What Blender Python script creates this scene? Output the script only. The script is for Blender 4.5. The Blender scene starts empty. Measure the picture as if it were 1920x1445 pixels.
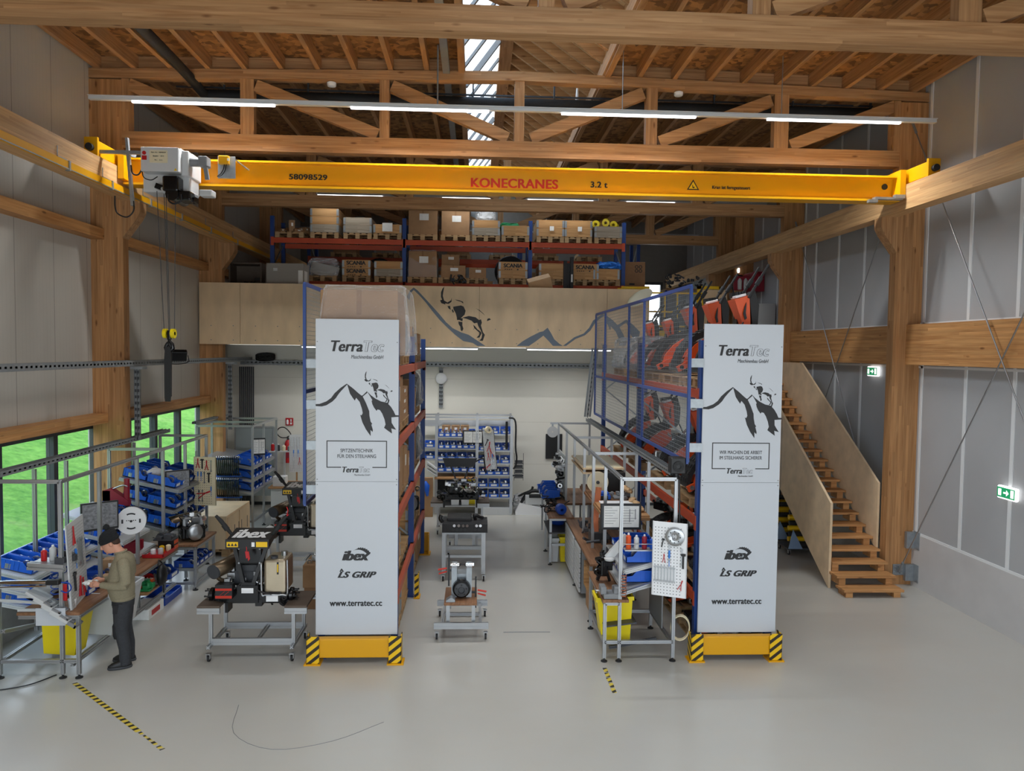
import bpy, bmesh, math, random
from mathutils import Vector, Matrix, Euler
S = bpy.context.scene
COL = S.collection
random.seed(7)
PI = math.pi
# ---------------------------------------------------------------- camera
cd = bpy.data.cameras.new('camera'); cam = bpy.data.objects.new('camera', cd); COL.objects.link(cam)
cd.sensor_fit = 'HORIZONTAL'; cd.sensor_width = 36.0; cd.lens = 36.0*1400/1920; cd.clip_end = 300
def cam_rot(yaw, pitch, roll):
    cy, sy, cp, sp = math.cos(yaw), math.sin(yaw), math.cos(pitch), math.sin(pitch)
    f = Vector((sy*cp, cy*cp, -sp)); r = Vector((cy, -sy, 0)); u = r.cross(f)
    r2 = r*math.cos(roll)+u*math.sin(roll); u2 = u*math.cos(roll)-r*math.sin(roll)
    return Matrix((r2, u2, -f)).transposed()
cam.matrix_world = Matrix.Translation((0, 0, 4.2)) @ cam_rot(.048639, .04611, .012167).to_4x4()
S.camera = cam
# ---------------------------------------------------------------- world and exposure
S.view_settings.view_transform = 'Standard'; S.view_settings.look = 'None'
S.view_settings.gamma = 1.0; S.view_settings.use_curve_mapping = False
S.view_settings.exposure = 0.0
w = bpy.data.worlds.new('sky'); S.world = w; w.use_nodes = True
nt = w.node_tree; nt.nodes.clear()
out = nt.nodes.new('ShaderNodeOutputWorld'); bg = nt.nodes.new('ShaderNodeBackground')
tc = nt.nodes.new('ShaderNodeTexCoord'); sx = nt.nodes.new('ShaderNodeSeparateXYZ'); cr = nt.nodes.new('ShaderNodeValToRGB')
nt.links.new(tc.outputs['Generated'], sx.inputs[0]); nt.links.new(sx.outputs['Z'], cr.inputs[0])
cr.color_ramp.elements[0].position = 0.0; cr.color_ramp.elements[0].color = (.92, .97, 1, 1)
cr.color_ramp.elements[1].position = .75; cr.color_ramp.elements[1].color = (.8, 1.1, 1.45, 1)
nt.links.new(cr.outputs[0], bg.inputs[0]); bg.inputs[1].default_value = 3.2
nt.links.new(bg.outputs[0], out.inputs[0])
TUBE_E = 4.5        # emission of the LED tubes
LAMP_W = 34.0       # watts per metre-ish of tube lamp
def area_lamp(name, loc, sx_, sy_, power, col=(.97, .99, 1), rot=(0, 0, 0)):
    l = bpy.data.lights.new(name, 'AREA'); l.shape = 'RECTANGLE'; l.size = sx_; l.size_y = sy_; l.energy = power; l.color = col; l.spread = math.radians(142)
    o = bpy.data.objects.new(name, l); o.location = loc; o.rotation_euler = rot; COL.objects.link(o); return o
# ---------------------------------------------------------------- builders
MATS = {}
FR = {}          # object -> world matrix of the thing's frame
def ident(): return Matrix.Identity(4)
class B:
    """collects shapes, then links them as one mesh object"""
    def __init__(s): s.bm = bmesh.new(); s.mi = 0
    def _new(s, verts, faces):
        vs = [s.bm.verts.new(v) for v in verts]
        for f in faces:
            try: s.bm.faces.new([vs[i] for i in f]).material_index = s.mi
            except ValueError: pass
        return vs
    def bx(s, x0, x1, y0, y1, z0, z1, M=None):
        v = [Vector((x, y, z)) for z in (z0, z1) for y in (y0, y1) for x in (x0, x1)]
        if M is not None: v = [M @ p for p in v]
        s._new(v, [(0, 2, 3, 1), (4, 5, 7, 6), (0, 1, 5, 4), (2, 6, 7, 3), (0, 4, 6, 2), (1, 3, 7, 5)]); return s
    def c(s, cx, cy, cz, sx, sy, sz, M=None):
        return s.bx(cx-sx/2, cx+sx/2, cy-sy/2, cy+sy/2, cz-sz/2, cz+sz/2, M)
    def bev(s, x0, x1, y0, y1, z0, z1, r=.01, M=None):
        """box with chamfered edges"""
        b = bmesh.new(); t = B(); t.bm.free(); t.bm = b; t.bx(x0, x1, y0, y1, z0, z1)
        bmesh.ops.bevel(b, geom=list(b.edges), offset=r, segments=2, affect='EDGES', profile=.5)
        s.merge(b, M); b.free(); return s
    def merge(s, b, M=None):
        b.verts.index_update(); mp = {}
        for v in b.verts: mp[v.index] = s.bm.verts.new(M @ v.co if M is not None else v.co)
        for f in b.faces:
            try: s.bm.faces.new([mp[v.index] for v in f.verts]).material_index = s.mi
            except ValueError: pass
    def bar(s, p, q, wd, ht, up=(0, 0, 1), prof=None):
        """straight bar of rectangular section from p to q (wd across, ht along up)"""
        p, q = Vector(p), Vector(q); d = (q-p).normalized(); u = Vector(up)
        if abs(d.dot(u)) > .999: u = Vector((0, 1, 0))
        a = d.cross(u).normalized(); u = a.cross(d)
        pr = prof or [(-.5, -.5), (.5, -.5), (.5, .5), (-.5, .5)]
        n = len(pr); vs = [p+a*x*wd+u*y*ht for x, y in pr]+[q+a*x*wd+u*y*ht for x, y in pr]
        s._new(vs, [tuple(range(n))[::-1], tuple(range(n, 2*n))]+[(i, (i+1) % n, n+(i+1) % n, n+i) for i in range(n)]); return s
    def alu(s, p, q, wd=.045, ht=None, up=(0, 0, 1)):
        """slotted aluminium extrusion"""
        g, e, dp = .13, .5, .3
        side = [(-.5, -.5), (-g, -.5), (-g, -.5+.22), (g, -.5+.22), (g, -.5)]
        pr = []
        for k in range(4):
            a = k*PI/2; ca, sa = round(math.cos(a)), round(math.sin(a))
            pr += [(x*ca-y*sa, x*sa+y*ca) for x, y in side]
        return s.bar(p, q, wd, ht or wd, up, pr)
    def tube(s, pts, r, n=8, cap=True):
        pts = [Vector(p) for p in pts]; rings = []
        if 3 <= len(pts) <= 12 and not isinstance(r, (list, tuple)):      # round the bends
            q = [pts[0]*2-pts[1]]+pts+[pts[-1]*2-pts[-2]]; out_ = []
            for i in range(1, len(q)-2):
                for k in range(4):
                    t = k/4; a, b, c_, d_ = q[i-1:i+3]
                    out_.append((b*2+(c_-a)*t+(a*2-b*5+c_*4-d_)*t*t+(b*3-a-c_*3+d_)*t*t*t)*.5)
            pts = out_+[pts[-1]]
        ref = None
        for i, p in enumerate(pts):
            d = ((pts[min(i+1, len(pts)-1)]-p).normalized()+(p-pts[max(i-1, 0)]).normalized())
            d = d.normalized() if d.length > 1e-6 else Vector((0, 0, 1))
            if ref is None: ref = Vector((0, 0, 1)) if abs(d.z) < .9 else Vector((1, 0, 0))
            a = d.cross(ref).normalized(); b_ = a.cross(d).normalized(); ref = b_
            rr = r[i] if isinstance(r, (list, tuple)) else r
            rings.append([s.bm.verts.new(p+(a*math.cos(t)+b_*math.sin(t))*rr) for t in [2*PI*k/n for k in range(n)]])
        for A, C_ in zip(rings, rings[1:]):
            for k in range(n):
                f = s.bm.faces.new((A[k], A[(k+1) % n], C_[(k+1) % n], C_[k])); f.material_index = s.mi; f.smooth = True
        if cap:
            for R_ in (rings[0], rings[-1]):
                s.bm.faces.new([s.bm.verts.new(v.co) for v in R_]).material_index = s.mi
        return s
    def cyl(s, p, q, r, n=20): 
        return s.tube([p, q], r, n)
    def lathe(s, prof, M=None, n=24):
        """prof: (radius, height) pairs turned about local z"""
        def ring(r, z): return [s.bm.verts.new((M or ident()) @ Vector((r*math.cos(2*PI*k/n), r*math.sin(2*PI*k/n), z))) for k in range(n)]
        A = ring(*prof[0])
        for i in range(1, len(prof)):
            C_ = ring(*prof[i])
            for k in range(n):
                f = s.bm.faces.new((A[k], A[(k+1) % n], C_[(k+1) % n], C_[k])); f.material_index = s.mi; f.smooth = True
            A = C_
            if i+1 < len(prof):      # keep sharp corners sharp
                d0 = Vector((prof[i][0]-prof[i-1][0], prof[i][1]-prof[i-1][1])); d1 = Vector((prof[i+1][0]-prof[i][0], prof[i+1][1]-prof[i][1]))
                if d0.length > 1e-6 and d1.length > 1e-6 and d0.angle(d1) > .7: A = ring(*prof[i])
        for r, z in (prof[0], prof[-1]):
            if r > .0015 and prof[0][0] != prof[-1][0] or len(prof) < 4:
                s.bm.faces.new(ring(r, z)).material_index = s.mi
        return s
    def prism(s, poly, d0, d1, axis='y', M=None):
        """polygon extruded along an axis: poly in (x,z) for y, (y,z) for x, (x,y) for z"""
        f = {'y': lambda a, b, d: (a, d, b), 'x': lambda a, b, d: (d, a, b), 'z': lambda a, b, d: (a, b, d)}[axis]
        v = [Vector(f(a, b, d)) for d in (d0, d1) for a, b in poly]
        if M is not None: v = [M @ p for p in v]
        n = len(poly)
        s._new(v, [tuple(range(n)), tuple(range(n, 2*n))[::-1]]+[(i, n+i, n+(i+1) % n, (i+1) % n) for i in range(n)]); return s
    def ball(s, c_, r, n=12, sc=(1, 1, 1), jit=0, M=None):
        b = bmesh.new(); bmesh.ops.create_icosphere(b, subdivisions=2 if n < 14 else 3, radius=1)
        for v in b.verts:
            k = 1+random.uniform(-jit, jit)
            v.co = Vector((v.co.x*r*sc[0]*k, v.co.y*r*sc[1]*k, v.co.z*r*sc[2]*k))+Vector(c_)
        for f in b.faces: f.smooth = True
        n0 = len(s.bm.faces); s.merge(b, M); b.free(); s.bm.faces.ensure_lookup_table()
        for f in s.bm.faces[n0:]: f.smooth = True
        return s
    def xf(s, M): s.bm.transform(M); return s
    def ob(s, name, m, parent=None, smooth=False):
        me = bpy.data.meshes.new(name)
        bmesh.ops.recalc_face_normals(s.bm, faces=list(s.bm.faces))
        if parent is not None and parent in FR:
            s.bm.transform(FR[parent].inverted())
        s.bm.to_mesh(me); s.bm.free()
        if smooth:
            for p in me.polygons: p.use_smooth = True
        for k in (m if isinstance(m, (list, tuple)) else [m]): me.materials.append(MATS[k] if isinstance(k, str) else k)
        o = bpy.data.objects.new(name, me); COL.objects.link(o)
        if parent is not None:
            o.parent = parent; FR[o] = FR.get(parent, ident())
        else: FR[o] = ident()
        return o
def tag(o, label=None, cat=None, group=None, kind=None):
    if label: o['label'] = label
    if cat: o['category'] = cat
    if group: o['group'] = group
    if kind: o['kind'] = kind
    return o
def thing(name, label, cat, loc=(0, 0, 0), rz=0, group=None):
    o = bpy.data.objects.new(name, None); COL.objects.link(o); o.empty_display_size = .1
    o.location = loc; o.rotation_euler = (0, 0, rz)
    FR[o] = Matrix.Translation(loc) @ Matrix.Rotation(rz, 4, 'Z')
    return tag(o, label, cat, group)
def kids(o): return [c for c in bpy.data.objects if c.parent == o]
KID = {}
def dup(root, loc, rz=0, label=None, sc=None, group=None, swap=None, rot=None):
    """copy of a thing with copies of its parts and sub-parts"""
    if root not in KID: KID[root] = [(c, kids(c)) for c in kids(root)]
    r = root.copy(); COL.objects.link(r); r.location = loc; r.rotation_euler = rot or (0, 0, rz)
    if sc is not None: r.scale = (sc, sc, sc) if isinstance(sc, (int, float)) else sc
    if label: r['label'] = label
    if group: r['group'] = group
    for ch, gs in KID[root]:
        c = ch.copy(); COL.objects.link(c); c.parent = r
        for g in gs:
            d = g.copy(); COL.objects.link(d); d.parent = c
    FR[r] = Matrix.LocRotScale(Vector(loc), Euler(rot or (0, 0, rz)), r.scale)
    return r
_proto = []
def place_first(root, loc, rz=0, label=None, sc=None, rot=None):
    root.location = loc; root.rotation_euler = rot or (0, 0, rz)
    if sc is not None: root.scale = (sc, sc, sc) if isinstance(sc, (int, float)) else sc
    if label: root['label'] = label
    return root
class Proto:
    """first call moves the built thing itself, later calls copy it"""
    def __init__(s, root): s.r = root; s.used = False; KID[root] = [(c, kids(c)) for c in kids(root)]
    def __call__(s, loc, rz=0, label=None, sc=None, rot=None, group=None):
        if not s.used:
            s.used = True; place_first(s.r, loc, rz, label, sc, rot)
            if group: s.r['group'] = group
            s.base = None
            return s.r
        return dup(s.r, loc, rz, label, (1, 1, 1) if sc is None else sc, group=group, rot=rot)
def text(name, body, m, parent, M, size=.1, align='CENTER', depth=.003, shear=0, bold=0, sx_=1.0, spacing=1.0, width=None, fat=0.0, inset=0.0):
    """lettering as a thin mesh; width fits its length, fat thickens the stems sideways"""
    cu = bpy.data.curves.new(name, 'FONT'); cu.body = body; cu.size = size; cu.align_x = 'LEFT' if width else align; cu.align_y = 'CENTER'
    cu.extrude = depth/2; cu.shear = shear; cu.offset = bold; cu.space_character = spacing
    o = bpy.data.objects.new(name, cu); COL.objects.link(o)
    dg = bpy.context.evaluated_depsgraph_get(); me = bpy.data.meshes.new_from_object(o.evaluated_get(dg))
    bpy.data.objects.remove(o); bpy.data.curves.remove(cu)
    if fat:
        b = bmesh.new()
        for k in [i/4 for i in range(-4, 5)]:
            n0 = len(b.verts); b.from_mesh(me); b.verts.ensure_lookup_table()
            for v in b.verts[n0:]: v.co.x += k*fat*size*.5; v.co.z += k*.0004
        b.to_mesh(me); b.free()
    if width:
        xs = [v.co.x for v in me.vertices]; w0 = max(xs)-min(xs); f = width/w0; c_ = {'LEFT': min(xs), 'CENTER': (min(xs)+max(xs))/2}[align]
        me.transform(Matrix.Diagonal((f, 1, 1, 1)) @ Matrix.Translation((-c_, 0, 0)))
    else: me.transform(Matrix.Diagonal((sx_, 1, 1, 1)))
    me.transform(FR.get(parent, ident()).inverted() @ M)
    me.materials.clear(); me.materials.append(MATS[m])
    o = bpy.data.objects.new(name, me); COL.objects.link(o); o.parent = parent; FR[o] = FR.get(parent, ident()); return o
def facing(x, y, z, rz=0):     # text frame: upright, read from -Y
    return Matrix.Translation((x, y, z)) @ Matrix.Rotation(rz, 4, 'Z') @ Matrix.Rotation(PI/2, 4, 'X')
# ---------------------------------------------------------------- materials
def srgb(r, g, b):
    f = lambda c: (c/255/12.92) if c/255 <= .04045 else ((c/255+.055)/1.055)**2.4
    return (f(r), f(g), f(b), 1)
def mat(name, rgb, rough=.5, metal=0.0, var=0.0, scale=6.0, bump=0.0, emit=0.0, alpha=1.0, trans=0.0, coat=0.0, spec=None, stretch=None):
    m = bpy.data.materials.new(name); m.use_nodes = True; nt = m.node_tree; p = nt.nodes['Principled BSDF']
    col = srgb(*rgb); p.inputs['Base Color'].default_value = col; p.inputs['Roughness'].default_value = rough; p.inputs['Metallic'].default_value = metal
    if spec is not None: p.inputs['Specular IOR Level'].default_value = spec
    if coat: p.inputs['Coat Weight'].default_value = coat
    if emit: p.inputs['Emission Color'].default_value = col; p.inputs['Emission Strength'].default_value = emit
    if alpha < 1: p.inputs['Alpha'].default_value = alpha
    if trans: p.inputs['Transmission Weight'].default_value = trans
    if var or bump:
        t = nt.nodes.new('ShaderNodeTexCoord'); n = nt.nodes.new('ShaderNodeTexNoise'); n.inputs['Scale'].default_value = scale; n.inputs['Detail'].default_value = 4
        src = t.outputs['Object']
        if stretch:
            mp = nt.nodes.new('ShaderNodeMapping'); mp.inputs['Scale'].default_value = stretch; nt.links.new(src, mp.inputs[0]); src = mp.outputs[0]
        nt.links.new(src, n.inputs['Vector'])
        if var:
            c = nt.nodes.new('ShaderNodeValToRGB')
            c.color_ramp.elements[0].position = .3; c.color_ramp.elements[1].position = .7
            c.color_ramp.elements[0].color = tuple(max(0, x*(1-var)) for x in col[:3])+(1,)
            c.color_ramp.elements[1].color = tuple(min(1, x*(1+var)) for x in col[:3])+(1,)
            nt.links.new(n.outputs[0], c.inputs[0]); nt.links.new(c.outputs[0], p.inputs['Base Color'])
        if bump:
            b = nt.nodes.new('ShaderNodeBump'); b.inputs['Strength'].default_value = bump; b.inputs['Distance'].default_value = .02
            nt.links.new(n.outputs[0], b.inputs['Height']); nt.links.new(b.outputs[0], p.inputs['Normal'])
    MATS[name] = m; return m
def mnode(nt, op, a, b=None):
    n = nt.nodes.new('ShaderNodeMath'); n.operation = op
    for i, v in enumerate((a, b)):
        if v is None: continue
        if isinstance(v, (int, float)): n.inputs[i].default_value = v
        else: nt.links.new(v, n.inputs[i])
    return n.outputs[0]
def mixc(nt, fac, a, b, mode='MIX'):
    n = nt.nodes.new('ShaderNodeMix'); n.data_type = 'RGBA'; n.blend_type = mode
    if isinstance(fac, (int, float)): n.inputs[0].default_value = fac
    else: nt.links.new(fac, n.inputs[0])
    for i, v in ((6, a), (7, b)):
        if isinstance(v, tuple): n.inputs[i].default_value = v
        else: nt.links.new(v, n.inputs[i])
    return n.outputs[2]
def wood(name, axis, c1, c2, lam='z', lamw=.042, rough=.55, knots=True, dark=(.35)):
    """spruce glulam: grain along axis, lamellae stacked along lam"""
    m = bpy.data.materials.new(name); m.use_nodes = True; nt = m.node_tree; p = nt.nodes['Principled BSDF']; p.inputs['Roughness'].default_value = rough
    p.inputs['Specular IOR Level'].default_value = .3
    t = nt.nodes.new('ShaderNodeTexCoord'); sep = nt.nodes.new('ShaderNodeSeparateXYZ'); nt.links.new(t.outputs['Object'], sep.inputs[0])
    ax = 'xyz'.index(axis); lx = 'xyz'.index(lam)
    sc = [14, 14, 14]; sc[ax] = .7
    mp = nt.nodes.new('ShaderNodeMapping'); mp.inputs['Scale'].default_value = sc; nt.links.new(t.outputs['Object'], mp.inputs[0])
    # lamella id
    lid = mnode(nt, 'FLOOR', mnode(nt, 'DIVIDE', sep.outputs[lx], lamw)); seg = mnode(nt, 'FLOOR', mnode(nt, 'ADD', mnode(nt, 'MULTIPLY', sep.outputs[ax], .31), mnode(nt, 'MULTIPLY', lid, .37)))
    cv = nt.nodes.new('ShaderNodeCombineXYZ'); nt.links.new(lid, cv.inputs[0]); nt.links.new(seg, cv.inputs[1])
    wn = nt.nodes.new('ShaderNodeTexWhiteNoise'); wn.noise_dimensions = '2D'; nt.links.new(cv.outputs[0], wn.inputs['Vector'])
    off = nt.nodes.new('ShaderNodeVectorMath'); off.operation = 'ADD'; nt.links.new(mp.outputs[0], off.inputs[0])
    sc2 = nt.nodes.new('ShaderNodeVectorMath'); sc2.operation = 'SCALE'; nt.links.new(wn.outputs['Color'], sc2.inputs[0]); sc2.inputs['Scale'].default_value = 20
    nt.links.new(sc2.outputs[0], off.inputs[1])
    n = nt.nodes.new('ShaderNodeTexNoise'); n.inputs['Scale'].default_value = 1.6; n.inputs['Detail'].default_value = 5; n.inputs['Distortion'].default_value = .6; nt.links.new(off.outputs[0], n.inputs['Vector'])
    r = nt.nodes.new('ShaderNodeValToRGB'); r.color_ramp.elements[0].position = .32; r.color_ramp.elements[1].position = .68
    r.color_ramp.elements[0].color = srgb(*c1); r.color_ramp.elements[1].color = srgb(*c2); nt.links.new(n.outputs[0], r.inputs[0])
    tint = mnode(nt, 'ADD', mnode(nt, 'MULTIPLY', wn.outputs['Value'], .28), .84)
    hs = nt.nodes.new('ShaderNodeHueSaturation'); nt.links.new(tint, hs.inputs['Value']); nt.links.new(r.outputs[0], hs.inputs['Color'])
    colr = hs.outputs[0]
    if knots:
        ks = [5.5, 5.5, 5.5]; ks[ax] = 1.7
        mk = nt.nodes.new('ShaderNodeMapping'); mk.inputs['Scale'].default_value = ks; nt.links.new(t.outputs['Object'], mk.inputs[0])
        v = nt.nodes.new('ShaderNodeTexVoronoi'); v.inputs['Scale'].default_value = 1.0; nt.links.new(mk.outputs[0], v.inputs['Vector'])
        k = nt.nodes.new('ShaderNodeValToRGB'); k.color_ramp.elements[0].position = .05; k.color_ramp.elements[1].position = .13
        k.color_ramp.elements[0].color = (1, 1, 1, 1); k.color_ramp.elements[1].color = (0, 0, 0, 1); nt.links.new(v.outputs['Distance'], k.inputs[0])
        colr = mixc(nt, mnode(nt, 'MULTIPLY', k.outputs[0], .75), colr, srgb(92, 52, 24))
    nt.links.new(colr, p.inputs['Base Color'])
    b = nt.nodes.new('ShaderNodeBump'); b.inputs['Strength'].default_value = .08; nt.links.new(n.outputs[0], b.inputs['Height']); nt.links.new(b.outputs[0], p.inputs['Normal'])
    MATS[name] = m
WL, WD = (176, 128, 78), (214, 168, 112)
for a in 'xyz':
    wood('wood_'+a, a, (152, 109, 70), (184, 142, 99), lam={'x': 'z', 'y': 'z', 'z': 'x'}[a])
wood('column_wood', 'z', (162, 115, 72), (192, 144, 97), lam='x', lamw=.05)
wood('rail_wood', 'y', (170, 118, 70), (200, 150, 96), lam='z', lamw=.045)
wood('beam_wood', 'y', (186, 144, 98), (208, 170, 122), lam='z', lamw=.035, knots=False)
wood('stair_wood', 'x', (168, 118, 72), (200, 150, 98), lam='y', lamw=.06)
wood('pallet_wood', 'x', (162, 130, 92), (192, 160, 118), lam='y', lamw=.1)
wood('bench_wood', 'y', (120, 84, 58), (150, 110, 80), lam='x', lamw=.12, knots=False)
wood('crate_wood', 'x', (166, 122, 76), (196, 154, 104), lam='z', lamw=.2)
wood('old_crate_wood', 'x', (136, 124, 108), (170, 158, 140), lam='z', lamw=.2)
mat('plywood', (230, 202, 162), .55, var=.10, scale=3.5, stretch=(1, 1, .35))
mat('stair_ply', (220, 194, 158), .55, var=.10, scale=4)
# OSB board
def osb():
    m = bpy.data.materials.new('osb'); m.use_nodes = True; nt = m.node_tree; p = nt.nodes['Principled BSDF']; p.inputs['Roughness'].default_value = .7
    t = nt.nodes.new('ShaderNodeTexCoord'); mp = nt.nodes.new('ShaderNodeMapping'); mp.inputs['Scale'].default_value = (16, 16, 16); nt.links.new(t.outputs['Object'], mp.inputs[0])
    nz = nt.nodes.new('ShaderNodeTexNoise'); nz.inputs['Scale'].default_value = .5; nt.links.new(mp.outputs[0], nz.inputs['Vector'])
    mx = mixc(nt, .35, mp.outputs[0], nz.outputs['Color'])
    v = nt.nodes.new('ShaderNodeTexVoronoi'); v.inputs['Scale'].default_value = 1.0; nt.links.new(mx, v.inputs['Vector'])
    v.inputs['Randomness'].default_value = 1
    r = nt.nodes.new('ShaderNodeValToRGB'); e = r.color_ramp.elements; e[0].color = srgb(100, 68, 39); e[1].color = srgb(160, 116, 70); e[0].position = .1; e[1].position = .9
    sp = nt.nodes.new('ShaderNodeSeparateXYZ'); nt.links.new(v.outputs['Color'], sp.inputs[0]); nt.links.new(sp.outputs[0], r.inputs[0]); nt.links.new(r.outputs[0], p.inputs['Base Color'])
    MATS['osb'] = m
osb()
def seams(name, rgb, axis, pitch, off, line, wdt=.012, rough=.5, var=.03, groove=0.0):
    """wall panel with thin joint lines every pitch metres along an axis"""
    m = mat(name, rgb, rough, var=var, scale=1.2); nt = m.node_tree; p = nt.nodes['Principled BSDF']
    t = nt.nodes.new('ShaderNodeTexCoord'); sp = nt.nodes.new('ShaderNodeSeparateXYZ'); nt.links.new(t.outputs['Object'], sp.inputs[0])
    def lines(pit, o, wd):
        f = mnode(nt, 'FRACT', mnode(nt, 'DIVIDE', mnode(nt, 'ADD', sp.outputs['xyz'.index(axis)], -o), pit))
        return mnode(nt, 'LESS_THAN', f, wd/pit)
    src = p.inputs['Base Color'].links[0].from_socket
    if groove: src = mixc(nt, mnode(nt, 'MULTIPLY', lines(groove, off, groove*.12), .10), src, srgb(*line))
    nt.links.new(mixc(nt, lines(pitch, off, wdt), src, srgb(*line)), p.inputs['Base Color'])
seams('wall_panel', (188, 184, 175), 'y', 1.0, .06, (138, 134, 126), .014, groove=.09)
seams('fibre_panel', (174, 175, 176), 'y', 1.12, 10.76, (174, 175, 176), .0)
mat('white_strip', (226, 228, 228), .5)
seams('back_wall_white', (226, 223, 212), 'z', 1.15, 1.12, (208, 204, 192), .012, rough=.6, var=.015)
mat('slab_grey', (196, 196, 192), .6, var=.03)  # even pale grey of the mezzanine slab
mat('dark_panel', (120, 116, 110), .6, var=.05)
mat('concrete', (150, 148, 144), .8, var=.15, scale=4, bump=.2)
mat('light_concrete', (196, 194, 192), .6, var=.05, scale=2)
# floor coating: light grey resin with faint blotches and thin scuffs
def floor_mat():
    m = mat('floor_resin', (184, 182, 175), .2, var=.03, scale=.5); nt = m.node_tree; p = nt.nodes['Principled BSDF']
    p.inputs['Specular IOR Level'].default_value = .38
    t = nt.nodes.new('ShaderNodeTexCoord'); n = nt.nodes.new('ShaderNodeTexNoise'); n.inputs['Scale'].default_value = 2.4; n.inputs['Detail'].default_value = 6
    nt.links.new(t.outputs['Object'], n.inputs['Vector'])
    r = nt.nodes.new('ShaderNodeMapRange'); r.inputs[3].default_value = .16; r.inputs[4].default_value = .34; nt.links.new(n.outputs[0], r.inputs[0]); p.inputs['Roughness'].default_value = .23
    mp = nt.nodes.new('ShaderNodeMapping'); mp.inputs['Scale'].default_value = (1.5, 3.2, 1); mp.inputs['Rotation'].default_value = (0, 0, .3); nt.links.new(t.outputs['Object'], mp.inputs[0])
    n2 = nt.nodes.new('ShaderNodeTexNoise'); n2.inputs['Scale'].default_value = 1.1; n2.inputs['Detail'].default_value = 3; nt.links.new(mp.outputs[0], n2.inputs['Vector'])
    k = nt.nodes.new('ShaderNodeValToRGB'); k.color_ramp.elements[0].position = .35; k.color_ramp.elements[1].position = .85; nt.links.new(n2.outputs[0], k.inputs[0])
    src = p.inputs['Base Color'].links[0].from_socket
    nt.links.new(mixc(nt, mnode(nt, 'MULTIPLY', k.outputs[0], .14), src, srgb(182, 172, 152)), p.inputs['Base Color'])
    b = nt.nodes.new('ShaderNodeBump'); b.inputs['Strength'].default_value = .012; b.inputs['Distance'].default_value = .02; nt.links.new(n.outputs[0], b.inputs['Height']); nt.links.new(b.outputs[0], p.inputs['Normal'])
floor_mat()
def grass():
    m = mat('grass', (118, 160, 70), .9); nt = m.node_tree; p = nt.nodes['Principled BSDF']; p.inputs['Specular IOR Level'].default_value = .1
    t = nt.nodes.new('ShaderNodeTexCoord')
    def ns(sc, det, rough=.6):
        n = nt.nodes.new('ShaderNodeTexNoise'); n.inputs['Scale'].default_value = sc; n.inputs['Detail'].default_value = det; n.inputs['Roughness'].default_value = rough; nt.links.new(t.outputs['Object'], n.inputs['Vector']); return n.outputs[0]
    def rp(src, a, b, c1, c2):
        r = nt.nodes.new('ShaderNodeValToRGB'); e = r.color_ramp.elements; e[0].position = a; e[1].position = b; e[0].color = c1; e[1].color = c2; nt.links.new(src, r.inputs[0]); return r.outputs[0]
    fine = rp(ns(5.0, 8, .8), .36, .64, srgb(44, 84, 20), srgb(128, 166, 74))
    mid = rp(ns(.9, 4), .35, .65, srgb(66, 124, 34), srgb(108, 156, 58))
    a = mixc(nt, .55, mid, fine)
    dry = rp(ns(.55, 5, .7), .54, .68, (0, 0, 0, 1), (1, 1, 1, 1))
    a = mixc(nt, mnode(nt, 'MULTIPLY', dry, .5), a, srgb(138, 142, 88)); nt.links.new(a, p.inputs['Base Color'])
grass()
def hazard(name, bright, dark, ang=1, w=.09, axes=('x', 'z')):
    m = bpy.data.materials.new(name); m.use_nodes = True; nt = m.node_tree; p = nt.nodes['Principled BSDF']; p.inputs['Roughness'].default_value = .4
    t = nt.nodes.new('ShaderNodeTexCoord'); sp = nt.nodes.new('ShaderNodeSeparateXYZ'); nt.links.new(t.outputs['Object'], sp.inputs[0])
    a = mnode(nt, 'MULTIPLY', sp.outputs['xyz'.index(axes[0])], float(ang)); q = mnode(nt, 'ADD', a, mnode(nt, 'MULTIPLY', sp.outputs['xyz'.index(axes[1])], -1.25))
    if axes == ('x', 'z'): q = mnode(nt, 'ADD', q, mnode(nt, 'MULTIPLY', sp.outputs[1], float(ang)))
    f = mnode(nt, 'LESS_THAN', mnode(nt, 'FRACT', mnode(nt, 'DIVIDE', q, w*2)), .45)
    nt.links.new(mixc(nt, f, srgb(*bright), srgb(*dark)), p.inputs['Base Color']); MATS[name] = m
hazard('hazard', (238, 190, 10), (40, 30, 14), 1, .075)
hazard('floor_tape', (214, 190, 70), (40, 38, 34), 1, .085, ('x', 'y'))
mat('glass', (235, 242, 245), .02, alpha=.05, spec=.5)
mat('anthracite', (52, 56, 60), .5)
mat('alu', (176, 178, 180), .36, metal=.7, var=.03)
mat('alu_dark', (120, 122, 124), .45, metal=.6)
mat('galv', (158, 164, 168), .42, metal=.65, var=.1, scale=14)
mat('tray_grey', (142, 146, 148), .5, metal=.4, var=.05)
mat('steel', (176, 178, 180), .28, metal=.9)
mat('chrome', (215, 215, 215), .12, metal=1.0)
mat('crane_yellow', (222, 160, 0), .38)
mat('safety_yellow', (240, 194, 10), .4)
mat('bin_yellow', (240, 216, 14), .42)
mat('red', (186, 26, 32), .4); mat('logo_red', (196, 44, 20), .45)
mat('dark_red', (140, 24, 44), .4)
mat('orange', (222, 84, 30), .38); mat('rack_orange', (196, 76, 38), .45); mat('rack_orange_dull', (178, 84, 58), .5)
mat('rack_blue', (26, 62, 128), .42); mat('mesh_blue', (60, 84, 152), .45)
mat('bin_blue', (24, 92, 200), .38); mat('bin_blue_dark', (18, 66, 160), .4); mat('tote_grey_blue', (140, 166, 198), .45); mat('sky_blue', (40, 120, 210), .5)
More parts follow.
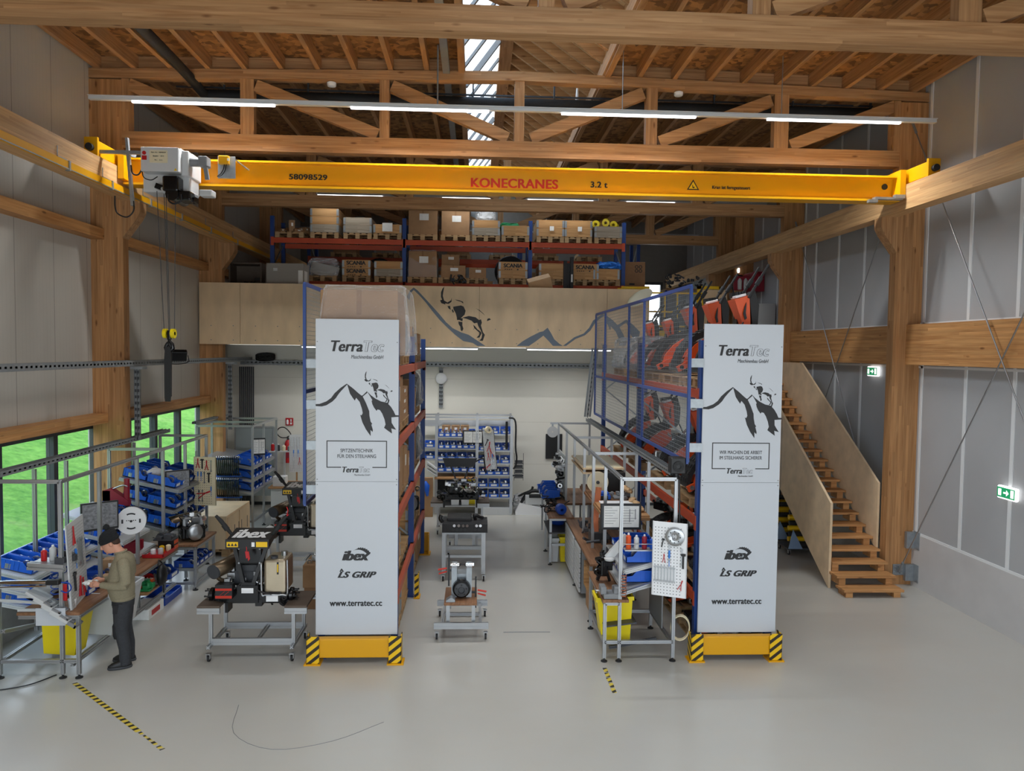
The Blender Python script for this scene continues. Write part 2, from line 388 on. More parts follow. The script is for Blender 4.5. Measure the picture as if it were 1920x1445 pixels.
mat('black', (22, 22, 24), .45); mat('rubber', (34, 34, 35), .7, bump=.3, scale=30); mat('gloss_black', (14, 14, 16), .22); mat('dark_grey', (62, 64, 68), .5); mat('mid_grey', (128, 130, 132), .5)
mat('light_grey', (200, 202, 202), .45); mat('white', (236, 237, 238), .4); mat('paper', (232, 232, 228), .7, var=.04, scale=20); mat('sign_white', (196, 201, 207), .42)
mat('logo_black', (30, 30, 32), .5); mat('logo_grey', (112, 124, 138), .55); mat('cream', (226, 214, 180), .5)
mat('cardboard', (158, 122, 86), .75, var=.08); mat('cardboard_light', (196, 160, 118), .75, var=.06); mat('cardboard_dark', (142, 106, 74), .8, var=.08)
mat('box_grey', (150, 146, 138), .6); mat('print_grey', (128, 130, 134), .7, var=.45, scale=26)
mat('green', (30, 140, 80), .5); mat('exit_green', (30, 150, 96), .5, emit=.6); mat('lamp_white', (255, 255, 255), .5, emit=1.2); mat('tube', (250, 252, 255), .5, emit=TUBE_E)
mat('film', (225, 228, 232), .12, alpha=.17, bump=.6, scale=26, spec=.8); mat('film_dense', (206, 206, 206), .16, bump=.9, scale=30, alpha=.75)
mat('olive', (140, 132, 108), .9, var=.1, scale=60, bump=.3); mat('trousers', (52, 54, 58), .9, var=.12, scale=40, bump=.2); mat('trouser_patch', (34, 34, 37), .9)
mat('skin', (206, 150, 124), .55, var=.05); mat('hair', (66, 46, 34), .8); mat('knit', (28, 29, 32), .95, bump=.8, scale=90)
mat('brown_board', (92, 78, 66), .6, var=.12); mat('copper', (196, 120, 84), .35, metal=.6); mat('teal_grey', (150, 160, 160), .5)
mat('muffler', (120, 104, 84), .35, metal=.8, var=.2); mat('tank_alu', (186, 172, 148), .3, metal=.7, var=.06)
# ================================================================ SETTING
XL, XR, YB, YF = -6.6, 8.05, 28.5, -1.0      # left wall, right wall, far wall of the hall, open front
YT = (3.1, 8.1, 13.2, 18.2, 23.2)            # roof trusses
def struct(o, label=None): return tag(o, label, None, None, 'structure')
struct(B().bx(-7.4, 8.6, YF, 20.4, -.3, 0).ob('floor', 'floor_resin'), 'pale grey resin floor with faint scuffs')
# left wall: concrete sill below two ribbon windows, sandwich panel above
b = B()
for y0, y1 in ((YF, 4.9), (9.9, 13.22), (14.62, 18.42)):
    pass
b.bx(XL-.2, XL, YF, 9.0, 0, 9.4).bx(XL-.2, XL, 9.0, 18.4, 2.86, 9.4).bx(XL-.2, XL, 13.42, 14.6, 0, 2.86).bx(XL-.2, XL, 18.4, YB, 0, 9.4)
struct(b.ob('wall_left', 'wall_panel'), 'light panelled wall on the window side')
struct(B().bx(XL-.25, XL+.02, 9.0, 13.42, 0, .62).bx(XL-.25, XL+.02, 14.6, 18.4, 0, .62).ob('wall_plinth', 'concrete'), 'raw concrete plinth under the windows')
def window(name, y0, y1, muls, label):
    w_ = tag(bpy.data.objects.new(name, None), label); COL.objects.link(w_); w_['kind'] = 'structure'; FR[w_] = ident()
    x0, x1, z0, z1 = XL-.14, XL-.02, .62, 2.86
    B().bx(x0, x1, y0, y1, z0, z0+.09).bx(x0, x1, y0, y1, z1-.09, z1).bx(x0, x1, y0, y0+.08, z0+.09, z1-.09).bx(x0, x1, y1-.08, y1, z0+.09, z1-.09).ob('window_frame', 'anthracite', w_)
    for m_ in muls: B().bx(x0, x1, m_-.06, m_+.06, z0+.09, z1-.09).ob('mullion', 'anthracite', w_)
    e = [y0+.08]+[v for m_ in muls for v in (m_-.06, m_+.06)]+[y1-.08]
    for i in range(0, len(e), 2): B().bx(x0+.05, x0+.06, e[i], e[i+1], z0+.09, z1-.09).ob('window_pane', 'glass', w_)
window('window_1', 9.0, 13.42, (10.68, 12.08), 'ribbon window nearest the person at the bench')
window('window_2', 14.6, 18.4, (15.8, 17.05), 'ribbon window beyond the second timber column')
# meadow rising outside
g = bmesh.new(); N = 24; vs = {}
for i in range(N+1):
    for j in range(N+1):
        x = -6.9-i*2.2; y = -6+j*2.6
        vs[i, j] = g.verts.new((x, y, -.35+max(0, (-6.9-x)-1.0)*.36+.10*math.sin(x*1.3+y*.7)+.07*math.sin(y*1.7)))
for i in range(N):
    for j in range(N): g.faces.new((vs[i, j], vs[i, j+1], vs[i+1, j+1], vs[i+1, j]))
bb = B(); bb.bm.free(); bb.bm = g; tag(bb.ob('meadow', 'grass', smooth=True), 'green grass slope outside the windows', None, None, 'structure')
# right wall
struct(B().bx(XR, XR+.2, YF, YB, .96, 9.6).ob('wall_right', 'fibre_panel'), 'grey translucent fibre panel wall on the stair side')
struct(B().bx(XR-.02, XR+.2, YF, YB, 0, .96).ob('wall_base', 'light_concrete'), 'smooth pale concrete base of the stair side wall')
b = B()
y = 4.05
while y < YB:
    if not (12.9 < y < 13.6 or 17.9 < y < 18.5 or 22.9 < y < 23.5): b.bx(XR-.012, XR, y-.035, y+.035, .98, 9.2)
    y += 1.12
for z in (.98, 4.0, 4.78): b.bx(XR-.014, XR, YF, YB, z-.02, z+.02)
for yt in YT[1:]:
    for d in (-.1, .3): b.bx(XR-.014, XR, yt+d-.03, yt+d+.03, .98, 9.2)
struct(b.ob('trim_1', 'white_strip'), 'white cover strips over the wall panel joints')
# wall under the mezzanine and far wall of the upper storey
struct(B().bx(XL, XR, 20.2, 20.4, 0, 4.28).ob('wall_back', 'back_wall_white'), 'cream white wall under the mezzanine')
b = B().bx(XL-.2, 6.3, YB, YB+.2, 4.3, 10.2).bx(7.12, XR+.2, YB, YB+.2, 4.3, 10.2).bx(6.3, 7.12, YB, YB+.2, 4.3, 5.0).bx(6.3, 7.12, YB, YB+.2, 6.9, 10.2)
struct(b.ob('wall_far', 'dark_panel'), 'far wall behind the mezzanine storage racks')
w_ = bpy.data.objects.new('window_3', None); COL.objects.link(w_); FR[w_] = ident(); tag(w_, 'small far window behind the yellow gate', None, None, 'structure')
B().bx(6.3, 6.38, YB-.05, YB+.1, 5.0, 6.9).bx(7.04, 7.12, YB-.05, YB+.1, 5.0, 6.9).bx(6.38, 7.04, YB-.05, YB+.1, 6.8, 6.9).bx(6.38, 7.04, YB-.05, YB+.1, 5.0, 5.1).ob('window_frame', 'anthracite', w_)
B().bx(6.38, 7.04, YB+.02, YB+.03, 5.1, 6.8).ob('window_pane', 'glass', w_)
struct(B().bx(XL-.2, XR+.2, YF-.2, YF, 4.6, 10.2).ob('added_rear_wall', 'dark_panel'), 'unseen wall added behind the camera to keep daylight off the roof')  # added out of view; its lower edge sets the daylight entering from behind
# columns
def column(side, y, label):
    x0, x1 = (XL, -6.06) if side == 'left' else (7.54, XR)
    struct(B().bx(x0, x1, y, y+.2, 0, 8.72).ob('timber_column', 'column_wood'), label)
    s = 1 if side == 'left' else -1; xi = -6.06 if side == 'left' else 7.54
    b = B().prism([(xi, 6.68), (xi+s*.3, 6.68), (xi+s*.3, 6.5), (xi+s*.24, 6.38), (xi, 6.05)], y-.02, y+.22)
    struct(b.ob('corbel', 'wood_z'), 'timber bracket carrying the crane beam on '+label)
col_l = ('left timber column in front of the first ribbon window', 'left timber column between the two ribbon windows', 'left timber column at the mezzanine front', 'left timber column on the mezzanine')
col_r = ('right timber column nearest the camera', 'right timber column beside the stair foot', 'right timber column beside the stair top', 'right timber column on the mezzanine')
for y, a, c_ in zip(YT[1:], col_l, col_r):
    column('left', y, a); column('right', y, c_)
# horizontal wall rails
def rail(x0, x1, y0, y1, z0, z1, label): struct(B().bx(x0, x1, y0, y1, z0, z1).ob('wall_rail', 'rail_wood'), label)
for (y0, y1), n in zip(((8.3, 13.19), (13.41, 18.19)), ('before', 'behind')):
    rail(XL, -6.37, y0, y1, 6.02, 6.2, 'upper timber rail on the left wall %s the middle column' % n)
    rail(XL, -6.34, y0, y1, 2.88, 3.04, 'timber lintel over the ribbon window %s the middle column' % n)
rail(XL, -6.37, 18.6, YB, 6.02, 6.2, 'upper timber rail on the left mezzanine wall')
for (y0, y1), n in zip(((3.3, 8.1), (8.3, 13.2), (13.4, 18.2)), ('nearest', 'beside the stair foot', 'behind the stair')):
    rail(7.78, XR, y0, y1, 4.04, 4.76, 'deep timber rail on the grey wall, %s' % n)
# crane runway beams
struct(B().bx(-6.06, -5.8, 1.0, YB, 6.68, 7.1).ob('runway_beam', 'beam_wood'), 'glulam crane runway beam along the window wall')
struct(B().bx(7.25, 7.52, 1.0, YB, 6.68, 7.1).ob('runway_beam', 'beam_wood'), 'glulam crane runway beam along the stair wall')
t = thing('conductor_rail', 'yellow conductor rail along the left runway beam', 'rail', (-5.78, 8, 6.73))
B().bx(-5.80, -5.755, 3.0, 24.0, 6.675, 6.79).ob('rail_cover', 'crane_yellow', t)
B().bx(-5.755, -5.745, 3.0, 24.0, 6.675, 6.69).ob('rail_lip', 'galv', t)
for k, y in enumerate((8.2, 10.95, 12.2, 13.6, 15.0, 16.6, 18.4)):
    B().bx(-5.80, -5.74, y-.02, y+.02, 6.66, 6.80).bx(-5.79, -5.78, y-.25, y-.235, 6.8, 6.95).bx(-5.79, -5.775, y-.25, y-.02, 6.8, 6.815).ob('hanger', 'galv', t)
# roof: OSB deck on purlins over gently pitched trusses, glazed ridge in the middle
XM, ZE, ZM = .72, 8.9, 9.06                  # ridge line, height of chord top at eaves and ridge
def zc(x): return ZM-(ZM-ZE)*abs(x-XM)/(XR-XM)
O0, O1 = -.25, 2.2                           # skylight opening
for nm, x0, x1 in (('left', XL-.2, O0), ('right', O1, XR+.2)):
    p = [(x0, zc(x0)+.24), (x1, zc(x1)+.24), (x1, zc(x1)+.3), (x0, zc(x0)+.3)]
    struct(B().prism(p, YF, YB+.2).ob('ceiling', 'osb'), 'board roof deck on the %s of the skylight' % nm)
k = 0
x = XL+.12
while x < XR:
    if not (O0-.02 < x < O1-.1):
        for i, (a, c_) in enumerate(zip((YF,)+YT, YT+(YB,))):
            pass
        struct(B().bx(x-.04, x+.04, YF, YB, zc(x)+.005, zc(x)+.24).ob('purlin', 'wood_y'))
    x += .62
for yt in YT:
    for x0, x1 in ((XL, O0-.1), (O1+.1, XR)):
        p = [(x0, zc(x0)+.005), (x1, zc(x1)+.005), (x1, zc(x1)+.235), (x0, zc(x0)+.235)]
        struct(B().prism(p, yt+.12, yt+.16).ob('blocking_board', 'wood_x'))
# skylight: upstand beams, glass on the window side, rafters on the stair side
struct(B().bx(O0-.1, O0, YF, YB, 9.0, 9.42).bx(O1, O1+.1, YF, YB, 9.0, 9.46).ob('trim_2', 'wood_y'), 'timber upstands along the skylight opening')
RX, RZ = .42, 10.25
struct(B().bx(RX, RX+.26, YF, YB, RZ+.02, RZ+.3).ob('ridge_beam', 'wood_y'), 'ridge beam at the top of the skylight')
sk = bpy.data.objects.new('window_4', None); COL.objects.link(sk); FR[sk] = ident(); tag(sk, 'glazed slope of the roof skylight', None, None, 'structure')
b = B().prism([(O0-.02, 9.42), (RX, RZ+.1), (RX, RZ+.115), (O0-.02, 9.435)], YF, YB); b.ob('window_pane', 'glass', sk)
y = 0.0
while y < YB:
    wd = .10 if int(round(y/1.0)) % 5 == 0 else .05
    B().bar((O0-.02, y, 9.40), (RX, y, RZ+.08), wd, .09, up=(0, 1, 0)).ob('glazing_bar', 'mid_grey', sk); y += 1.0
struct(B().prism([(RX+.2, RZ+.26), (O1+.12, 9.44), (O1+.12, 9.5), (RX+.2, RZ+.32)], YF, YB).ob('ceiling', 'plywood'), 'board slope facing the skylight glass')  # paler board than the deck, stands in for daylight on this slope
y = .3
while y < YB:
    struct(B().prism([(RX+.24, RZ+.02), (O1+.02, 9.2), (O1+.02, 9.42), (RX+.24, RZ+.25)], y, y+.08).ob('rafter', 'wood_x')); y += .56
# trusses
def truss(yt, label):
    t = thing('roof_truss', label, 'truss', (XM, yt, 7.58)); T_ = .2
    zb0, zb1 = 7.58, 7.86
    tl, tr = (-6.06, 7.54)
    B().bx(tl, tr, yt, yt+T_, zb0, zb1).ob('bottom_chord', 'wood_x', t)
    p = [(XL, ZE-.16+0), (XM, ZM-.16), (XR, ZE-.16), (XR, ZE), (XM, ZM), (XL, ZE)]
    B().prism(p, yt, yt+T_).ob('top_chord', 'wood_x', t)
    posts = [(-4.08, -3.85), (-1.71, -1.54), (.63, .80), (2.95, 3.15), (5.25, 5.51)]
    for a, c_ in posts: B().bx(a, c_, yt+.02, yt+T_-.02, zb1, zc(a)-.16).ob('post', 'wood_z', t)
    tops = [tl+.05]+[(a+c_)/2 for a, c_ in posts[:2]]
    def dg(xa, za, xb, zb): B().bar((xa, yt+.1, za), (xb, yt+.1, zb), .15, .2, up=(0, 0, 1)).ob('diagonal', 'wood_x', t)
    hi, lo = 8.66, 7.92
    dg(-5.95, hi, -4.1, lo); dg(-3.82, hi+.04, -1.74, lo); dg(-1.5, hi+.1, .52, lo)
    dg(.92, lo, 2.9, hi+.1); dg(3.2, lo, 5.2, hi+.04); dg(5.56, lo, 7.45, hi)
    B().bx(tl, tl+.12, yt, yt+T_, zb1, 8.74).ob('end_post', 'wood_z', t); B().bx(tr-.12, tr, yt, yt+T_, zb1, 8.74).ob('end_post', 'wood_z', t)
    return t
for y, l in zip(YT, ('timber roof truss above the camera', 'nearest timber roof truss across the top of the picture', 'timber roof truss in front of the long light bar and crane', 'timber roof truss above the mezzanine parapet', 'farthest timber roof truss over the mezzanine racks')):
    truss(y, l)
# mezzanine
struct(B().bx(XL, 4.2, 18.4, YB, 4.29, 4.6).bx(4.2, XR, 19.45, YB, 4.29, 4.6).ob('mezzanine_floor', 'slab_grey'), 'mezzanine floor slab')
t = thing('parapet', 'birch plywood parapet of the mezzanine with mountain and ibex painting', 'parapet', (-1, 18.2, 4.28))
xs = [-6.58, -6.45, -4.75, -2.43, .0, 3.18, 4.19]
xs = [-6.58, -5.62, -2.9, .07, 3.18, 4.19]
for a, c_ in zip(xs, xs[1:]):
    B().bx(a+.004, c_-.004, 18.13, 18.165, 4.28, 5.74).ob('plywood_sheet', 'plywood', t)
B().bx(-6.05, 4.19, 18.17, 18.195, 4.3, 5.70).ob('backing', 'wood_x', t)
def decal(polys, m, parent, f, y0, y1, name):
    b = B()
    for p in polys: b.prism([f(u, v) for u, v in p], y0, y1)
    return b.ob(name, m, parent)
fp = lambda u, v: (-2.0+u*.00325, 5.98-v*.00325+u*.0155*.00325)
MT = [[(100, 158), (120, 115), (150, 90), (180, 112), (230, 165), (290, 230), (340, 285), (390, 345), (440, 390), (500, 420), (560, 440), (620, 480), (685, 523), (625, 523), (590, 500), (520, 486), (460, 440), (400, 385), (340, 325), (290, 265), (240, 200), (190, 145), (150, 108), (130, 130), (118, 186)],
      [(918, 524), (960, 490), (1020, 455), (1090, 420), (1115, 415), (1148, 388), (1175, 430), (1200, 475), (1240, 510), (1265, 524), (1190, 524), (1160, 490), (1118, 447), (1060, 490), (1010, 524)],
      [(1265, 524), (1350, 460), (1420, 432), (1460, 390), (1490, 335), (1560, 285), (1575, 297), (1510, 345), (1470, 410), (1430, 445), (1360, 472), (1290, 524)],
      [(1585, 295), (1640, 335), (1675, 370), (1740, 328), (1790, 365), (1845, 420), (1840, 470), (1800, 480), (1775, 440), (1765, 400), (1740, 350), (1690, 385), (1720, 440), (1745, 500), (1740, 524), (1690, 524), (1690, 480), (1660, 415), (1625, 380), (1620, 410), (1600, 365), (1580, 330)]]
GOAT = [[(376, 82), (370, 115), (365, 150), (375, 185), (400, 200), (425, 185), (432, 165), (430, 195), (410, 210), (390, 208), (365, 190), (352, 160), (352, 125), (362, 100)],
        [(345, 185), (360, 180), (385, 200), (385, 215), (355, 205)], [(400, 228), (420, 225), (425, 255), (410, 245)], [(432, 255), (440, 250), (449, 272), (440, 275)],
        [(442, 232), (500, 222), (520, 230), (535, 262), (528, 290), (505, 312), (488, 320), (470, 310), (462, 280), (445, 250)], [(470, 310), (515, 318), (512, 340), (490, 330), (472, 330)],
        [(482, 340), (512, 345), (512, 370), (520, 395), (510, 414), (500, 405), (497, 380), (484, 360)], [(510, 313), (560, 300), (610, 310), (635, 330), (650, 325), (657, 350), (650, 370), (665, 420), (680, 440), (665, 485), (640, 484), (655, 465), (660, 435), (645, 400), (630, 375), (622, 350), (600, 355), (580, 335), (545, 322)],
        [(592, 365), (605, 375), (625, 400), (650, 418), (655, 430), (640, 460), (618, 462), (638, 440), (640, 425), (600, 390)], [(697, 322), (712, 316), (724, 327), (694, 339)],
        [(455, 178), (490, 185), (515, 195), (518, 208), (500, 195), (470, 186)], [(612, 244), (640, 258), (665, 280), (680, 298), (660, 280), (635, 260)]]
decal(MT, 'logo_grey', t, fp, 18.125, 18.13, 'mountain_painting'); decal(GOAT, 'logo_black', t, fp, 18.125, 18.13, 'ibex_painting')
b = B()
for x in [-6.3+.52*i for i in range(20)]:
    for z in (4.38, 4.72): b.cyl((x, 18.12, z), (x, 18.135, z), .012, 6)
b.ob('screw', 'mid_grey', t)
t = thing('convex_mirror', 'oval tilted disc mirror at the right end of the plywood parapet', 'mirror', (3.75, 18.1, 5.5))
B().lathe([(.02, -.03), (.3, -.02), (.33, 0), (.30, .015), (.1, .05), (0.01, .055)], Matrix.Translation((3.92, 17.85, 5.52)) @ Euler((math.radians(24), math.radians(-38), 0)).to_matrix().to_4x4()).ob('mirror_disc', 'cream', t)
B().tube([(3.95, 17.86, 5.5), (3.98, 18.12, 5.42)], .015).ob('bracket', 'galv', t)
# ================================================================ STAIR
t = thing('staircase', 'open timber stair with birch plywood sides beside the right wall', 'staircase', (6.9, 12.4, 0))
n = 0
while n < 26:
    y0, z = 12.44+.267*n, .14+.168*n
    B().bev(6.44 if n > 1 else 6.40, 7.47 if n < 40 else 0, y0, y0+.32, z-.045, z, .006).ob('tread', 'stair_wood', t)
    n += 1
for k, (x0, x1) in enumerate(((6.45, 6.57), (7.30, 7.42))):
    b = B()
    for n in range(26):
        y0, z = 12.44+.267*n, .14+.168*n
        b.bx(x0, x1, y0+.03, y0+.31, max(0, z-.168), z-.046)
    b.ob('stringer', 'stair_wood', t)
B().prism([(13.0, 0.0), (13.0, 1.54), (16.9, 4.02), (18.15, 4.02), (18.15, 3.2)], 6.385, 6.43, 'x').ob('side_panel', 'stair_ply', t)
B().prism([(13.41, .60), (13.41, 1.84), (16.84, 4.01), (18.15, 4.01), (18.15, 3.55)], 7.475, 7.515, 'x').ob('side_panel', 'stair_ply', t)
B().bx(6.38, 6.435, 15.2, 15.206, 1.4, 2.9).ob('joint', 'mid_grey', t)
# ================================================================ CRANE
t = thing('overhead_crane', 'yellow single girder overhead crane with red and black lettering', 'crane', (.7, 12.6, 6.83))
z0, z1 = 6.83, 7.26
B().bx(-5.75, 7.2, 12.69, 12.72, z0+.03, z1-.03).bx(-5.75, 7.2, 12.55, 12.86, z1-.03, z1).bx(-5.75, 7.2, 12.55, 12.86, z0, z0+.035).bx(-5.75, 7.2, 12.66, 12.7, z0+.035, z0+.06).ob('girder', 'crane_yellow', t)
for x in (-5.93, 7.385):
    s = 1 if x < 0 else -1
    c_ = B().bev(x-.09, x+.09, 11.95, 13.55, 7.12, 7.36, .012).bx(x-.1, x+.1, 11.9, 11.95, 7.1, 7.4).bx(x+s*.145, x+s*.24, 12.45, 12.95, 6.9, 7.34).ob('end_carriage', 'crane_yellow', t)
    B().cyl((x, 11.83, 7.24), (x, 11.9, 7.24), .055, 14).ob('buffer', 'rubber', c_); B().cyl((x, 13.55, 7.24), (x, 13.63, 7.24), .055, 14).ob('buffer', 'rubber', c_)
for bd, x, z, sz, m_, fat_, w_ in (('58098529', -2.81, 7.035, .125, 'logo_black', .05, .63), ('KONECRANES', .62, 7.005, .215, 'logo_red', .05, 1.47), ('3.2 t', 2.05, 7.02, .14, 'logo_black', .05, .29), ('Kran ist ferngesteuert', 4.32, 7.025, .08, 'logo_black', .04, .66)):
    text('lettering', bd, m_, t, facing(x, 12.683, z), sz, bold=sz*.012, fat=fat_, width=w_, spacing=1.06)
b = B().prism([(3.555, 6.975), (3.765, 6.975), (3.66, 7.15)], 12.682, 12.689); b.ob('warning_triangle', 'logo_black', t)
B().prism([(3.585, 6.992), (3.735, 6.992), (3.66, 7.115)], 12.678, 12.683).ob('warning_face', 'safety_yellow', t)
B().prism([(3.63, 7.06), (3.66, 7.05), (3.65, 7.03), (3.69, 7.02), (3.67, 6.998), (3.64, 7.02), (3.65, 7.04)], 12.674, 12.679).ob('warning_mark', 'logo_black', t)
B().cyl((7.0, 12.67, 7.1), (7.0, 12.69, 7.1), .05, 14).ob('plug', 'logo_black', t)
B().bx(6.72, 7.2, 12.45, 12.56, 6.84, 6.88).bx(6.6, 6.75, 12.42, 12.5, 6.78, 6.83).bx(7.05, 7.22, 12.42, 12.5, 6.86, 6.92).ob('current_collector', 'galv', t)
B().bev(-4.18, -3.90, 12.38, 12.39, 6.92, 7.27, .004).bar((-3.9, 12.39, 7.22), (-3.74, 12.55, 7.1), .03, .012).ob('receiver_plate', 'galv', t)
B().bev(-4.145, -3.985, 12.29, 12.38, 7.13, 7.265, .012).ob('radio_receiver', 'crane_yellow', t)
B().bx(-4.0, -3.97, 12.28, 12.3, 7.18, 7.22).ob('indicator', 'white', t)
B().tube([(-4.06, 12.33, 7.13), (-4.07, 12.31, 7.05), (-4.12, 12.33, 6.98), (-4.18, 12.36, 6.95)], .008, 6).tube([(-4.03, 12.33, 7.13), (-4.04, 12.3, 7.03), (-4.1, 12.32, 6.96), (-4.18, 12.36, 6.94)], .008, 6).tube([(-4.06, 12.34, 7.26), (-4.06, 12.34, 7.34)], .004, 5).ob('receiver_cable', 'black', t)
# hoist trolley under the girder
h = thing('hoist', 'grey electric rope hoist with control box at the left end of the girder', 'hoist', (-4.85, 12.2, 6.6))
k_ = B().bev(-5.17, -4.60, 11.86, 12.1, 6.89, 7.26, .012).ob('control_box', 'light_grey', h)
B().bx(-5.03, -4.76, 11.852, 11.861, 7.02, 7.21).ob('rating_plate', 'cream', k_)
for z, s_ in ((7.175, 'Fabr.-Nr.:  58098529'), (7.12, 'Baujahr:    2014'), (7.06, 'Nr.:    3.2 t')): text('rating_text', s_, 'logo_black', k_, facing(-4.895, 11.849, z), .026)
B().bx(-5.145, -5.075, 11.852, 11.861, 7.06, 7.125).ob('red_label', 'red', k_)
B().cyl((-5.11, 11.845, 7.165), (-5.11, 11.862, 7.165), .028, 14).ob('emergency_switch', 'red', k_)
B().prism([(-4.665, 6.905), (-4.62, 6.905), (-4.642, 6.945)], 11.853, 11.861).ob('warning_label', 'safety_yellow', k_)
B().bev(-5.24, -4.52, 12.1, 12.5, 6.62, 6.96, .02).bev(-4.62, -4.5, 12.0, 12.55, 6.86, 7.25, .02).bx(-4.92, -4.64, 12.05, 12.4, 7.25, 7.30).ob('hoist_body', 'light_grey', h)
B().bev(-4.86, -4.62, 11.88, 12.3, 6.60, 6.84, .03).bev(-4.75, -4.45, 11.92, 12.3, 6.48, 6.62, .02).bar((-5.0, 12.0, 6.7), (-4.45, 12.1, 6.5), .1, .08).cyl((-4.72, 11.9, 6.56), (-4.72, 12.4, 6.56), .1, 14).ob('rope_guide', 'gloss_black', h)
B().cyl((-4.5, 12.1, 7.1), (-4.32, 12.1, 7.1), .07, 14).bev(-4.36, -4.22, 12.0, 12.2, 7.02, 7.18, .02).bar((-4.27, 12.08, 7.05), (-4.24, 12.08, 6.83), .05, .06).ob('travel_motor', 'mid_grey', h)
B().bev(-4.38, -4.18, 12.1, 12.3, 6.58, 6.68, .015).cyl((-4.6, 12.1, 6.66), (-4.4, 12.15, 6.57), .025, 10).cyl((-4.9, 12.0, 6.66), (-4.84, 11.95, 6.6), .035, 10).ob('limit_switch', 'light_grey', h)
B().bar((-5.43, 12.0, 7.42), (-5.345, 11.98, 6.38), .06, .04, up=(1, 0, 0)).bar((-5.85, 12.0, 7.2), (-5.16, 12.0, 7.2), .05, .05).bar((-5.5, 11.98, 7.2), (-5.4, 12.2, 7.2), .05, .06).ob('festoon_arm', 'galv', h)
B().tube([(-5.33, 11.97, 6.45), (-5.32, 11.95, 6.3), (-5.42, 11.95, 6.2), (-5.56, 11.95, 6.25), (-5.6, 11.95, 6.36), (-5.6, 11.95, 6.52)], .011, 7).tube([(-5.36, 11.97, 7.0), (-5.34, 11.97, 6.88), (-5.25, 11.97, 6.86), (-5.17, 11.97, 7.0)], .012, 7).tube([(-4.78, 11.9, 6.55), (-4.76, 11.9, 6.45), (-4.68, 11.9, 6.41), (-4.58, 11.9, 6.46), (-4.58, 11.9, 6.56)], .014, 7).tube([(-5.17, 11.9, 6.92), (-5.13, 11.88, 6.8), (-5.02, 11.88, 6.76), (-4.93, 11.9, 6.82)], .008, 6).ob('cable', 'black', h)
b = B()
for (xt, xb, yy) in ((-4.985, -4.895, 12.0), (-4.90, -4.845, 12.06), (-4.83, -4.79, 11.96), (-4.70, -4.735, 12.0)): b.tube([(xt, yy, 6.62), (xb, yy, 4.47)], .006, 5)
b.ob('rope', 'dark_grey', h)
hk = thing('hook_block', 'black hook block with two yellow sheaves on the crane ropes', 'crane hook', (-4.82, 12.0, 4.3))
for x in (-4.875, -4.755): B().cyl((x-.025, 12.0, 4.41), (x+.025, 12.0, 4.41), .075, 20).ob('sheave', 'bin_yellow', hk)
B().cyl((-4.9, 12, 4.41), (-4.73, 12, 4.41), .03, 12).bev(-4.84, -4.79, 11.96, 12.04, 4.31, 4.46, .01).ob('block_body', 'gloss_black', hk)
B().tube([(-4.815, 12, 4.34), (-4.815, 12, 4.29), (-4.77, 12, 4.24), (-4.76, 12, 4.18), (-4.80, 12, 4.13), (-4.86, 12, 4.13), (-4.885, 12, 4.19), (-4.87, 12, 4.23)], [.025, .028, .03, .032, .034, .03, .02, .012], 8).ob('hook', 'gloss_black', hk)
sl = thing('lifting_sling', 'long black webbing sling hanging from the crane hook', 'sling', (-4.83, 12, 3.3))
B().prism([(-4.87, 4.2), (-4.785, 4.2), (-4.78, 4.0), (-4.79, 3.4), (-4.795, 3.34), (-4.875, 3.34), (-4.885, 3.4), (-4.885, 4.0)], 11.965, 11.985).prism([(-4.875, 4.2), (-4.79, 4.2), (-4.80, 3.42), (-4.87, 3.36)], 12.02, 12.04).tube([(-4.87, 12.0, 4.2), (-4.83, 12.0, 4.26), (-4.79, 12.0, 4.2)], .03, 8).ob('webbing', 'black', sl)
# ================================================================ LIGHT BARS
def light_bar(y, z, x0, x1, tubes, wires, label, power):
    t = thing('light_bar', label, 'light', ((x0+x1)/2, y, z), 0, 'suspended light bars')
    B().bx(x0, x1, y-.04, y+.04, z, z+.055).bx(x0, x1, y-.07, y+.07, z+.05, z+.06).ob('housing', 'light_grey', t)
    for a, c_ in tubes:
        B().bev(a, c_, y-.03, y+.03, z-.032, z-.001, .008).ob('led_tube', 'tube', t)
        area_lamp('lamp', ((a+c_)/2, y, z-.07), (c_-a), .09, power*(c_-a))
    for x in wires: B().tube([(x, y, z+.07), (x, y, 9.1)], .007 if x != wires[0] else .014, 5).ob('suspension_wire', 'galv', t)
light_bar(12.3, 8.085, -6.14, 7.62, ((-5.48, -3.25), (-2.05, .17), (1.35, 3.57), (4.76, 7.02)), (-.66, 2.35, 5.0), 'long grey light bar with four lit tubes in front of the crane', LAMP_W)
light_bar(19.5, 8.13, -6.1, 7.6, ((-4.18, -2.43), (-.9, .5), (1.3, 3.0), (3.88, 5.15)), (-.6, 2.35), 'light bar behind the truss over the mezzanine parapet', LAMP_W*.12)
light_bar(25.5, 8.2, -6.1, 7.6, ((-5.0, -3.9), (-1.6, 2.2), (3.9, 6.0)), (-.6, 2.35), 'farthest light bar over the mezzanine racks', LAMP_W*.1)
light_bar(6.0, 8.1, -6.14, 7.62, ((-5.48, -3.25), (-2.05, .17), (1.35, 3.57), (4.76, 7.02)), (-.86, 2.35, 5.0), 'light bar over the open floor above the camera view', LAMP_W*.55)
light_bar(1.0, 8.1, -6.14, 7.62, ((-5.48, -3.25), (-2.05, .17), (1.35, 3.57), (4.76, 7.02)), (-.66, 2.35, 5.0), 'light bar behind the camera', LAMP_W*.3)
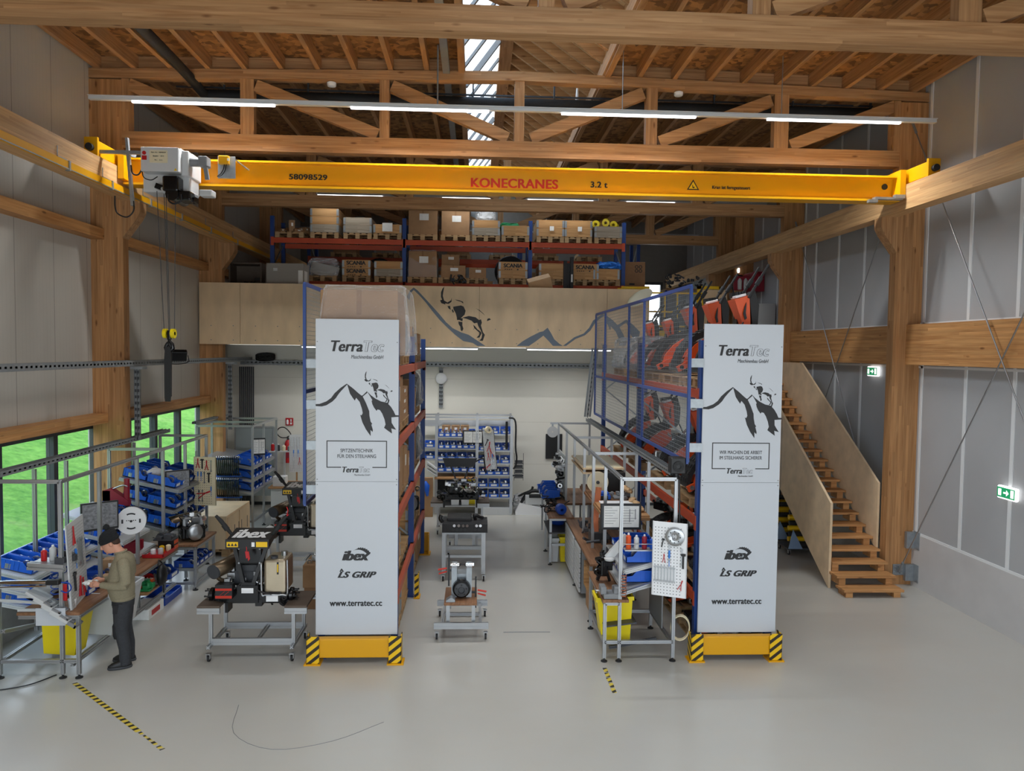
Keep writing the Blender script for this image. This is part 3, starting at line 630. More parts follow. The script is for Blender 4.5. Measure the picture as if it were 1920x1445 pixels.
for a, c_, l in ((-4.3, -2.45, 'left'), (-1.9, .07, 'middle'), (1.25, 3.4, 'right')):
    t = thing('strip_light', 'slim strip light under the mezzanine edge, %s one' % {'left': 'above the dark cabinet corner', 'middle': 'above the round wall lamp', 'right': 'beside the hanging cable duct'}[l], 'light', (a, 18.6, 4.22), 0, 'strip lights under the mezzanine')
    B().bx(a, c_, 18.55, 18.65, 4.245, 4.29).ob('housing', 'white', t); B().bx(a+.03, c_-.03, 18.57, 18.63, 4.225, 4.245).ob('led_strip', 'tube', t)
    area_lamp('lamp', ((a+c_)/2, 18.6, 4.21), c_-a, .06, 26)
# ================================================================ ROOF SERVICES
t = thing('air_duct', 'black insulated pipe hung under the roof behind the middle truss', 'pipe', (0, 14, 8.7))
B().tube([(-4.95, 14.0, 8.76), (7.4, 14.0, 8.76)], .1, 14).ob('pipe_run', 'rubber', t)
B().tube([(-4.95, 14.0, 8.76), (-4.9, 12.5, 8.8), (-4.85, 8.5, 8.8), (-4.85, 3, 8.8)], .085, 14).ob('branch_pipe', 'rubber', t)
b = B().bx(-5.5, 7.5, 14.1, 14.13, 8.92, 8.95)
for x in [-4.6+1.5*i for i in range(9)]: b.bx(x-.015, x+.015, 13.98, 14.02, 8.85, 9.1)
b.ob('hanger_rail', 'dark_grey', t)
for x, l in ((-2.55, 'left'), (3.55, 'right')):
    t = thing('smoke_detector', 'white round smoke detector under the truss, %s of the skylight' % l, 'smoke detector', (x, 13.3, 8.7), 0)
    B().lathe([(.02, 0), (.07, .01), (.08, .03), (.08, .07), (.05, .085)], Matrix.Translation((x, 13.34, zc(x)-.245)), 16).ob('detector_body', 'white', t)
t = thing('roof_speaker', 'white cone shaped ceiling fitting right of the skylight', 'ceiling fitting', (1.9, 14.3, 8.6))
B().lathe([(.1, 0), (.12, .02), (.13, .12), (.09, .16), (.03, .2), (.02, .42)], Matrix.Translation((1.85, 14.2, 8.72)), 16).ob('fitting_body', 'white', t)
t = thing('cable_duct', 'perforated grey cable duct beside the skylight under the roof', 'cable duct', (-.6, 8, 9))
B().bx(-.62, -.5, 2, 20, 8.98, 9.06).ob('duct_body', 'tray_grey', t)
# brace rods on the right wall
def rod(p, q, label):
    t = thing('brace_rod', label, 'brace', p); B().tube([p, q], .012, 6).ob('rod', 'steel', t); 
    d = (Vector(q)-Vector(p)).normalized(); B().tube([p, Vector(p)+d*.25], .022, 8).tube([Vector(q)-d*.25, q], .022, 8).ob('turnbuckle', 'galv', t)
rod((7.74, 13.1, .26), (7.74, 8.3, 7.9), 'steel brace rod rising towards the camera right of the stair column')
rod((7.70, 8.4, .48), (7.70, 13.1, 8.33), 'steel brace rod falling towards the camera right of the stair column')
rod((7.74, 17.9, .5), (7.74, 13.6, 7.3), 'steel brace rod rising towards the camera behind the stair')
rod((7.70, 13.6, .6), (7.70, 17.9, 7.4), 'steel brace rod falling towards the camera behind the stair')
for i, (x, y, z, l) in enumerate(((7.78, 13.19, .28, 'with bolts low on the stair column'), (8.0, 13.12, .85, 'upper one on the edge of the stair column'), (8.0, 13.12, .25, 'lower one on the edge of the stair column'))):
    t = thing('anchor_plate', 'galvanised anchor plate, '+l, 'anchor plate', (x, y, z))
    if i == 0:
        B().bx(x-.1, x+.1, y-.012, y, z-.1, z+.1).bx(x-.01, x+.01, y-.09, y-.012, z-.05, z+.07).ob('plate', 'galv', t); b = B()
        for dx in (-.06, .06):
            for dz in (-.06, 0, .06): b.cyl((x+dx, y-.03, z+dz), (x+dx, y-.012, z+dz), .014, 6)
        b.ob('bolt', 'steel', t)
    else:
        B().bx(x-.12, x+.03, y-.01, y+.06, z-.16, z+.14).bx(x+.02, x+.04, y-.16, y+.02, z-.16, z+.16).ob('plate', 'galv', t)
def exit_sign(x, y, z, label, s=1.0):
    t = thing('exit_sign', label, 'exit sign', (x, y, z))
    B().bev(x-.03, x+.03, y-.2*s, y+.2*s, z-.1*s, z+.1*s, .02).ob('sign_housing', 'lamp_white', t)
    g_ = B().bx(x-.034, x-.03, y-.18*s, y+.19*s, z-.075*s, z+.075*s).ob('sign_face', 'exit_green', t)
    a = Matrix.Translation((x-.036, y, z))
    b = B().bx(x-.038, x-.034, y-.02*s, y+.05*s, z-.012*s, z+.012*s); b.prism([(y-.06*s, z), (y-.01*s, z+.045*s), (y-.01*s, z-.045*s)], x-.038, x-.034, 'x')
    b.prism([(y+.10*s, z-.05*s), (y+.16*s, z-.05*s), (y+.16*s, z+.05*s), (y+.1*s, z+.05*s)], x-.038, x-.034, 'x'); b.prism([(y-.16*s, z-.055*s), (y-.1*s, z-.055*s), (y-.1*s, z+.06*s), (y-.16*s, z+.06*s)], x-.038, x-.034, 'x')
    b.ob('pictogram', 'lamp_white', t)
exit_sign(7.99, 10.74, 2.16, 'green exit sign low on the bare grey wall nearest the camera')
exit_sign(7.99, 14.65, 3.88, 'green exit sign under the deep timber rail behind the stair')
exit_sign(7.6, 21.6, 6.62, 'green exit sign high above the red hose cabinet', .7)
t = thing('floor_tape', 'worn yellow and black floor tape near the person', 'floor tape', (-4.1, 8.6, 0))
d = Vector((1.73, -1.6, 0)).normalized(); nn = Vector((d.y, -d.x, 0))
b = B(); pos = 0.0; random.seed(3)
while pos < 2.36:
    L = .2 if pos < 1.6 else random.uniform(.03, .1)
    p = Vector((-4.96, 9.38, .001))+d*pos; q = p+d*min(L, 2.36-pos); w2 = .03 if pos < 1.6 else random.uniform(.012, .03)
    b._new([p+nn*w2, p-nn*w2, q-nn*w2, q+nn*w2], [(0, 1, 2, 3)]); pos += L+(0 if pos < 1.55 else random.uniform(.01, .05))
b.ob('tape_strip', 'floor_tape', t)
t = thing('floor_tape', 'short yellow and black floor tape before the right workbench', 'floor tape', (1.75, 9.3, 0))
b = B()
for i in range(5): b._new([Vector((1.72+random.uniform(-.006, .006), 9.69-i*.15, .001)), Vector((1.78, 9.69-i*.15, .001)), Vector((1.78, 9.56-i*.15, .001)), Vector((1.725, 9.56-i*.15, .001))], [(0, 1, 2, 3)])
b.ob('tape_strip', 'floor_tape', t)
b = B(); b.tube([(-2.75, 8.75, .002), (-2.6, 8.1, .002), (-2.1, 7.75, .002), (-1.5, 7.9, .002), (-1.0, 8.3, .002)], .003, 4)
tag(b.ob('floor_scratch', 'mid_grey'), 'thin curved scratch on the floor in front of the left pillar sign', 'scratch')
b = B().bx(.45, 1.15, 10.96, 10.985, 0, .003); tag(b.ob('floor_joint', 'mid_grey'), 'short dark joint line in the floor beside the axle trolley', 'floor joint')
# ================================================================ STORAGE PROTOTYPES (built at the origin, copied by size)
def make_pallet(L=.8, W=1.2, name='pallet'):
    """x width L, y length W, 0.144 high"""
    b = B(); n = 5
    for i in range(n):
        x = -L/2+.05+i*(L-.1)/(n-1); b.bx(x-.06, x+.06, -W/2, W/2, .122, .144)
    for y in (-W/2+.06, 0, W/2-.06): b.bx(-L/2, L/2, y-.06, y+.06, .1, .122)
    for x in (-L/2+.06, 0, L/2-.06):
        b.bx(x-.06, x+.06, -W/2, W/2, 0, .02)
        for y in (-W/2+.07, 0, W/2-.07): b.bx(x-.06, x+.06, y-.07, y+.07, .02, .1)
    return tag(b.ob(name, 'pallet_wood'), 'pallet', 'pallet')
PAL = Proto(make_pallet())
def pallet(x, y, z, label, rz=0, sx_=1, sy_=1): return PAL((x, y, z), rz, label, sc=(sx_, sy_, 1))
def make_crate(W, L, H, rows, m='crate_wood', fill=None, body=None):
    """timber pallet collar with steel hinge corners; open top"""
    t = thing('wooden_crate', 'crate', 'crate'); r = H/rows
    for k in range(rows):
        z0, z1 = k*r+.003, (k+1)*r-.003
        B().bx(-W/2, W/2, -L/2, -L/2+.02, z0, z1).bx(-W/2, W/2, L/2-.02, L/2, z0, z1).bx(-W/2, -W/2+.02, -L/2+.02, L/2-.02, z0, z1).bx(W/2-.02, W/2, -L/2+.02, L/2-.02, z0, z1).ob('collar_board', m if not isinstance(m, (list, tuple)) else m[k], t)
    b = B()
    for sx_ in (-1, 1):
        for sy_ in (-1, 1):
            x, y = sx_*W/2, sy_*L/2
            for k in range(rows):
                z0, z1 = k*r+.02, (k+1)*r-.02
                b.bx(min(x, x-sx_*.05), max(x, x-sx_*.05), min(y, y+sy_*.006), max(y, y+sy_*.006), z0, z1).bx(min(x, x+sx_*.006), max(x, x+sx_*.006), min(y, y-sy_*.05), max(y, y-sy_*.05), z0, z1)
    b.ob('corner_hinge', 'galv', t)
    B().bx(-W/2+.02, W/2-.02, -L/2+.02, L/2-.02, 0, H*.8).ob('contents', fill or 'cardboard_dark', t)
    return t
def make_box(W, L, H, m='cardboard', lab=True, tape=True):
    t = thing('cardboard_box', 'box', 'box')
    B().bev(-W/2, W/2, -L/2, L/2, 0, H, .008).ob('carton', m, t)
    if tape: B().bx(-.025, .025, -L/2-.002, L/2+.002, H*.62, H+.002).ob('tape', 'cardboard_dark', t)
    if lab: B().bx(-W*.12, W*.2, -L/2-.003, -L/2-.001, H*.55, H*.8).bx(-W/2-.003, -W/2-.001, -L*.1, L*.2, H*.5, H*.8).bx(W/2+.001, W/2+.003, -L*.25, L*.02, H*.5, H*.8).ob('label_sheet', 'paper', t)
    return t
def lumpy(W, L, H, jit=.05, seed=1, sub=3, r=.12):
    """film wrapped load: rounded box with creases"""
    rnd = random.Random(seed); b = bmesh.new(); t = B(); t.bm.free(); t.bm = b; t.bx(-W/2, W/2, -L/2, L/2, 0, H)
    bmesh.ops.bevel(b, geom=list(b.edges), offset=min(r, W*.3, H*.3), segments=2, affect='EDGES', profile=.6)
    bmesh.ops.subdivide_edges(b, edges=list(b.edges), cuts=sub, use_grid_fill=True)
    for v in b.verts:
        if v.co.z > .01: v.co += Vector((rnd.uniform(-1, 1), rnd.uniform(-1, 1), rnd.uniform(-1, 1)))*jit*.5; v.co.x *= 1-.12*(v.co.z/H)**2; v.co.y *= 1-.1*(v.co.z/H)**2
    return t
def make_wrapped(W, L, H, seed=1, core='dark_grey'):
    t = thing('wrapped_load', 'load', 'wrapped load')
    lumpy(W*.9, L*.9, H*.94, .06, seed, 2).ob('load_core', core, t, smooth=False)
    lumpy(W, L, H, .05, seed+9, 3).ob('stretch_film', 'film', t)
    return t
def junk(b, x0, x1, y0, y1, z0, z1, n, rnd):
    """loose machine parts: short rods, rings and blocks"""
    for _ in range(n):
        p = Vector((rnd.uniform(x0, x1), rnd.uniform(y0, y1), rnd.uniform(z0, z1))); k = rnd.random()
        if k < .35: b.bev(p.x-rnd.uniform(.02, .07), p.x+rnd.uniform(.02, .07), p.y-rnd.uniform(.02, .06), p.y+rnd.uniform(.02, .06), p.z-rnd.uniform(.02, .05), p.z+rnd.uniform(.02, .05), .006)
        elif k < .7:
            d = Vector((rnd.uniform(-1, 1), rnd.uniform(-1, 1), rnd.uniform(-.7, .7))).normalized()*rnd.uniform(.04, .12); b.tube([p-d, p+d], rnd.uniform(.008, .025), 8)
        else:
            e = Euler((rnd.uniform(0, 3), rnd.uniform(0, 3), 0)).to_matrix().to_4x4(); r = rnd.uniform(.03, .07); b.lathe([(r*.5, -.015), (r, -.015), (r, .015), (r*.5, .015)], Matrix.Translation(p) @ e, 14)
def make_engine(seed=1, W=.5, L=.6, H=.45):
    """black and silver engine block with pulleys, pipes and covers"""
    rnd = random.Random(seed); t = thing('engine', 'engine', 'engine')
    B().bev(-W*.42, W*.42, -L*.4, L*.4, .03, H*.55, .03).bev(-W*.3, W*.3, -L*.46, -L*.38, .05, H*.5, .02).ob('crankcase', 'gloss_black', t)
    b = B().bev(-W*.3, W*.3, -L*.3, L*.3, H*.55, H*.85, .02)
    for i in range(6): b.bx(-W*.34, W*.34, -L*.3+i*L*.11, -L*.3+i*L*.11+.012, H*.5, H*.8)
    b.ob('cylinder_head', 'steel', t)
    B().lathe([(.02, 0), (W*.26, 0), (W*.26, .03), (W*.2, .05), (.03, .05)], Matrix.Translation((W*.05, -L*.46, H*.34)) @ Euler((PI/2, 0, 0)).to_matrix().to_4x4(), 20).ob('flywheel_cover', 'steel', t)
    b = B(); junk(b, -W*.5, W*.5, -L*.5, L*.5, H*.2, H*.95, 16, rnd); b.ob('ancillary', 'black', t)
    b = B(); junk(b, -W*.45, W*.45, -L*.5, L*.4, H*.25, H*.95, 12, rnd); b.ob('fitting', 'chrome', t)
    b = B()
    for i in range(4):
        p = [Vector((rnd.uniform(-W*.4, W*.4), rnd.uniform(-L*.5, L*.4), rnd.uniform(H*.3, H)))]
        for j in range(3): p.append(p[-1]+Vector((rnd.uniform(-.12, .12), rnd.uniform(-.12, .12), rnd.uniform(-.08, .1))))
        b.tube(p, .008, 6)
    b.ob('hose', 'rubber', t)
    return t
def make_mower():
    """two wheeled slope mower parked on a pallet: fender side at -x, handles rising towards +x; about 1.05 wide, 0.9 long, 1.5 high"""
    t = thing('slope_mower', 'mower', 'mower')
    B().bev(-.45, .5, -.4, .4, .06, .2, .02).bev(-.1, .45, -.3, .35, .2, .55, .03).bar((.1, 0, .5), (.16, 0, .95), .12, .16, up=(0, 1, 0)).ob('chassis', 'gloss_black', t)
    arc = [(-.52+.62*(1-math.cos(a)), .12+.62*math.sin(a)) for a in [i*PI/2/9 for i in range(10)]]
    inn = [(-.46+.56*(1-math.cos(a)), .12+.52*math.sin(a)) for a in [i*PI/2/9 for i in range(10)]]
    b = B().prism(arc+inn[::-1], -.36, -.02)
    for i in range(1, 9):
        x, z = arc[i]; a = i*PI/2/9
        for y in (-.33, -.23, -.13): b.c(0, 0, 0, .05, .07, .035, Matrix.Translation((x, y+(.04 if i % 2 else 0), z)) @ Matrix.Rotation(-(PI/2-a), 4, 'Y'))
    b.ob('tread_roller', 'rubber', t)
    pl = [(-.45, .12), (-.38, .32), (-.24, .49), (-.06, .61), (.12, .65), (.14, .3), (-.05, .3), (-.3, .12)]
    B().prism(pl, -.41, -.36).bar((-.52, -.42, .1), (-.05, -.42, .34), .05, .09).bar((-.05, -.42, .34), (.3, -.42, .36), .05, .07).ob('fender_plate', 'orange', t)
    B().cyl((-.46, -.46, .13), (-.46, -.4, .13), .035, 10).cyl((-.18, -.45, .28), (-.18, -.41, .28), .03, 10).ob('lamp', 'chrome', t)
    b = B().bev(-.22, .1, -.52, -.38, .03, .25, .04).cyl((-.06, -.56, .14), (-.06, -.5, .14), .07, 14).bev(.16, .3, -.46, -.3, .14, .34, .02)
    b.ob('gear_housing', 'steel', t)
    # console: orange wedge, dark flank, pale top, two handles
    M = Matrix.Translation((.12, -.12, .93)) @ Matrix.Rotation(-.12, 4, 'Y') @ Matrix.Diagonal((.78, .9, .95, 1))
    b = B(); v = [(-.15, -.17, .22), (.13, -.17, .26), (.13, .17, .26), (-.15, .17, .22), (.02, -.1, -.3), (.12, -.1, -.3), (.12, .1, -.3), (.02, .1, -.3)]
    b._new([M @ Vector(p) for p in v], [(0, 1, 2, 3), (4, 5, 6, 7), (0, 1, 5, 4), (1, 2, 6, 5), (2, 3, 7, 6), (3, 0, 4, 7)]); con = b.ob('console_cover', 'orange', t)
    B().prism([(.14, -.3), (.24, -.2), (.3, .1), (.25, .32), (.14, .26)], -.15, .15, 'y', M).ob('console_flank', 'black', t)
    B().bev(-.08, .12, -.14, .12, .245, .285, .01, M @ Matrix.Rotation(-.12, 4, 'Y')).ob('control_panel', 'white', t)
    b = B()
    for i in range(4): b.c(-.07+i*.05, -.08, .305, .03, .08, .05, M)
    b.bx(-.12, .16, .02, .15, .25, .33, M)
    b.ob('switch', 'black', t)
    for y in (-.2, .2): 
        h = B().tube([M @ Vector((.1, y, .22)), M @ Vector((.24, y, .38)), M @ Vector((.52, y, .68))], [.024, .02, .016], 8).tube([M @ Vector((.26, y, .40)), M @ Vector((.36, y, .5))], .034, 8).ob('handle', 'rubber', t)
    b = B().prism([(.0, -.1), (-.02, .0), (.02, .1), (.06, .16), (.05, .1), (.03, 0), (.04, -.08)], -.178, -.165, 'y', M); b.ob('emblem', 'logo_black', con)
    r = random.Random(5); b = B(); junk(b, -.1, .45, -.45, -.3, .25, .6, 10, r); b.ob('engine_fitting', 'chrome', t)
    b = B().tube([(.1, -.3, .5), (.0, -.38, .62), (.1, -.3, .8)], .012, 6).tube([(.3, -.3, .4), (.36, -.4, .55), (.3, -.2, .8)], .014, 6); b.ob('hose', 'rubber', t)
    B().bx(.12, .30, -.475, -.47, .38, .46).ob('badge', 'chrome', t)
    return t
MOW = Proto(make_mower())
# ================================================================ PALLET RACKS
def rack(name, label, X0, X1, ys, levels, top, bm_mat, near=True):
    """X0..X1 depth, frames at ys, beam tops at levels"""
    t = thing(name, label, 'pallet rack', ((X0+X1)/2, ys[0], 0))
    for y in ys:
        for x in (X0, X1):
            s = 1 if x == X0 else -1
            b = B().bx(min(x, x+s*.09), max(x, x+s*.09), y-.05, y-.042, 0, top).bx(min(x, x+s*.012), max(x, x+s*.012), y-.042, y+.042, 0, top).bx(min(x, x+s*.09), max(x, x+s*.09), y+.042, y+.05, 0, top).bx(min(x-.02, x+s*.11), max(x+.02, x+s*.11), y-.07, y+.07, 0, .012)
            b.ob('upright', 'rack_blue', t)
        z = .3; f = 1; 
        while z+.75 < top:
            a, c_ = (X0+.08, X1-.08) if f > 0 else (X1-.08, X0+.08)
            B().bar((a, y, z), (c_, y, z+.75), .03, .03).ob('brace', 'galv', t); z += .75; f = -f
        B().bar((X0+.08, y, .2), (X1-.08, y, .2), .03, .03).bar((X0+.08, y, top-.1), (X1-.08, y, top-.1), .03, .03).ob('tie', 'galv', t)
    for y0, y1 in zip(ys, ys[1:]):
        for z in levels:
            for x in (X0, X1):
                s = 1 if x == X0 else -1
                B().bx(min(x-s*.005, x+s*.05), max(x-s*.005, x+s*.05), y0+.05, y1-.05, z-.12, z).bx(min(x-s*.008, x+s*.05), max(x-s*.008, x+s*.05), y0-.03, y0+.05, z-.18, z+.02).bx(min(x-s*.008, x+s*.05), max(x-s*.008, x+s*.05), y1-.05, y1+.03, z-.18, z+.02).ob('beam', bm_mat, t)
    return t
rack('pallet_rack', 'left pallet rack of blue frames and dull orange beams behind the sign', -2.1, -1.03, (10.12, 12.65, 15.3), (.92, 1.97, 2.98, 3.97), 4.42, 'rack_orange_dull')
rack('pallet_rack', 'right pallet rack of blue frames and bright orange beams holding orange mowers', 3.06, 4.16, (10.12, 14.0, 17.95), (.87, 1.93, 3.7), 4.38, 'rack_orange')
def mesh_guard(name, label, X, s, y0, y1, zlo, zhi, posts, dz=.06, dy=.06):
    t = thing(name, label, 'mesh panel', (X, y0, zlo))
    for y in posts: B().bx(X-.02, X+.02, y-.02, y+.02, zlo, zhi).ob('post', 'mesh_blue' if y > y0+.1 else 'rack_blue', t)
    zs = [zlo, 3.62, zhi] if zlo < 3.4 else [zlo, zhi]
    for z in zs: B().bx(X-.016, X+.016, y0, y1, z-.025, z+.025).ob('frame_rail', 'mesh_blue', t)
    b = B(); z = zlo+dz
    while z < zhi: b.bar((X, y0, z), (X, y1, z), .0035, .0035); z += dz
    y = y0+dy
    while y < y1: b.bar((X+.005, y, zlo), (X+.005, y, zhi), .0025, .0025); y += dy
    b.ob('wire_mesh', 'galv', t)
    for z in (zlo+.2, zlo+.8, zlo+1.35, zlo+1.9, zhi-.55):
        if z < 4.4: B().bx(min(X, X+s*.15), max(X, X+s*.2), y0+.0, y0+.05, z-.06, z+.06).ob('spacer_bracket', 'galv', t)
    return t
mesh_guard('mesh_panel', 'tall blue mesh panel beyond the left edge of the left pillar sign', -2.29, 1, 10.12, 15.2, 2.1, 5.06, (10.12, 12.7, 15.2))
mesh_guard('mesh_panel', 'long blue mesh panel along the aisle side of the orange mower rack', 2.88, 1, 9.95, 17.9, 2.72, 5.1, (9.95, 12.73, 14.0, 16.6, 17.9))
# ---------------------------------------------------------------- sign faces at the rack ends
LG = [[(-33, 683), (0, 681), (60, 658), (100, 628), (130, 586), (180, 540), (235, 502), (240, 508), (215, 535), (190, 562), (165, 592), (140, 630), (110, 660), (60, 692), (20, 703), (-33, 700)],
      [(236, 504), (290, 545), (335, 585), (362, 606), (372, 603), (408, 567), (412, 580), (372, 614), (400, 670), (428, 740), (430, 780), (440, 830), (455, 853), (447, 858), (460, 903), (458, 922), (440, 905), (441, 958), (400, 900), (370, 840), (350, 773), (362, 778), (372, 758), (365, 720), (345, 660), (315, 625), (303, 650), (285, 625), (262, 590), (250, 550)],
      [(408, 567), (440, 600), (480, 630), (530, 655), (580, 665), (615, 700), (640, 740), (655, 773), (688, 775), (688, 787), (620, 793), (622, 840), (640, 870), (662, 902), (620, 890), (626, 935), (590, 910), (557, 885), (570, 855), (560, 810), (540, 760), (520, 730), (500, 725), (492, 738), (470, 710), (455, 680), (448, 650), (455, 645), (435, 610)]]
LGOAT = [[(405+(u-376)*.65, 392+(v-82)*.705) for u, v in p] for p in GOAT]
def sign(x0, zt, yf, label, lines, pos):
    t = thing('pillar_sign', label, 'sign', (x0+.55, yf, .36))
    k = .001528; f = lambda u, v: (x0+.05+u*k, zt-.085-v*k)
    zs = zt-303*.00713
    B().bx(x0, x0+1.09, yf, yf+.025, zs+.002, zt).bx(x0, x0+1.09, yf, yf+.025, .36, zs-.002).bx(x0+.01, x0+1.08, yf+.02, yf+.03, .4, zt-.02).ob('sign_board', 'sign_white', t)
    b = B()
    for u, z in ((.02, zt-.3), (1.07, zt-.3), (.02, zs+.03), (1.07, zs+.03), (.02, zs-.04), (1.07, zs-.04)): b.cyl((x0+u, yf-.004, z), (x0+u, yf, z), .008, 8)
    b.ob('fixing_screw', 'mid_grey', t)
    decal(LG, 'logo_black', t, f, yf-.002, yf, 'mountain_motif'); decal(LGOAT, 'logo_black', t, f, yf-.002, yf, 'ibex_motif')
    P = lambda px, py: (x0+px*.00713, yf-.002, zt-py*.00713)
    def tx(px, py, s_, size, al='CENTER', m='logo_black', dy=0, **kw):
        x, y, z = P(px, py); return text('lettering', s_, m, t, facing(x, y-dy, z), size, al, .002, **kw)
    def brand(px, py, w_):
        x, y, z = P(px, py); s_ = w_*.295; a = w_*.595
        text('lettering', 'Terra', 'logo_black', t, facing(x, y, z), s_, 'LEFT', .002, .24, s_*.006, width=a, fat=.08, spacing=1.05)
        text('lettering', 'Tec', 'logo_black', t, facing(x+a+w_*.015, y, z), s_, 'LEFT', .002, .24, s_*.012, width=w_*.39, fat=.09, spacing=1.12)
        text('lettering', 'Tec', 'sign_white', t, facing(x+a+w_*.015+w_*.006, y-.0022, z), s_, 'LEFT', .002, .24, -s_*.004, width=w_*.378, fat=.06, spacing=1.12)
    brand(28, 51, .70); tx(95, 70, 'Maschinenbau GmbH', .07, shear=.2, bold=0, width=.425, fat=.02)
    # framed slogan
    b = B()
    a, c_, d, e = 20*.00713, 132*.00713, zt-226*.00713, zt-277*.00713
    w_ = .012
    b.bx(x0+a, x0+c_, yf-.002, yf, d-w_, d).bx(x0+a, x0+a+w_, yf-.002, yf, e, d-w_).bx(x0+c_-w_, x0+c_, yf-.002, yf, e, d-w_).bx(x0+a+w_, x0+a+27*.00713, yf-.002, yf, e, e+w_).bx(x0+c_-27*.00713, x0+c_-w_, yf-.002, yf, e, e+w_)
    b.ob('slogan_frame', 'logo_black', t)
    tx(76, 245, lines[0][0], .068, bold=0, width=lines[0][1], fat=.015, spacing=1.04); tx(76, 255.5, lines[1][0], .068, bold=0, width=lines[1][1], fat=.015, spacing=1.04)
    brand(49, 281, .365); tx(86, 290.5, 'Maschinenbau GmbH', .032, shear=.2, width=.21)
    # ibex wordmark with toothed horn arc, second wordmark, web address
    tx(75, 444, 'ibex', .185, shear=.3, bold=.003, width=.375, fat=.1, spacing=1.02)
    cx, cz = x0+83*.00713, zt-449*.00713; R1, R2 = .15, .12
    arc = []
    for i in range(19):
        a = math.radians(128-i*5.6); r = R1*(.93+.07*i/18)+(.012 if i % 2 and i > 3 else 0); arc.append((cx+r*math.cos(a)*1.0, cz+r*math.sin(a)))
    for i in range(19):
        a = math.radians(27.2+i*5.6); r = R1*.95-.034*math.sin(min(1, (18-i)/14)*PI/2); arc.append((cx+r*math.cos(a), cz+r*math.sin(a)))
    B().prism(arc, yf-.002, yf).ob('horn_arc', 'logo_black', t)
    tx(77, 480, 'LS GRIP', .115, shear=.42, bold=.002, width=.52, fat=.09, spacing=1.06)
    x, y, z = P(48, 471); B().prism([(x-.028, z-.02), (x-.004, z+.022), (x+.006, z+.022), (x+.034, z-.02), (x+.012, z-.02), (x, z-.002), (x-.008, z-.02)], yf-.002, yf).ob('caret_mark', 'logo_black', t)
    tx(75, 534, 'www.terratec.cc', .118, bold=.0015, width=.70, fat=.06, spacing=1.06)
sign(-2.115, 4.595, 9.985, 'tall white pillar sign with SPITZENTECHNIK slogan', (('SPITZENTECHNIK', .43), ('FÜR DEN STEILHANG', .51)), 'left')
sign(3.085, 4.60, 9.985, 'tall white pillar sign with WIR MACHEN DIE ARBEIT slogan', (('WIR MACHEN DIE ARBEIT', .59), ('IM STEILHANG SICHERER', .59)), 'right')
def guard(x0, x1, y, label):
    t = thing('rack_guard', label, 'guard rail', ((x0+x1)/2, y, 0))
    B().bev(x0+.12, x1-.12, y-.06, y+.0, .085, .345, .015).bx(x0+.12, x1-.12, y-.06, y+.02, .34, .35).ob('guard_beam', 'crane_yellow', t)
    for x, s in ((x0, 1), (x1, -1)):
        B().bev(min(x, x+s*.17), max(x, x+s*.17), y-.09, y-.075, .02, .385, .006).bev(min(x, x+s*.015), max(x, x+s*.015), y-.09, y+.08, .02, .385, .006).prism([(x, .385), (x+s*.12, .385), (x+s*.17, .34), (x+s*.17, .33), (x, .33)], y-.092, y-.074).ob('corner_guard', 'hazard', t)
        B().bx(min(x-s*.03, x+s*.19), max(x-s*.03, x+s*.19), y-.11, y+.1, 0, .02).cyl((x-s*.01, y-.1, .02), (x-s*.01, y-.1, .035), .014, 6).ob('foot_plate', 'crane_yellow', t)
guard(-2.21, -.955, 9.93, 'yellow guard rail with striped corners under the left pillar sign')
guard(2.96, 4.22, 9.93, 'yellow guard rail with striped corners under the right pillar sign')
t = thing('post_guard', 'striped yellow post guard at the middle upright of the left rack', 'post guard', (-.98, 12.55, 0))
B().bev(-1.0, -.93, 12.50, 12.515, .02, .42, .005).bev(-.945, -.93, 12.515, 12.7, .02, .42, .005).ob('guard_angle', 'hazard', t); B().bx(-1.01, -.91, 12.48, 12.72, 0, .02).ob('foot_plate', 'crane_yellow', t)
t = thing('post_guard', 'plain yellow post guard at the far upright of the left rack', 'post guard', (-.98, 15.4, 0))
B().bev(-1.45, -.93, 15.42, 15.44, .02, .42, .005).bev(-.945, -.93, 15.2, 15.42, .02, .42, .005).ob('guard_angle', 'crane_yellow', t); B().bx(-1.46, -.90, 15.18, 15.46, 0, .02).ob('foot_plate', 'crane_yellow', t)
# ---------------------------------------------------------------- loads in the left rack
LV = {'top level': 3.97, 'upper level': 2.98, 'middle level': 1.97, 'low level': .92, 'floor level': 0.012}
PLB = Proto(make_box(.75, .8, .8, 'cardboard', False)); BOXP = Proto(make_box(.75, .8, .8)); CRP = Proto(make_crate(.8, 1.2, .4, 2)); WRP = Proto(make_wrapped(.95, 1.0, .75, 3)); ENG = Proto(make_engine(3)); OLDC = Proto(make_crate(.8, 1.2, .2, 1, 'old_crate_wood'))
DKW = Proto(make_wrapped(.95, 1.0, .8, 21, 'gloss_black'))
def lbl(what, lev, pos, side): return '%s, %s of the %s rack, %s' % (what, lev, side, pos)
XC = -1.58
plan = [('top level', [(10.75, 'bigbox'), (12.1, 'wrap'), (13.3, 'stack'), (14.6, 'crate')]),
        ('upper level', [(10.75, 'box'), (11.95, 'stack'), (13.3, 'box2'), (14.55, 'dwrap')]),
        ('middle level', [(10.75, 'box'), (12.0, 'box2'), (13.3, 'box'), (14.55, 'dwrap')]),
        ('low level', [(10.75, 'crate'), (12.0, 'empty'), (13.3, 'crate'), (14.55, 'engine')]),
        ('floor level', [(10.8, 'old'), (12.0, 'crate'), (13.5, 'old'), (14.7, 'box')])]
pos4 = ('nearest the sign', 'second from the sign', 'third from the sign', 'last in the row')
random.seed(11)
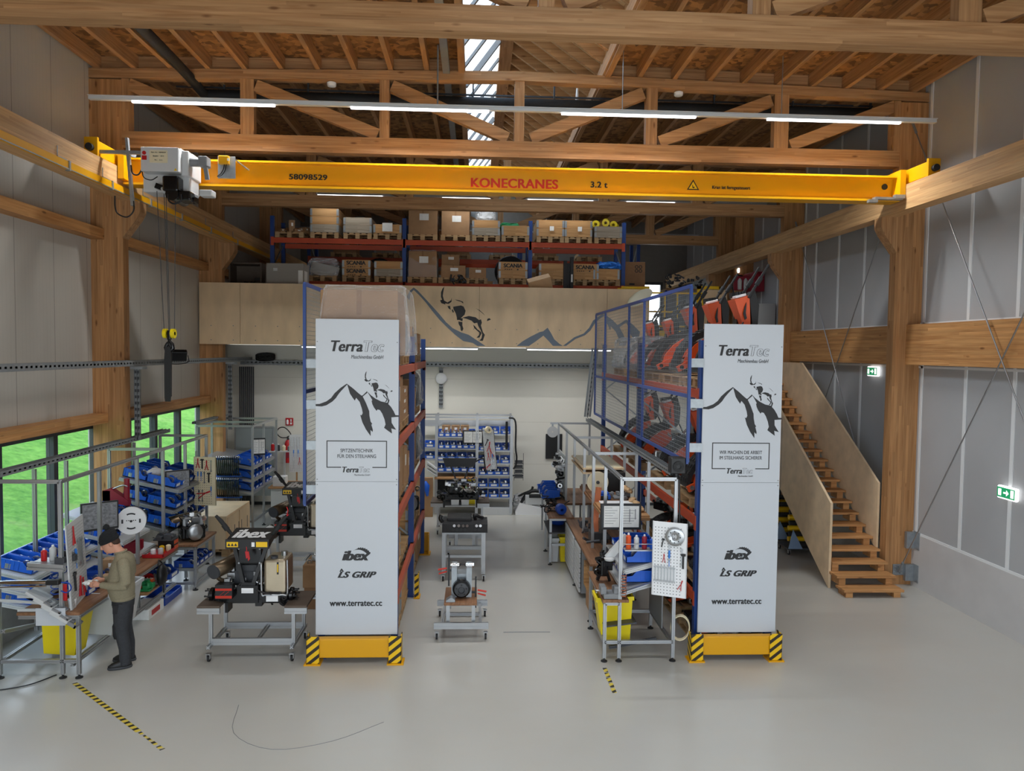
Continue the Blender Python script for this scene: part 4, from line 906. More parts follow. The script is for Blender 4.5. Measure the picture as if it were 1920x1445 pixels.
for lev, items in plan:
    z = LV[lev]
    for k, (y, kind) in enumerate(items):
        pallet(XC, y, z, '%s of the left rack, pallet %s' % (lev.capitalize(), pos4[k]), 0, 1.15, .95 if lev != 'floor level' else .9)
        zz = z+.146; p = pos4[k]; x = XC+.0
        if kind == 'bigbox':
            o = dup(PLB.r, (x, y, zz), 0, 'large wrapped cardboard carton standing above the left pillar sign', (1.38, 1.4, 1.1))
        elif kind == 'box': o = dup(BOXP.r, (x+.08, y, zz), 0, lbl('cardboard box', lev, p, 'left'), (1.1, 1.15, .85 if z < 3.5 else .5))
        elif kind == 'box2':
            dup(BOXP.r, (x+.1, y-.25, zz), 0, lbl('tall carton', lev, p, 'left'), (1.05, .55, .7)); dup(BOXP.r, (x+.12, y+.28, zz), .06, lbl('lower carton', lev, p, 'left'), (1.0, .55, .5))
        elif kind == 'stack':
            for q in range(3): dup(BOXP.r, (x+.05, y, zz+q*.162), random.uniform(-.05, .05), lbl(('bottom', 'middle', 'topmost')[q]+' flat carton of a stack', lev, p, 'left'), (1.1, 1.1, .2))
        elif kind == 'wrap': dup(WRP.r, (x+.02, y, zz), 0, lbl('clear wrapped bundle', lev, p, 'left'), (1.02, .95, .9))
        elif kind == 'dwrap': dup(DKW.r, (x+.04, y, zz), 0, lbl('dark wrapped engine part', lev, p, 'left'), (1.06, 1.0, .85))
        elif kind == 'crate': dup(CRP.r, (x, y, zz), 0, lbl('timber crate', lev, p, 'left'), (1.14, .92, 1.0))
        elif kind == 'old': dup(OLDC.r, (x, y, zz), 0, lbl('weathered crate', lev, p, 'left'), (1.14, .88, 1.3)); dup(ENG.r, (x+.1, y, zz+.21), .3*k, lbl('black engine in a crate', lev, p, 'left'), .8)
        elif kind == 'engine': dup(ENG.r, (x+.15, y, zz), .4, lbl('black engine', lev, p, 'left'), 1.3)
lf = thing('stretch_film', 'clear film over the large carton above the left pillar sign', 'film', (-1.5, 10.75, 4.1))
lumpy(1.22, 1.30, .94, .03, 4, 3, .05).xf(Matrix.Translation((-1.5, 10.75, 4.118))).ob('film_sheet', 'film', lf)
# ---------------------------------------------------------------- mowers and engines in the right rack
XR_ = 3.68
for k, y in enumerate((10.75, 12.0, 13.3)):
    pallet(XR_, y, 3.7, 'top level of the right rack, pallet under the %s uncovered mower' % ('first', 'second', 'third')[k], 0, 1.25, .95)
    o = MOW((XR_, y, 3.846), 0, 'uncovered orange mower on the top level, %s behind the right pillar sign' % ('first', 'second', 'third')[k], group='orange mowers in the rack')
for k, y in enumerate((14.9, 16.5)):
    pallet(XR_, y, 3.7, 'top level of the right rack, pallet under the %s film wrapped mower' % ('nearer', 'farther')[k], 0, 1.25, .95)
    dup(MOW.r, (XR_+.05, y, 3.846), 0, 'film wrapped orange mower on the top level, %s one' % ('nearer', 'farther')[k], .86)
    f = thing('stretch_film', 'crumpled clear film over the %s wrapped mower on the top level' % ('nearer', 'farther')[k], 'film', (XR_, y, 3.85))
    b = lumpy(1.1, 1.0, .66, .09, 30+k, 4); b.xf(Matrix.Translation((XR_-.02, y, 3.85))).ob('film_sheet', 'film', f)
for k, y in enumerate((11.3, 12.75, 14.7, 16.4)):
    n_ = ('first', 'second', 'third', 'last')[k]
    pallet(XR_, y, 1.93, 'middle level of the right rack, %s pallet behind the sign' % n_, 0, 1.25, .95)
    dup(MOW.r, (XR_, y, 2.076), 0, 'orange mower on the middle level behind the mesh, %s from the sign' % n_, 1.0)
for k, (y, z) in enumerate(((10.75, .87), (12.1, .87), (13.3, .87), (10.8, .0), (12.2, .0))):
    lv = 'low level' if z else 'floor level'; n_ = ('first', 'second', 'third', 'first', 'second')[k]
    pallet(XR_, y, z, '%s of the right rack, %s pallet behind the sign' % (lv.capitalize(), n_), 0, 1.25, .95)
    dup(MOW.r, (XR_, y, z+.146), 0, 'low mower chassis in the %s of the right rack, %s behind the sign' % (lv, n_), (1.0, 1.0, .46))
    dup(ENG.r, (XR_-.28, y-.15, z+.5), .5, 'black engine in the %s of the right rack, %s behind the sign' % (lv, n_), .62 if z else .7)
pallet(XR_, 10.75, 1.93-.0, 'stacked pallet in the middle level beside the right pillar sign', 0, 1.2, .2) if False else None
# ================================================================ WORKBENCH PROTOTYPES
ORD = ['first', 'second', 'third', 'fourth', 'fifth', 'sixth', 'seventh', 'eighth', 'ninth', 'tenth', 'eleventh', 'twelfth', 'thirteenth', 'fourteenth', 'fifteenth']
def make_bin(L=.4, W=.2, H=.13, m='bin_blue'):
    """open fronted storage bin, front at +x"""
    t = thing('storage_bin', 'bin', 'bin'); w_ = .008
    b = B().bx(-L/2, L/2, -W/2, W/2, 0, w_).bx(-L/2, -L/2+w_, -W/2, W/2, w_, H)
    b.prism([(-L/2, 0), (L/2, 0), (L/2, H*.5), (L*.32, H*.55), (L*.2, H), (-L/2, H)], -W/2, -W/2+w_).prism([(-L/2, 0), (L/2, 0), (L/2, H*.5), (L*.32, H*.55), (L*.2, H), (-L/2, H)], W/2-w_, W/2).bx(L/2-w_, L/2, -W/2, W/2, w_, H*.52)
    b.bx(-L/2-.004, -L/2+.012, -W/2-.004, W/2+.004, H-.012, H)
    for i in range(5):
        for s in (-1, 1): b.bx(-L*.42+i*L*.13, -L*.42+i*L*.13+.006, min(s*W/2, s*(W/2+.005)), max(s*W/2, s*(W/2+.005)), .01, H*.9)
    b.ob('bin_shell', m, t)
    B().bx(L/2, L/2+.002, -W*.3, W*.3, H*.12, H*.42).ob('label_card', 'paper', t)
    r = random.Random(4); b = B(); junk(b, -L*.35, L*.25, -W*.3, W*.3, .03, H*.6, 5, r); b.ob('small_parts', 'steel', t)
    return t
BIN = Proto(make_bin()); BIND = Proto(make_bin(m='bin_blue_dark'))
def bins(n, p0, p1, where, rz=0, tilt=.22, sc=(1, 1, 1), proto=None, mix=True):
    """n bins in a row from p0 to p1; front towards local +x turned by rz"""
    p0, p1 = Vector(p0), Vector(p1)
    for i in range(n):
        p = p0.lerp(p1, i/(n-1) if n > 1 else 0)
        pr = proto or (BIND if mix and i % 4 == 3 else BIN)
        dup(pr.r, p, 0, 'blue bin, %s %s' % (ORD[i], where), sc, 'blue storage bins', rot=(0, tilt, rz) if rz == 0 else (tilt, 0, rz))
def make_tool(kind):
    b = B()
    if kind == 'wrench': b.bx(-.008, .008, -.003, .003, -.09, .09).lathe([(.009, -.004), (.02, -.004), (.02, .004), (.009, .004)], Matrix.Translation((0, 0, .1)) @ Euler((PI/2, 0, 0)).to_matrix().to_4x4(), 12).prism([(-.02, -.09), (-.006, -.1), (-.006, -.085), (.006, -.085), (.006, -.1), (.02, -.09), (.018, -.12), (.008, -.125), (.006, -.105), (-.006, -.105), (-.008, -.125), (-.018, -.12)], -.004, .004); m = 'steel'
    elif kind == 'screwdriver': b.cyl((0, 0, -.1), (0, 0, 0), .004, 6).tube([(0, 0, 0), (0, 0, .02), (0, 0, .09), (0, 0, .1)], [.008, .013, .012, .007], 8); m = 'sky_blue'
    elif kind == 'pliers': b.bar((-.035, 0, -.11), (.006, 0, .04), .012, .012).bar((.035, 0, -.11), (-.006, 0, .04), .012, .012).bar((0, 0, .03), (0, 0, .09), .022, .01); m = 'red'
    else: b.bx(-.012, .012, -.008, .008, -.1, .1).bx(-.03, .03, -.012, .012, .07, .1); m = 'black'
    return tag(b.ob(kind, m), kind, 'tool')
TOOLS = {k: Proto(make_tool(k)) for k in ('wrench', 'screwdriver', 'pliers', 'hammer')}
def pegboard(name, label, M, W, H, m='light_grey', legs=None, rows=None, short=''):
    """perforated tool board standing in the x-z plane of M, tools on its -y face"""
    t = thing(name, label, 'pegboard', M.translation); 
    b = B().bx(-W/2, W/2, 0, .012, 0, H, M).bx(-W/2, -W/2+.012, 0, .025, 0, H, M).bx(W/2-.012, W/2, 0, .025, 0, H, M); s = .042; b.mi = 1
    for i in range(int(W/s)-1):
        for j in range(int(H/s)-1):
            x, z = -W/2+.04+i*s, .04+j*s; b._new([M @ Vector(q) for q in ((x-.008, -.001, z), (x, -.001, z-.008), (x+.008, -.001, z), (x, -.001, z+.008))], [(0, 1, 2, 3)])
    b.ob('board', (m, 'dark_grey'), t)
    if legs: legs(t)
    for k, (kind, u, v, r, sc) in enumerate(rows or []):
        q = M @ Matrix.Translation((-W/2+u*W, -.014, v*H)); e = (q @ Matrix.Rotation(r, 4, 'Y'))
        o = dup(TOOLS[kind].r, e.translation, 0, '%s hanging on the %s, %s of its tools' % (kind, short, ORD[k]), sc, rot=e.to_euler())
    return t
def alu_leg(b, x, y, z0, z1, s=.045): b.alu((x, y, z0), (x, y, z1), s, s, up=(0, 1, 0))
def foot(b, x, y): b.lathe([(.045, 0), (.045, .012), (.015, .02), (.01, .06)], Matrix.Translation((x, y, 0)), 12)
# ================================================================ LEFT ASSEMBLY LINE
XO, XI = -5.18, -6.05
t = thing('workbench', 'aluminium assembly bench with brown top and blue bins nearest the camera by the window', 'workbench', (-5.5, 11, 0))
for (x, y, z0, z1) in ((XO, 9.53, .05, 2.5), (-4.98, 9.53, .05, .81), (-5.95, 9.53, .05, 2.5), (XO, 10.5, .25, 2.5), (XO, 11.65, .05, 2.5), (XO, 12.6, .05, 2.5), (XI, 10.5, .25, 2.5), (XI, 11.3, .25, 2.5), (XI, 12.6, .05, 2.5)):
    b = B(); alu_leg(b, x, y, z0, z1); 
    l = b.ob('post', 'alu', t)
    if z0 < .1: b = B(); foot(b, x, y); b.ob('foot', 'rubber', l)
b = B()
b.alu((XO, 9.53, 2.5), (XO, 14.62, 2.5)).alu((XI, 9.53, 2.5), (XO, 9.53, 2.5)).alu((XI, 12.6, 2.5), (XO, 12.6, 2.5))
b.ob('top_rail', 'alu', t)
b = B().alu((-6.2, 9.53, .22), (-5.0, 9.53, .22)).alu((-5.0, 9.55, .24), (-5.0, 12.6, .24)).alu((-5.9, 9.55, .24), (-5.9, 12.6, .24)).alu((-5.9, 11.0, .24), (-5.0, 11.0, .24)).alu((-5.1, 9.6, .14), (-5.1, 10.4, .14)).alu((-5.9, 9.53, .6), (-5.9, 11.2, .2))
b.ob('lower_rail', 'alu', t)
B().bev(-5.72, -4.95, 9.5, 12.62, .81, .85, .006).ob('worktop', 'bench_wood', t)
B().bx(-5.7, -4.98, 11.5, 12.62, .40, .43).ob('lower_shelf', 'wood_y', t)
B().alu((-4.97, 9.52, .79), (-4.97, 12.6, .79)).alu((-5.7, 9.52, .79), (-4.97, 9.52, .79)).ob('apron', 'alu', t)
for k, (zf, xf) in enumerate(((1.16, -5.72), (.94, -5.62), (.74, -5.55))):
    b = B().alu((-6.42, 9.85, zf+.16), (xf+.02, 9.85, zf-.02)).alu((-6.42, 11.5, zf+.16), (xf+.02, 11.5, zf-.02)).alu((xf, 9.85, zf-.02), (xf, 11.5, zf-.02)).alu((-6.4, 9.85, zf+.16), (-6.4, 11.5, zf+.16))
    b.prism([(-6.4, zf+.165), (xf, zf), (xf, zf+.012), (-6.4, zf+.178)], 9.87, 11.48)
    b.ob('sloping_shelf', 'light_grey', t)
    bins(7, (-6.0, 10.02, zf+.1), (-6.0, 11.32, zf+.1), 'on the %s sloping shelf before the nearest window' % ('top', 'middle', 'lowest')[k], sc=(1.15, .95, 1.0))
for k, (zf, xf) in enumerate(((1.42, -5.55), (1.18, -5.4), (.92, -5.3))):
    B().prism([(-6.3, zf+.2), (xf, zf), (xf, zf+.012), (-6.3, zf+.212)], 11.62, 12.55).alu((xf, 11.62, zf-.02), (xf, 12.55, zf-.02)).alu((-6.3, 11.64, zf+.18), (xf, 11.64, zf-.02)).ob('sloping_shelf', 'light_grey', t)
    bins(4, (-5.8, 11.75, zf+.09), (-5.8, 12.43, zf+.09), 'on the %s shelf behind the roll reel' % ('top', 'middle', 'lowest')[k], sc=(1.2, 1.05, 1.05))
bins(3, (-5.35, 10.25, .852), (-5.35, 10.9, .852), 'standing on the bench top beside the person', tilt=0, sc=(.9, 1.3, 1.2), proto=BIND)
t = thing('cable_tray', 'perforated grey cable tray on top of the left bench frame', 'cable tray', (XI, 12, 2.53))
def tray(t, p, q, w_=.12, h_=.06):
    p, q = Vector(p), Vector(q); d = (q-p).normalized(); L = (q-p).length
    b = B().bar(p, q, w_, .004).bar(p+Vector((0, 0, h_/2)), q+Vector((0, 0, h_/2)), .004, h_)
    a = d.cross(Vector((0, 0, 1))).normalized() if abs(d.z) < .9 else Vector((1, 0, 0)); n = int(L/.11)
    b.bar(p+a*w_/2+Vector((0, 0, h_/2)), q+a*w_/2+Vector((0, 0, h_/2)), .004, h_).bar(p-a*w_/2+Vector((0, 0, h_/2)), q-a*w_/2+Vector((0, 0, h_/2)), .004, h_)
    b.mi = 1
    for i in range(n):
        c_ = p+d*(.05+i*.11); b.bar(c_+Vector((0, 0, h_*.5)), c_+d*.05+Vector((0, 0, h_*.5)), w_+.004, h_*.3)
        if w_ > .05: b.bar(c_-Vector((0, 0, .003)), c_+d*.05-Vector((0, 0, .003)), w_*.3, .004)
    b.ob('tray_body', ('tray_grey', 'dark_grey'), t)
tray(t, (XI, 9.0, 2.53), (XI, 14.9, 2.53), .14, .07)
t = thing('workbench', 'engine assembly table with brown top by the second window', 'workbench', (-5.2, 13.4, 0))
for (x, y, z1) in ((-4.81, 13.0, .75), (-4.81, 13.9, .75), (-5.6, 13.0, .75), (-5.6, 13.9, .75), (XO, 14.6, 2.5), (XI, 13.5, 2.5), (XI, 14.6, 2.5), (XO, 13.55, 2.5)):
    b = B(); alu_leg(b, x, y, .05, z1); l = b.ob('post', 'alu', t); b = B(); foot(b, x, y); b.ob('foot', 'rubber', l)
B().bev(-5.64, -4.77, 12.97, 13.95, .76, .8, .006).ob('worktop', 'bench_wood', t)
B().alu((-4.81, 13, .73), (-4.81, 13.9, .73)).alu((-5.6, 13, .73), (-4.81, 13, .73)).alu((-4.81, 13, .36), (-4.81, 13.9, .36)).alu((-5.6, 13, .36), (-4.81, 13, .36)).alu((-4.81, 13.9, .36), (-5.6, 13.9, .36)).alu((-5.6, 13.0, .12), (-4.81, 13.0, .12)).alu((-4.81, 13.0, .12), (-4.81, 13.9, .12)).alu((XI, 14.6, 2.5), (XO, 14.6, 2.5)).ob('rail', 'alu', t)
bins(4, (-5.0, 13.12, .385), (-5.0, 13.78, .385), 'on the lower shelf of the engine table', tilt=0, sc=(.9, 1.05, .9), proto=BIND)
for k, (zf, xf) in enumerate(((1.72, -5.1), (1.36, -5.2), (1.02, -5.3))):
    B().prism([(-6.1, zf+.22), (xf, zf), (xf, zf+.012), (-6.1, zf+.232)], 13.05, 14.5).alu((xf, 13.05, zf-.02), (xf, 14.5, zf-.02)).alu((-6.1, 13.05, zf+.2), (xf, 13.05, zf-.02)).alu((XI, 14.5, zf+.2), (xf, 14.5, zf-.02)).ob('sloping_shelf', 'alu', t)
    bins(5, (-5.42, 13.2, zf+.1), (-5.42, 14.35, zf+.1), 'on the %s shelf above the engine table' % ('top', 'middle', 'lowest')[k], sc=(1.25, 1.15, 1.1))
    bins(3, (-5.9, 13.3, zf+.2), (-5.9, 14.2, zf+.2), 'at the back of the %s shelf above the engine table' % ('top', 'middle', 'lowest')[k], sc=(1.0, 1.5, 1.1))
t = thing('parts_bag', 'clear bag of white parts lying in the top bins above the engine table', 'bag', (-5.6, 13.4, 1.95))
b = B(); b.ball((-5.62, 13.35, 1.98), .13, 12, (1.1, 1.2, .7), .14).ball((-5.45, 13.5, 1.95), .09, 12, (1.2, 1, .7), .14); b.ob('bag_film', 'film_dense', t)
def rack_engine(label, loc, rz, sc):
    return dup(ENG.r, loc, rz, label, sc)
rack_engine('black and silver engine standing on the engine table', (-5.02, 13.4, .802), .5, (.95, .95, 1.1))
t = thing('muffler', 'brown cylindrical silencer lying behind the table engine', 'muffler', (-5.3, 13.3, 1.1))
B().tube([(-5.32, 13.15, 1.14), (-5.30, 13.17, 1.14), (-5.05, 13.7, 1.14), (-5.03, 13.72, 1.14)], [.06, .1, .1, .06], 18).ob('can', 'muffler', t); B().cyl((-5.34, 13.12, 1.14), (-5.31, 13.17, 1.14), .085, 18).ob('end_cap', 'black', t); B().bx(-5.25, -5.15, 13.4, 13.5, .80, 1.05).ob('bracket', 'black', t)
def monitor(name, label, c_, rz, w_, h_, back=False, sheet=True):
    M = Matrix.Translation(c_) @ Matrix.Rotation(rz, 4, 'Z'); t = thing(name, label, 'monitor', c_)
    B().bev(-w_/2, w_/2, 0, .05, -h_/2, h_/2, .008, M).bev(-w_*.2, w_*.2, .05, .09, -h_*.25, h_*.25, .01, M).ob('housing', 'black', t)
    B().bx(-w_*.46, w_*.46, -.002, 0, -h_*.42, h_*.45, M).ob('screen', 'mid_grey' if back else 'anthracite', t)
    if sheet:
        for a, c2 in ((-.42, -.02), (.0, .44)):
            s_ = B().bx(a*w_, c2*w_, -.004, -.002, -h_*.40, h_*.42, M).ob('drawing_sheet', 'paper' if not back else 'print_grey', t)
            b = B()
            for i in range(7): b.bx(a*w_+.02*w_, (a+(c2-a)*(.5+.45*((i*37) % 10)/10))*w_, -.005, -.004, h_*(.34-.1*i), h_*(.355-.1*i), M)
            if a >= 0: b.bx((a+.2)*w_, (a+.22)*w_, -.005, -.004, -.2*h_, .3*h_, M).bx((a+.34)*w_, (a+.36)*w_, -.005, -.004, -.1*h_, .3*h_, M)
            b.ob('drawing_lines', 'mid_grey', s_)
    B().bar(M @ Vector((0, .07, 0)), M @ Vector((0, .25, -.02)), .05, .06).ob('arm', 'alu', t)
    return t
monitor('monitor', 'black framed monitor with a parts picture above the nearest left bench', (-5.52, 11.2, 1.69), math.radians(38), .5, .42, True)
monitor('monitor', 'black framed monitor with a parts picture above the engine table bins', (-5.25, 13.4, 1.84), math.radians(40), .42, .36, True)
t = thing('roll_reel', 'large white round reel disc with slots on a bench post above the person', 'reel', (-5.2, 11.5, 1.56))
M = Matrix.Translation((-5.2, 11.5, 1.56)) @ Matrix.Rotation(.28, 4, 'Z') @ Euler((PI/2, 0, 0)).to_matrix().to_4x4()
B().lathe([(.01, -.02), (.205, -.02), (.205, .05), (.01, .05)], M, 32).ob('disc', 'white', t)
B().lathe([(.19, -.12), (.2, -.11), (.2, -.03), (.19, -.02)], M, 32).ob('rear_flange', 'dark_grey', t)
b = B()
for a0 in (60, 240):
    p = [(.115*math.cos(math.radians(a0+i*10)), .115*math.sin(math.radians(a0+i*10)), .052) for i in range(7)]
    for q, r in zip(p, p[1:]): b.bar(q, r, .022, .004, (0, 0, 1))
for a0 in (0, 180): b.bar((.12*math.cos(math.radians(a0)), -.03, .052), (.12*math.cos(math.radians(a0)), .03, .052), .025, .004)
for i in (-.06, -.03, .03, .06): b.lathe([(.001, .05), (.008, .05), (.008, .054), (.001, .054)], Matrix.Translation((i, .01, 0)), 8)
b.lathe([(.001, .05), (.018, .05), (.018, .056), (.001, .056)], None, 12); b.bm.transform(M); b.ob('slot', 'black', t)
B().cyl((-5.2, 11.52, 1.56), (-5.19, 11.65, 1.56), .02, 10).ob('axle', 'steel', t)
t = thing('arbor_press', 'dark red hand press with lever behind the monitor', 'press', (-5.85, 12.35, .85))
B().bx(-6.02, -5.9, 12.3, 12.42, .85, 1.86).prism([(-6.02, 1.86), (-5.9, 1.9), (-5.62, 1.7), (-5.62, 1.62), (-5.9, 1.62), (-6.02, 1.6)], 12.3, 12.42).bx(-6.05, -5.6, 12.22, 12.5, .852, .95).ob('press_frame', 'dark_red', t)
B().cyl((-5.66, 12.36, 1.6), (-5.66, 12.36, 2.05), .045, 12).ob('ram', 'dark_red', t); B().tube([(-5.9, 12.36, 1.87), (-5.7, 12.3, 1.95), (-5.62, 12.3, 1.93)], .012, 8).ob('lever', 'steel', t)
b = B()
for i in range(9): b.tube([(-5.85+i*.035, 12.28, 1.62), (-5.84+i*.035, 12.24, 1.4), (-5.83+i*.03, 12.24, 1.15)], .008, 5)
b.ob('hose_bundle', 'black', t)
t = thing('supply_shelf', 'small aluminium shelf with spray cans on the front bench post', 'shelf', (-5.3, 9.6, 1.42))
B().alu((-5.56, 9.5, 1.45), (-5.12, 9.5, 1.42), .09, .09).alu((-5.56, 9.78, 1.45), (-5.12, 9.78, 1.42), .045).bx(-5.55, -5.13, 9.5, 9.78, 1.46, 1.475).ob('shelf_plate', 'alu', t)
def can(x, y, z, r, h, m, label, nozzle=True, name='spray_can', cat='can'):
    t = thing(name, label, cat, (x, y, z)); B().lathe([(r*.9, 0), (r, .006), (r, h*.78), (r*.55, h*.86), (r*.5, h*.88)], Matrix.Translation((x, y, z)), 14).ob('can_body', m, t)
    if nozzle: B().lathe([(r*.4, h*.88), (r*.4, h*.97), (r*.25, h)], Matrix.Translation((x, y, z)), 10).ob('nozzle', 'white', t)
    return t
can(-5.44, 9.62, 1.475, .035, .16, 'red', 'red oil bottle on the small shelf at the front post')
can(-5.34, 9.64, 1.475, .04, .2, 'light_grey', 'pale spray bottle on the small shelf at the front post')
can(-5.25, 9.66, 1.475, .03, .17, 'red', 'thin red can on the small shelf at the front post')
t = thing('hand_tools', 'dark tool tray on the small front shelf', 'tool tray', (-5.2, 9.62, 1.48)); b = B().bx(-5.22, -5.14, 9.54, 9.72, 1.476, 1.5); junk(b, -5.22, -5.14, 9.54, 9.72, 1.49, 1.52, 6, random.Random(2)); b.ob('tray', 'dark_grey', t)
t = thing('tube_arm', 'chrome tube arm clamped across the front of the left bench', 'arm', (-5.6, 9.5, 1.25))
B().cyl((-6.3, 9.45, 1.25), (-5.3, 9.45, 1.25), .028, 12).cyl((-6.3, 9.42, 1.2), (-5.3, 9.42, 1.21), .012, 8).cyl((-6.1, 9.45, 1.25), (-5.95, 9.53, 1.26), .014, 8).ob('tube', 'chrome', t); B().bev(-5.32, -5.16, 9.42, 9.5, 1.22, 1.28, .01).ob('clamp', 'black', t)
b = B(); pts = [(-5.33+.05*math.cos(i*.55), 9.66+.05*math.sin(i*.55), 1.38-i*.006) for i in range(76)]; b.tube(pts, .006, 5); b.tube([(-5.14, 9.45, 1.25), (-5.05, 9.45, 1.24), (-5.02, 9.45, 1.17), (-5.08, 9.45, 1.12), (-5.15, 9.46, 1.14)], .008, 6)
tag(b.ob('air_hose', 'bin_blue_dark'), 'coiled blue air hose hanging at the front bench post', 'hose')
for k in range(4):
    x, z = -5.56+.095*k, 1.12-.085*k
    t = thing('clip_tray', 'grey metal clip tray, %s of the sloping stack at the front bench' % ORD[k], 'tray', (x, 9.5, z), 0, 'grey clip trays at the front bench')
    R = Matrix.Translation((x, 9.5, z)) @ Matrix.Rotation(.55, 4, 'Y')
    B().bev(0, .25, -.1, .12, 0, .035, .006, R).ob('tray_body', 'light_grey', t); B().bx(.2, .36, -.08, -.06, -.01, .03, R).bx(.2, .36, .08, .1, -.01, .03, R).bx(.34, .36, -.08, .1, -.01, .03, R).bx(.2, .3, -.02, .02, 0, .03, R).ob('clip', 'mid_grey', t)
    B().alu((-6.35 if k in (0, 2) else -5.7, 9.5, z+.09 if k in (0, 2) else z+.02), (x, 9.5, z+.02), .03).ob('support_bar', 'light_grey', t)
t = thing('name_plate', 'blank pale plate hanging under the clip trays', 'plate', (-5.35, 9.47, .75)); B().bx(-5.46, -5.1, 9.455, 9.465, .70, .92).ob('plate_sheet', 'sign_white', t)
t = thing('paint_pot', 'small white pot on the bench top behind the clip trays', 'pot', (-5.12, 9.68, .85)); B().lathe([(.04, 0), (.048, .1), (.052, .1), (.052, .115), (.044, .115), (.04, .02)], Matrix.Translation((-5.13, 9.68, .852)), 16).ob('pot_body', 'white', t)
Mp = Matrix.Translation((-5.14, 9.9, .862)) @ Matrix.Rotation(math.radians(103), 4, 'Z') @ Matrix.Rotation(-.05, 4, 'X')
pegboard('pegboard', 'edge on perforated tool board on the front of the left bench', Mp, .72, 1.08, 'light_grey', None,
    [('pliers', .3, .85, 0, 1.2), ('pliers', .5, .2, .2, 1.3), ('wrench', .55, .6, 0, 1.5), ('wrench', .65, .6, 0, 1.5), ('wrench', .75, .58, 0, 1.6), ('screwdriver', .35, .55, 0, 1.3), ('pliers', .7, .16, -.2, 1.2), ('hammer', .2, .3, 0, 1.2)], 'edge on tool board')
t = thing('first_aid_tag', 'red plate with white marks on the edge of the tool board', 'tag', (-5.2, 9.5, 1.0)); B().bx(-5.195, -5.12, 9.535, 9.545, .99, 1.2).ob('plate_sheet', 'red', t)
def tub(name, label, cx, cy, W, L, H, m, tiltx=0, z=0.2):
    t = thing(name, label, 'container', (cx, cy, z)); M = Matrix.Translation((cx, cy, z)) @ Matrix.Rotation(tiltx, 4, 'Y'); k = .78
    o = [(-W/2*k, -L/2*k, 0), (W/2*k, -L/2*k, 0), (W/2*k, L/2*k, 0), (-W/2*k, L/2*k, 0), (-W/2, -L/2, H), (W/2, -L/2, H), (W/2, L/2, H), (-W/2, L/2, H)]
    i_ = [(x*.94, y*.94, max(zz, .02)) for x, y, zz in o]; b = B()
    b._new([M @ Vector(p) for p in o+i_], [(0, 3, 2, 1), (0, 1, 5, 4), (1, 2, 6, 5), (2, 3, 7, 6), (3, 0, 4, 7), (8, 9, 10, 11), (8, 12, 13, 9), (9, 13, 14, 10), (10, 14, 15, 11), (11, 15, 12, 8), (4, 5, 13, 12), (5, 6, 14, 13), (6, 7, 15, 14), (7, 4, 12, 15)])
    b.ob('tub_body', m, t)
    B().bx(-W/2-.015, W/2+.015, -L/2-.015, -L/2+.005, H-.05, H+.004, M).bx(-W/2-.015, W/2+.015, L/2-.005, L/2+.015, H-.05, H+.004, M).bx(-W/2-.015, -W/2+.005, -L/2, L/2, H-.05, H+.004, M).bx(W/2-.005, W/2+.015, -L/2, L/2, H-.05, H+.004, M).ob('rim', m, t)
    return t
tub('waste_bin', 'yellow plastic bin under the front of the left bench', -5.36, 9.92, .5, .36, .6, 'bin_yellow', .08, .2)
tub('waste_bin', 'pale grey plastic bin behind the yellow bin under the left bench', -5.13, 10.42, .5, .36, .58, 'light_grey', .08, .27)
tub('waste_bin', 'second grey plastic bin beside the person under the left bench', -5.13, 10.85, .5, .36, .58, 'light_grey', .08, .27)
dup(BOXP.r, (-5.3, 11.1, .852), .1, 'small open carton on the bench top in front of the person', (.3, .22, .3))
dup(BOXP.r, (-5.12, 10.6, .852), .1, 'small pale box on the bench top at the person hands', (.22, .2, .18))
# loose things beyond the person
t = thing('parts_tray', 'red tray with white and amber cups on the bench behind the person', 'tray', (-5.1, 12.2, .86)); B().bev(-5.25, -4.92, 11.95, 12.4, .852, .875, .006).bx(-5.25, -4.92, 11.95, 11.96, .87, .91).bx(-4.93, -4.92, 11.95, 12.4, .87, .91).ob('tray_body', 'red', t)
for k, (x, y, m, n_) in enumerate(((-5.12, 12.05, 'white', 'white'), (-5.02, 12.1, 'light_grey', 'pale grey'), (-5.06, 12.24, 'safety_yellow', 'amber'), (-4.98, 12.3, 'cream', 'cream'))):
    can(x, y, .876, .04, .12, m, n_+' cup in the red tray behind the person', False, 'cup', 'cup')
t = thing('vice', 'dark red bench vice on the bench behind the person', 'vice', (-5.4, 12.0, .85)); B().bev(-5.5, -5.3, 11.95, 12.1, .852, .92, .01).bev(-5.46, -5.34, 11.9, 12.2, .92, 1.0, .01).bx(-5.5, -5.3, 12.08, 12.13, .98, 1.12).bx(-5.5, -5.3, 11.88, 11.93, .98, 1.12).ob('vice_body', 'dark_red', t); B().cyl((-5.4, 11.75, .96), (-5.4, 11.9, .96), .012, 8).cyl((-5.48, 11.77, .96), (-5.32, 11.77, .96), .007, 6).ob('screw_handle', 'steel', t)
for k, (z, y) in enumerate(((.852, 12.5), (.94, 12.5))):
    t = thing('parts_organizer', 'black organiser with orange drawers, %s one at the end of the bench' % ('lower', 'upper')[k], 'organiser', (-5.05, y, z)); B().bev(-5.2, -4.94, y-.08, y+.1, z, z+.085, .005).ob('organizer_body', 'black', t)
    for i in range(3): B().bx(-4.94, -4.936, y-.07+i*.056, y-.02+i*.056, z+.012, z+.07).ob('drawer', 'orange', t)
t = thing('open_case', 'open black case with small tools on top of the organisers', 'case', (-5.07, 12.5, 1.03)); b = B().bev(-5.25, -4.94, 12.35, 12.62, 1.026, 1.05, .006); junk(b, -5.2, -4.98, 12.38, 12.58, 1.05, 1.08, 14, random.Random(8)); b.ob('case_body', 'dark_grey', t)
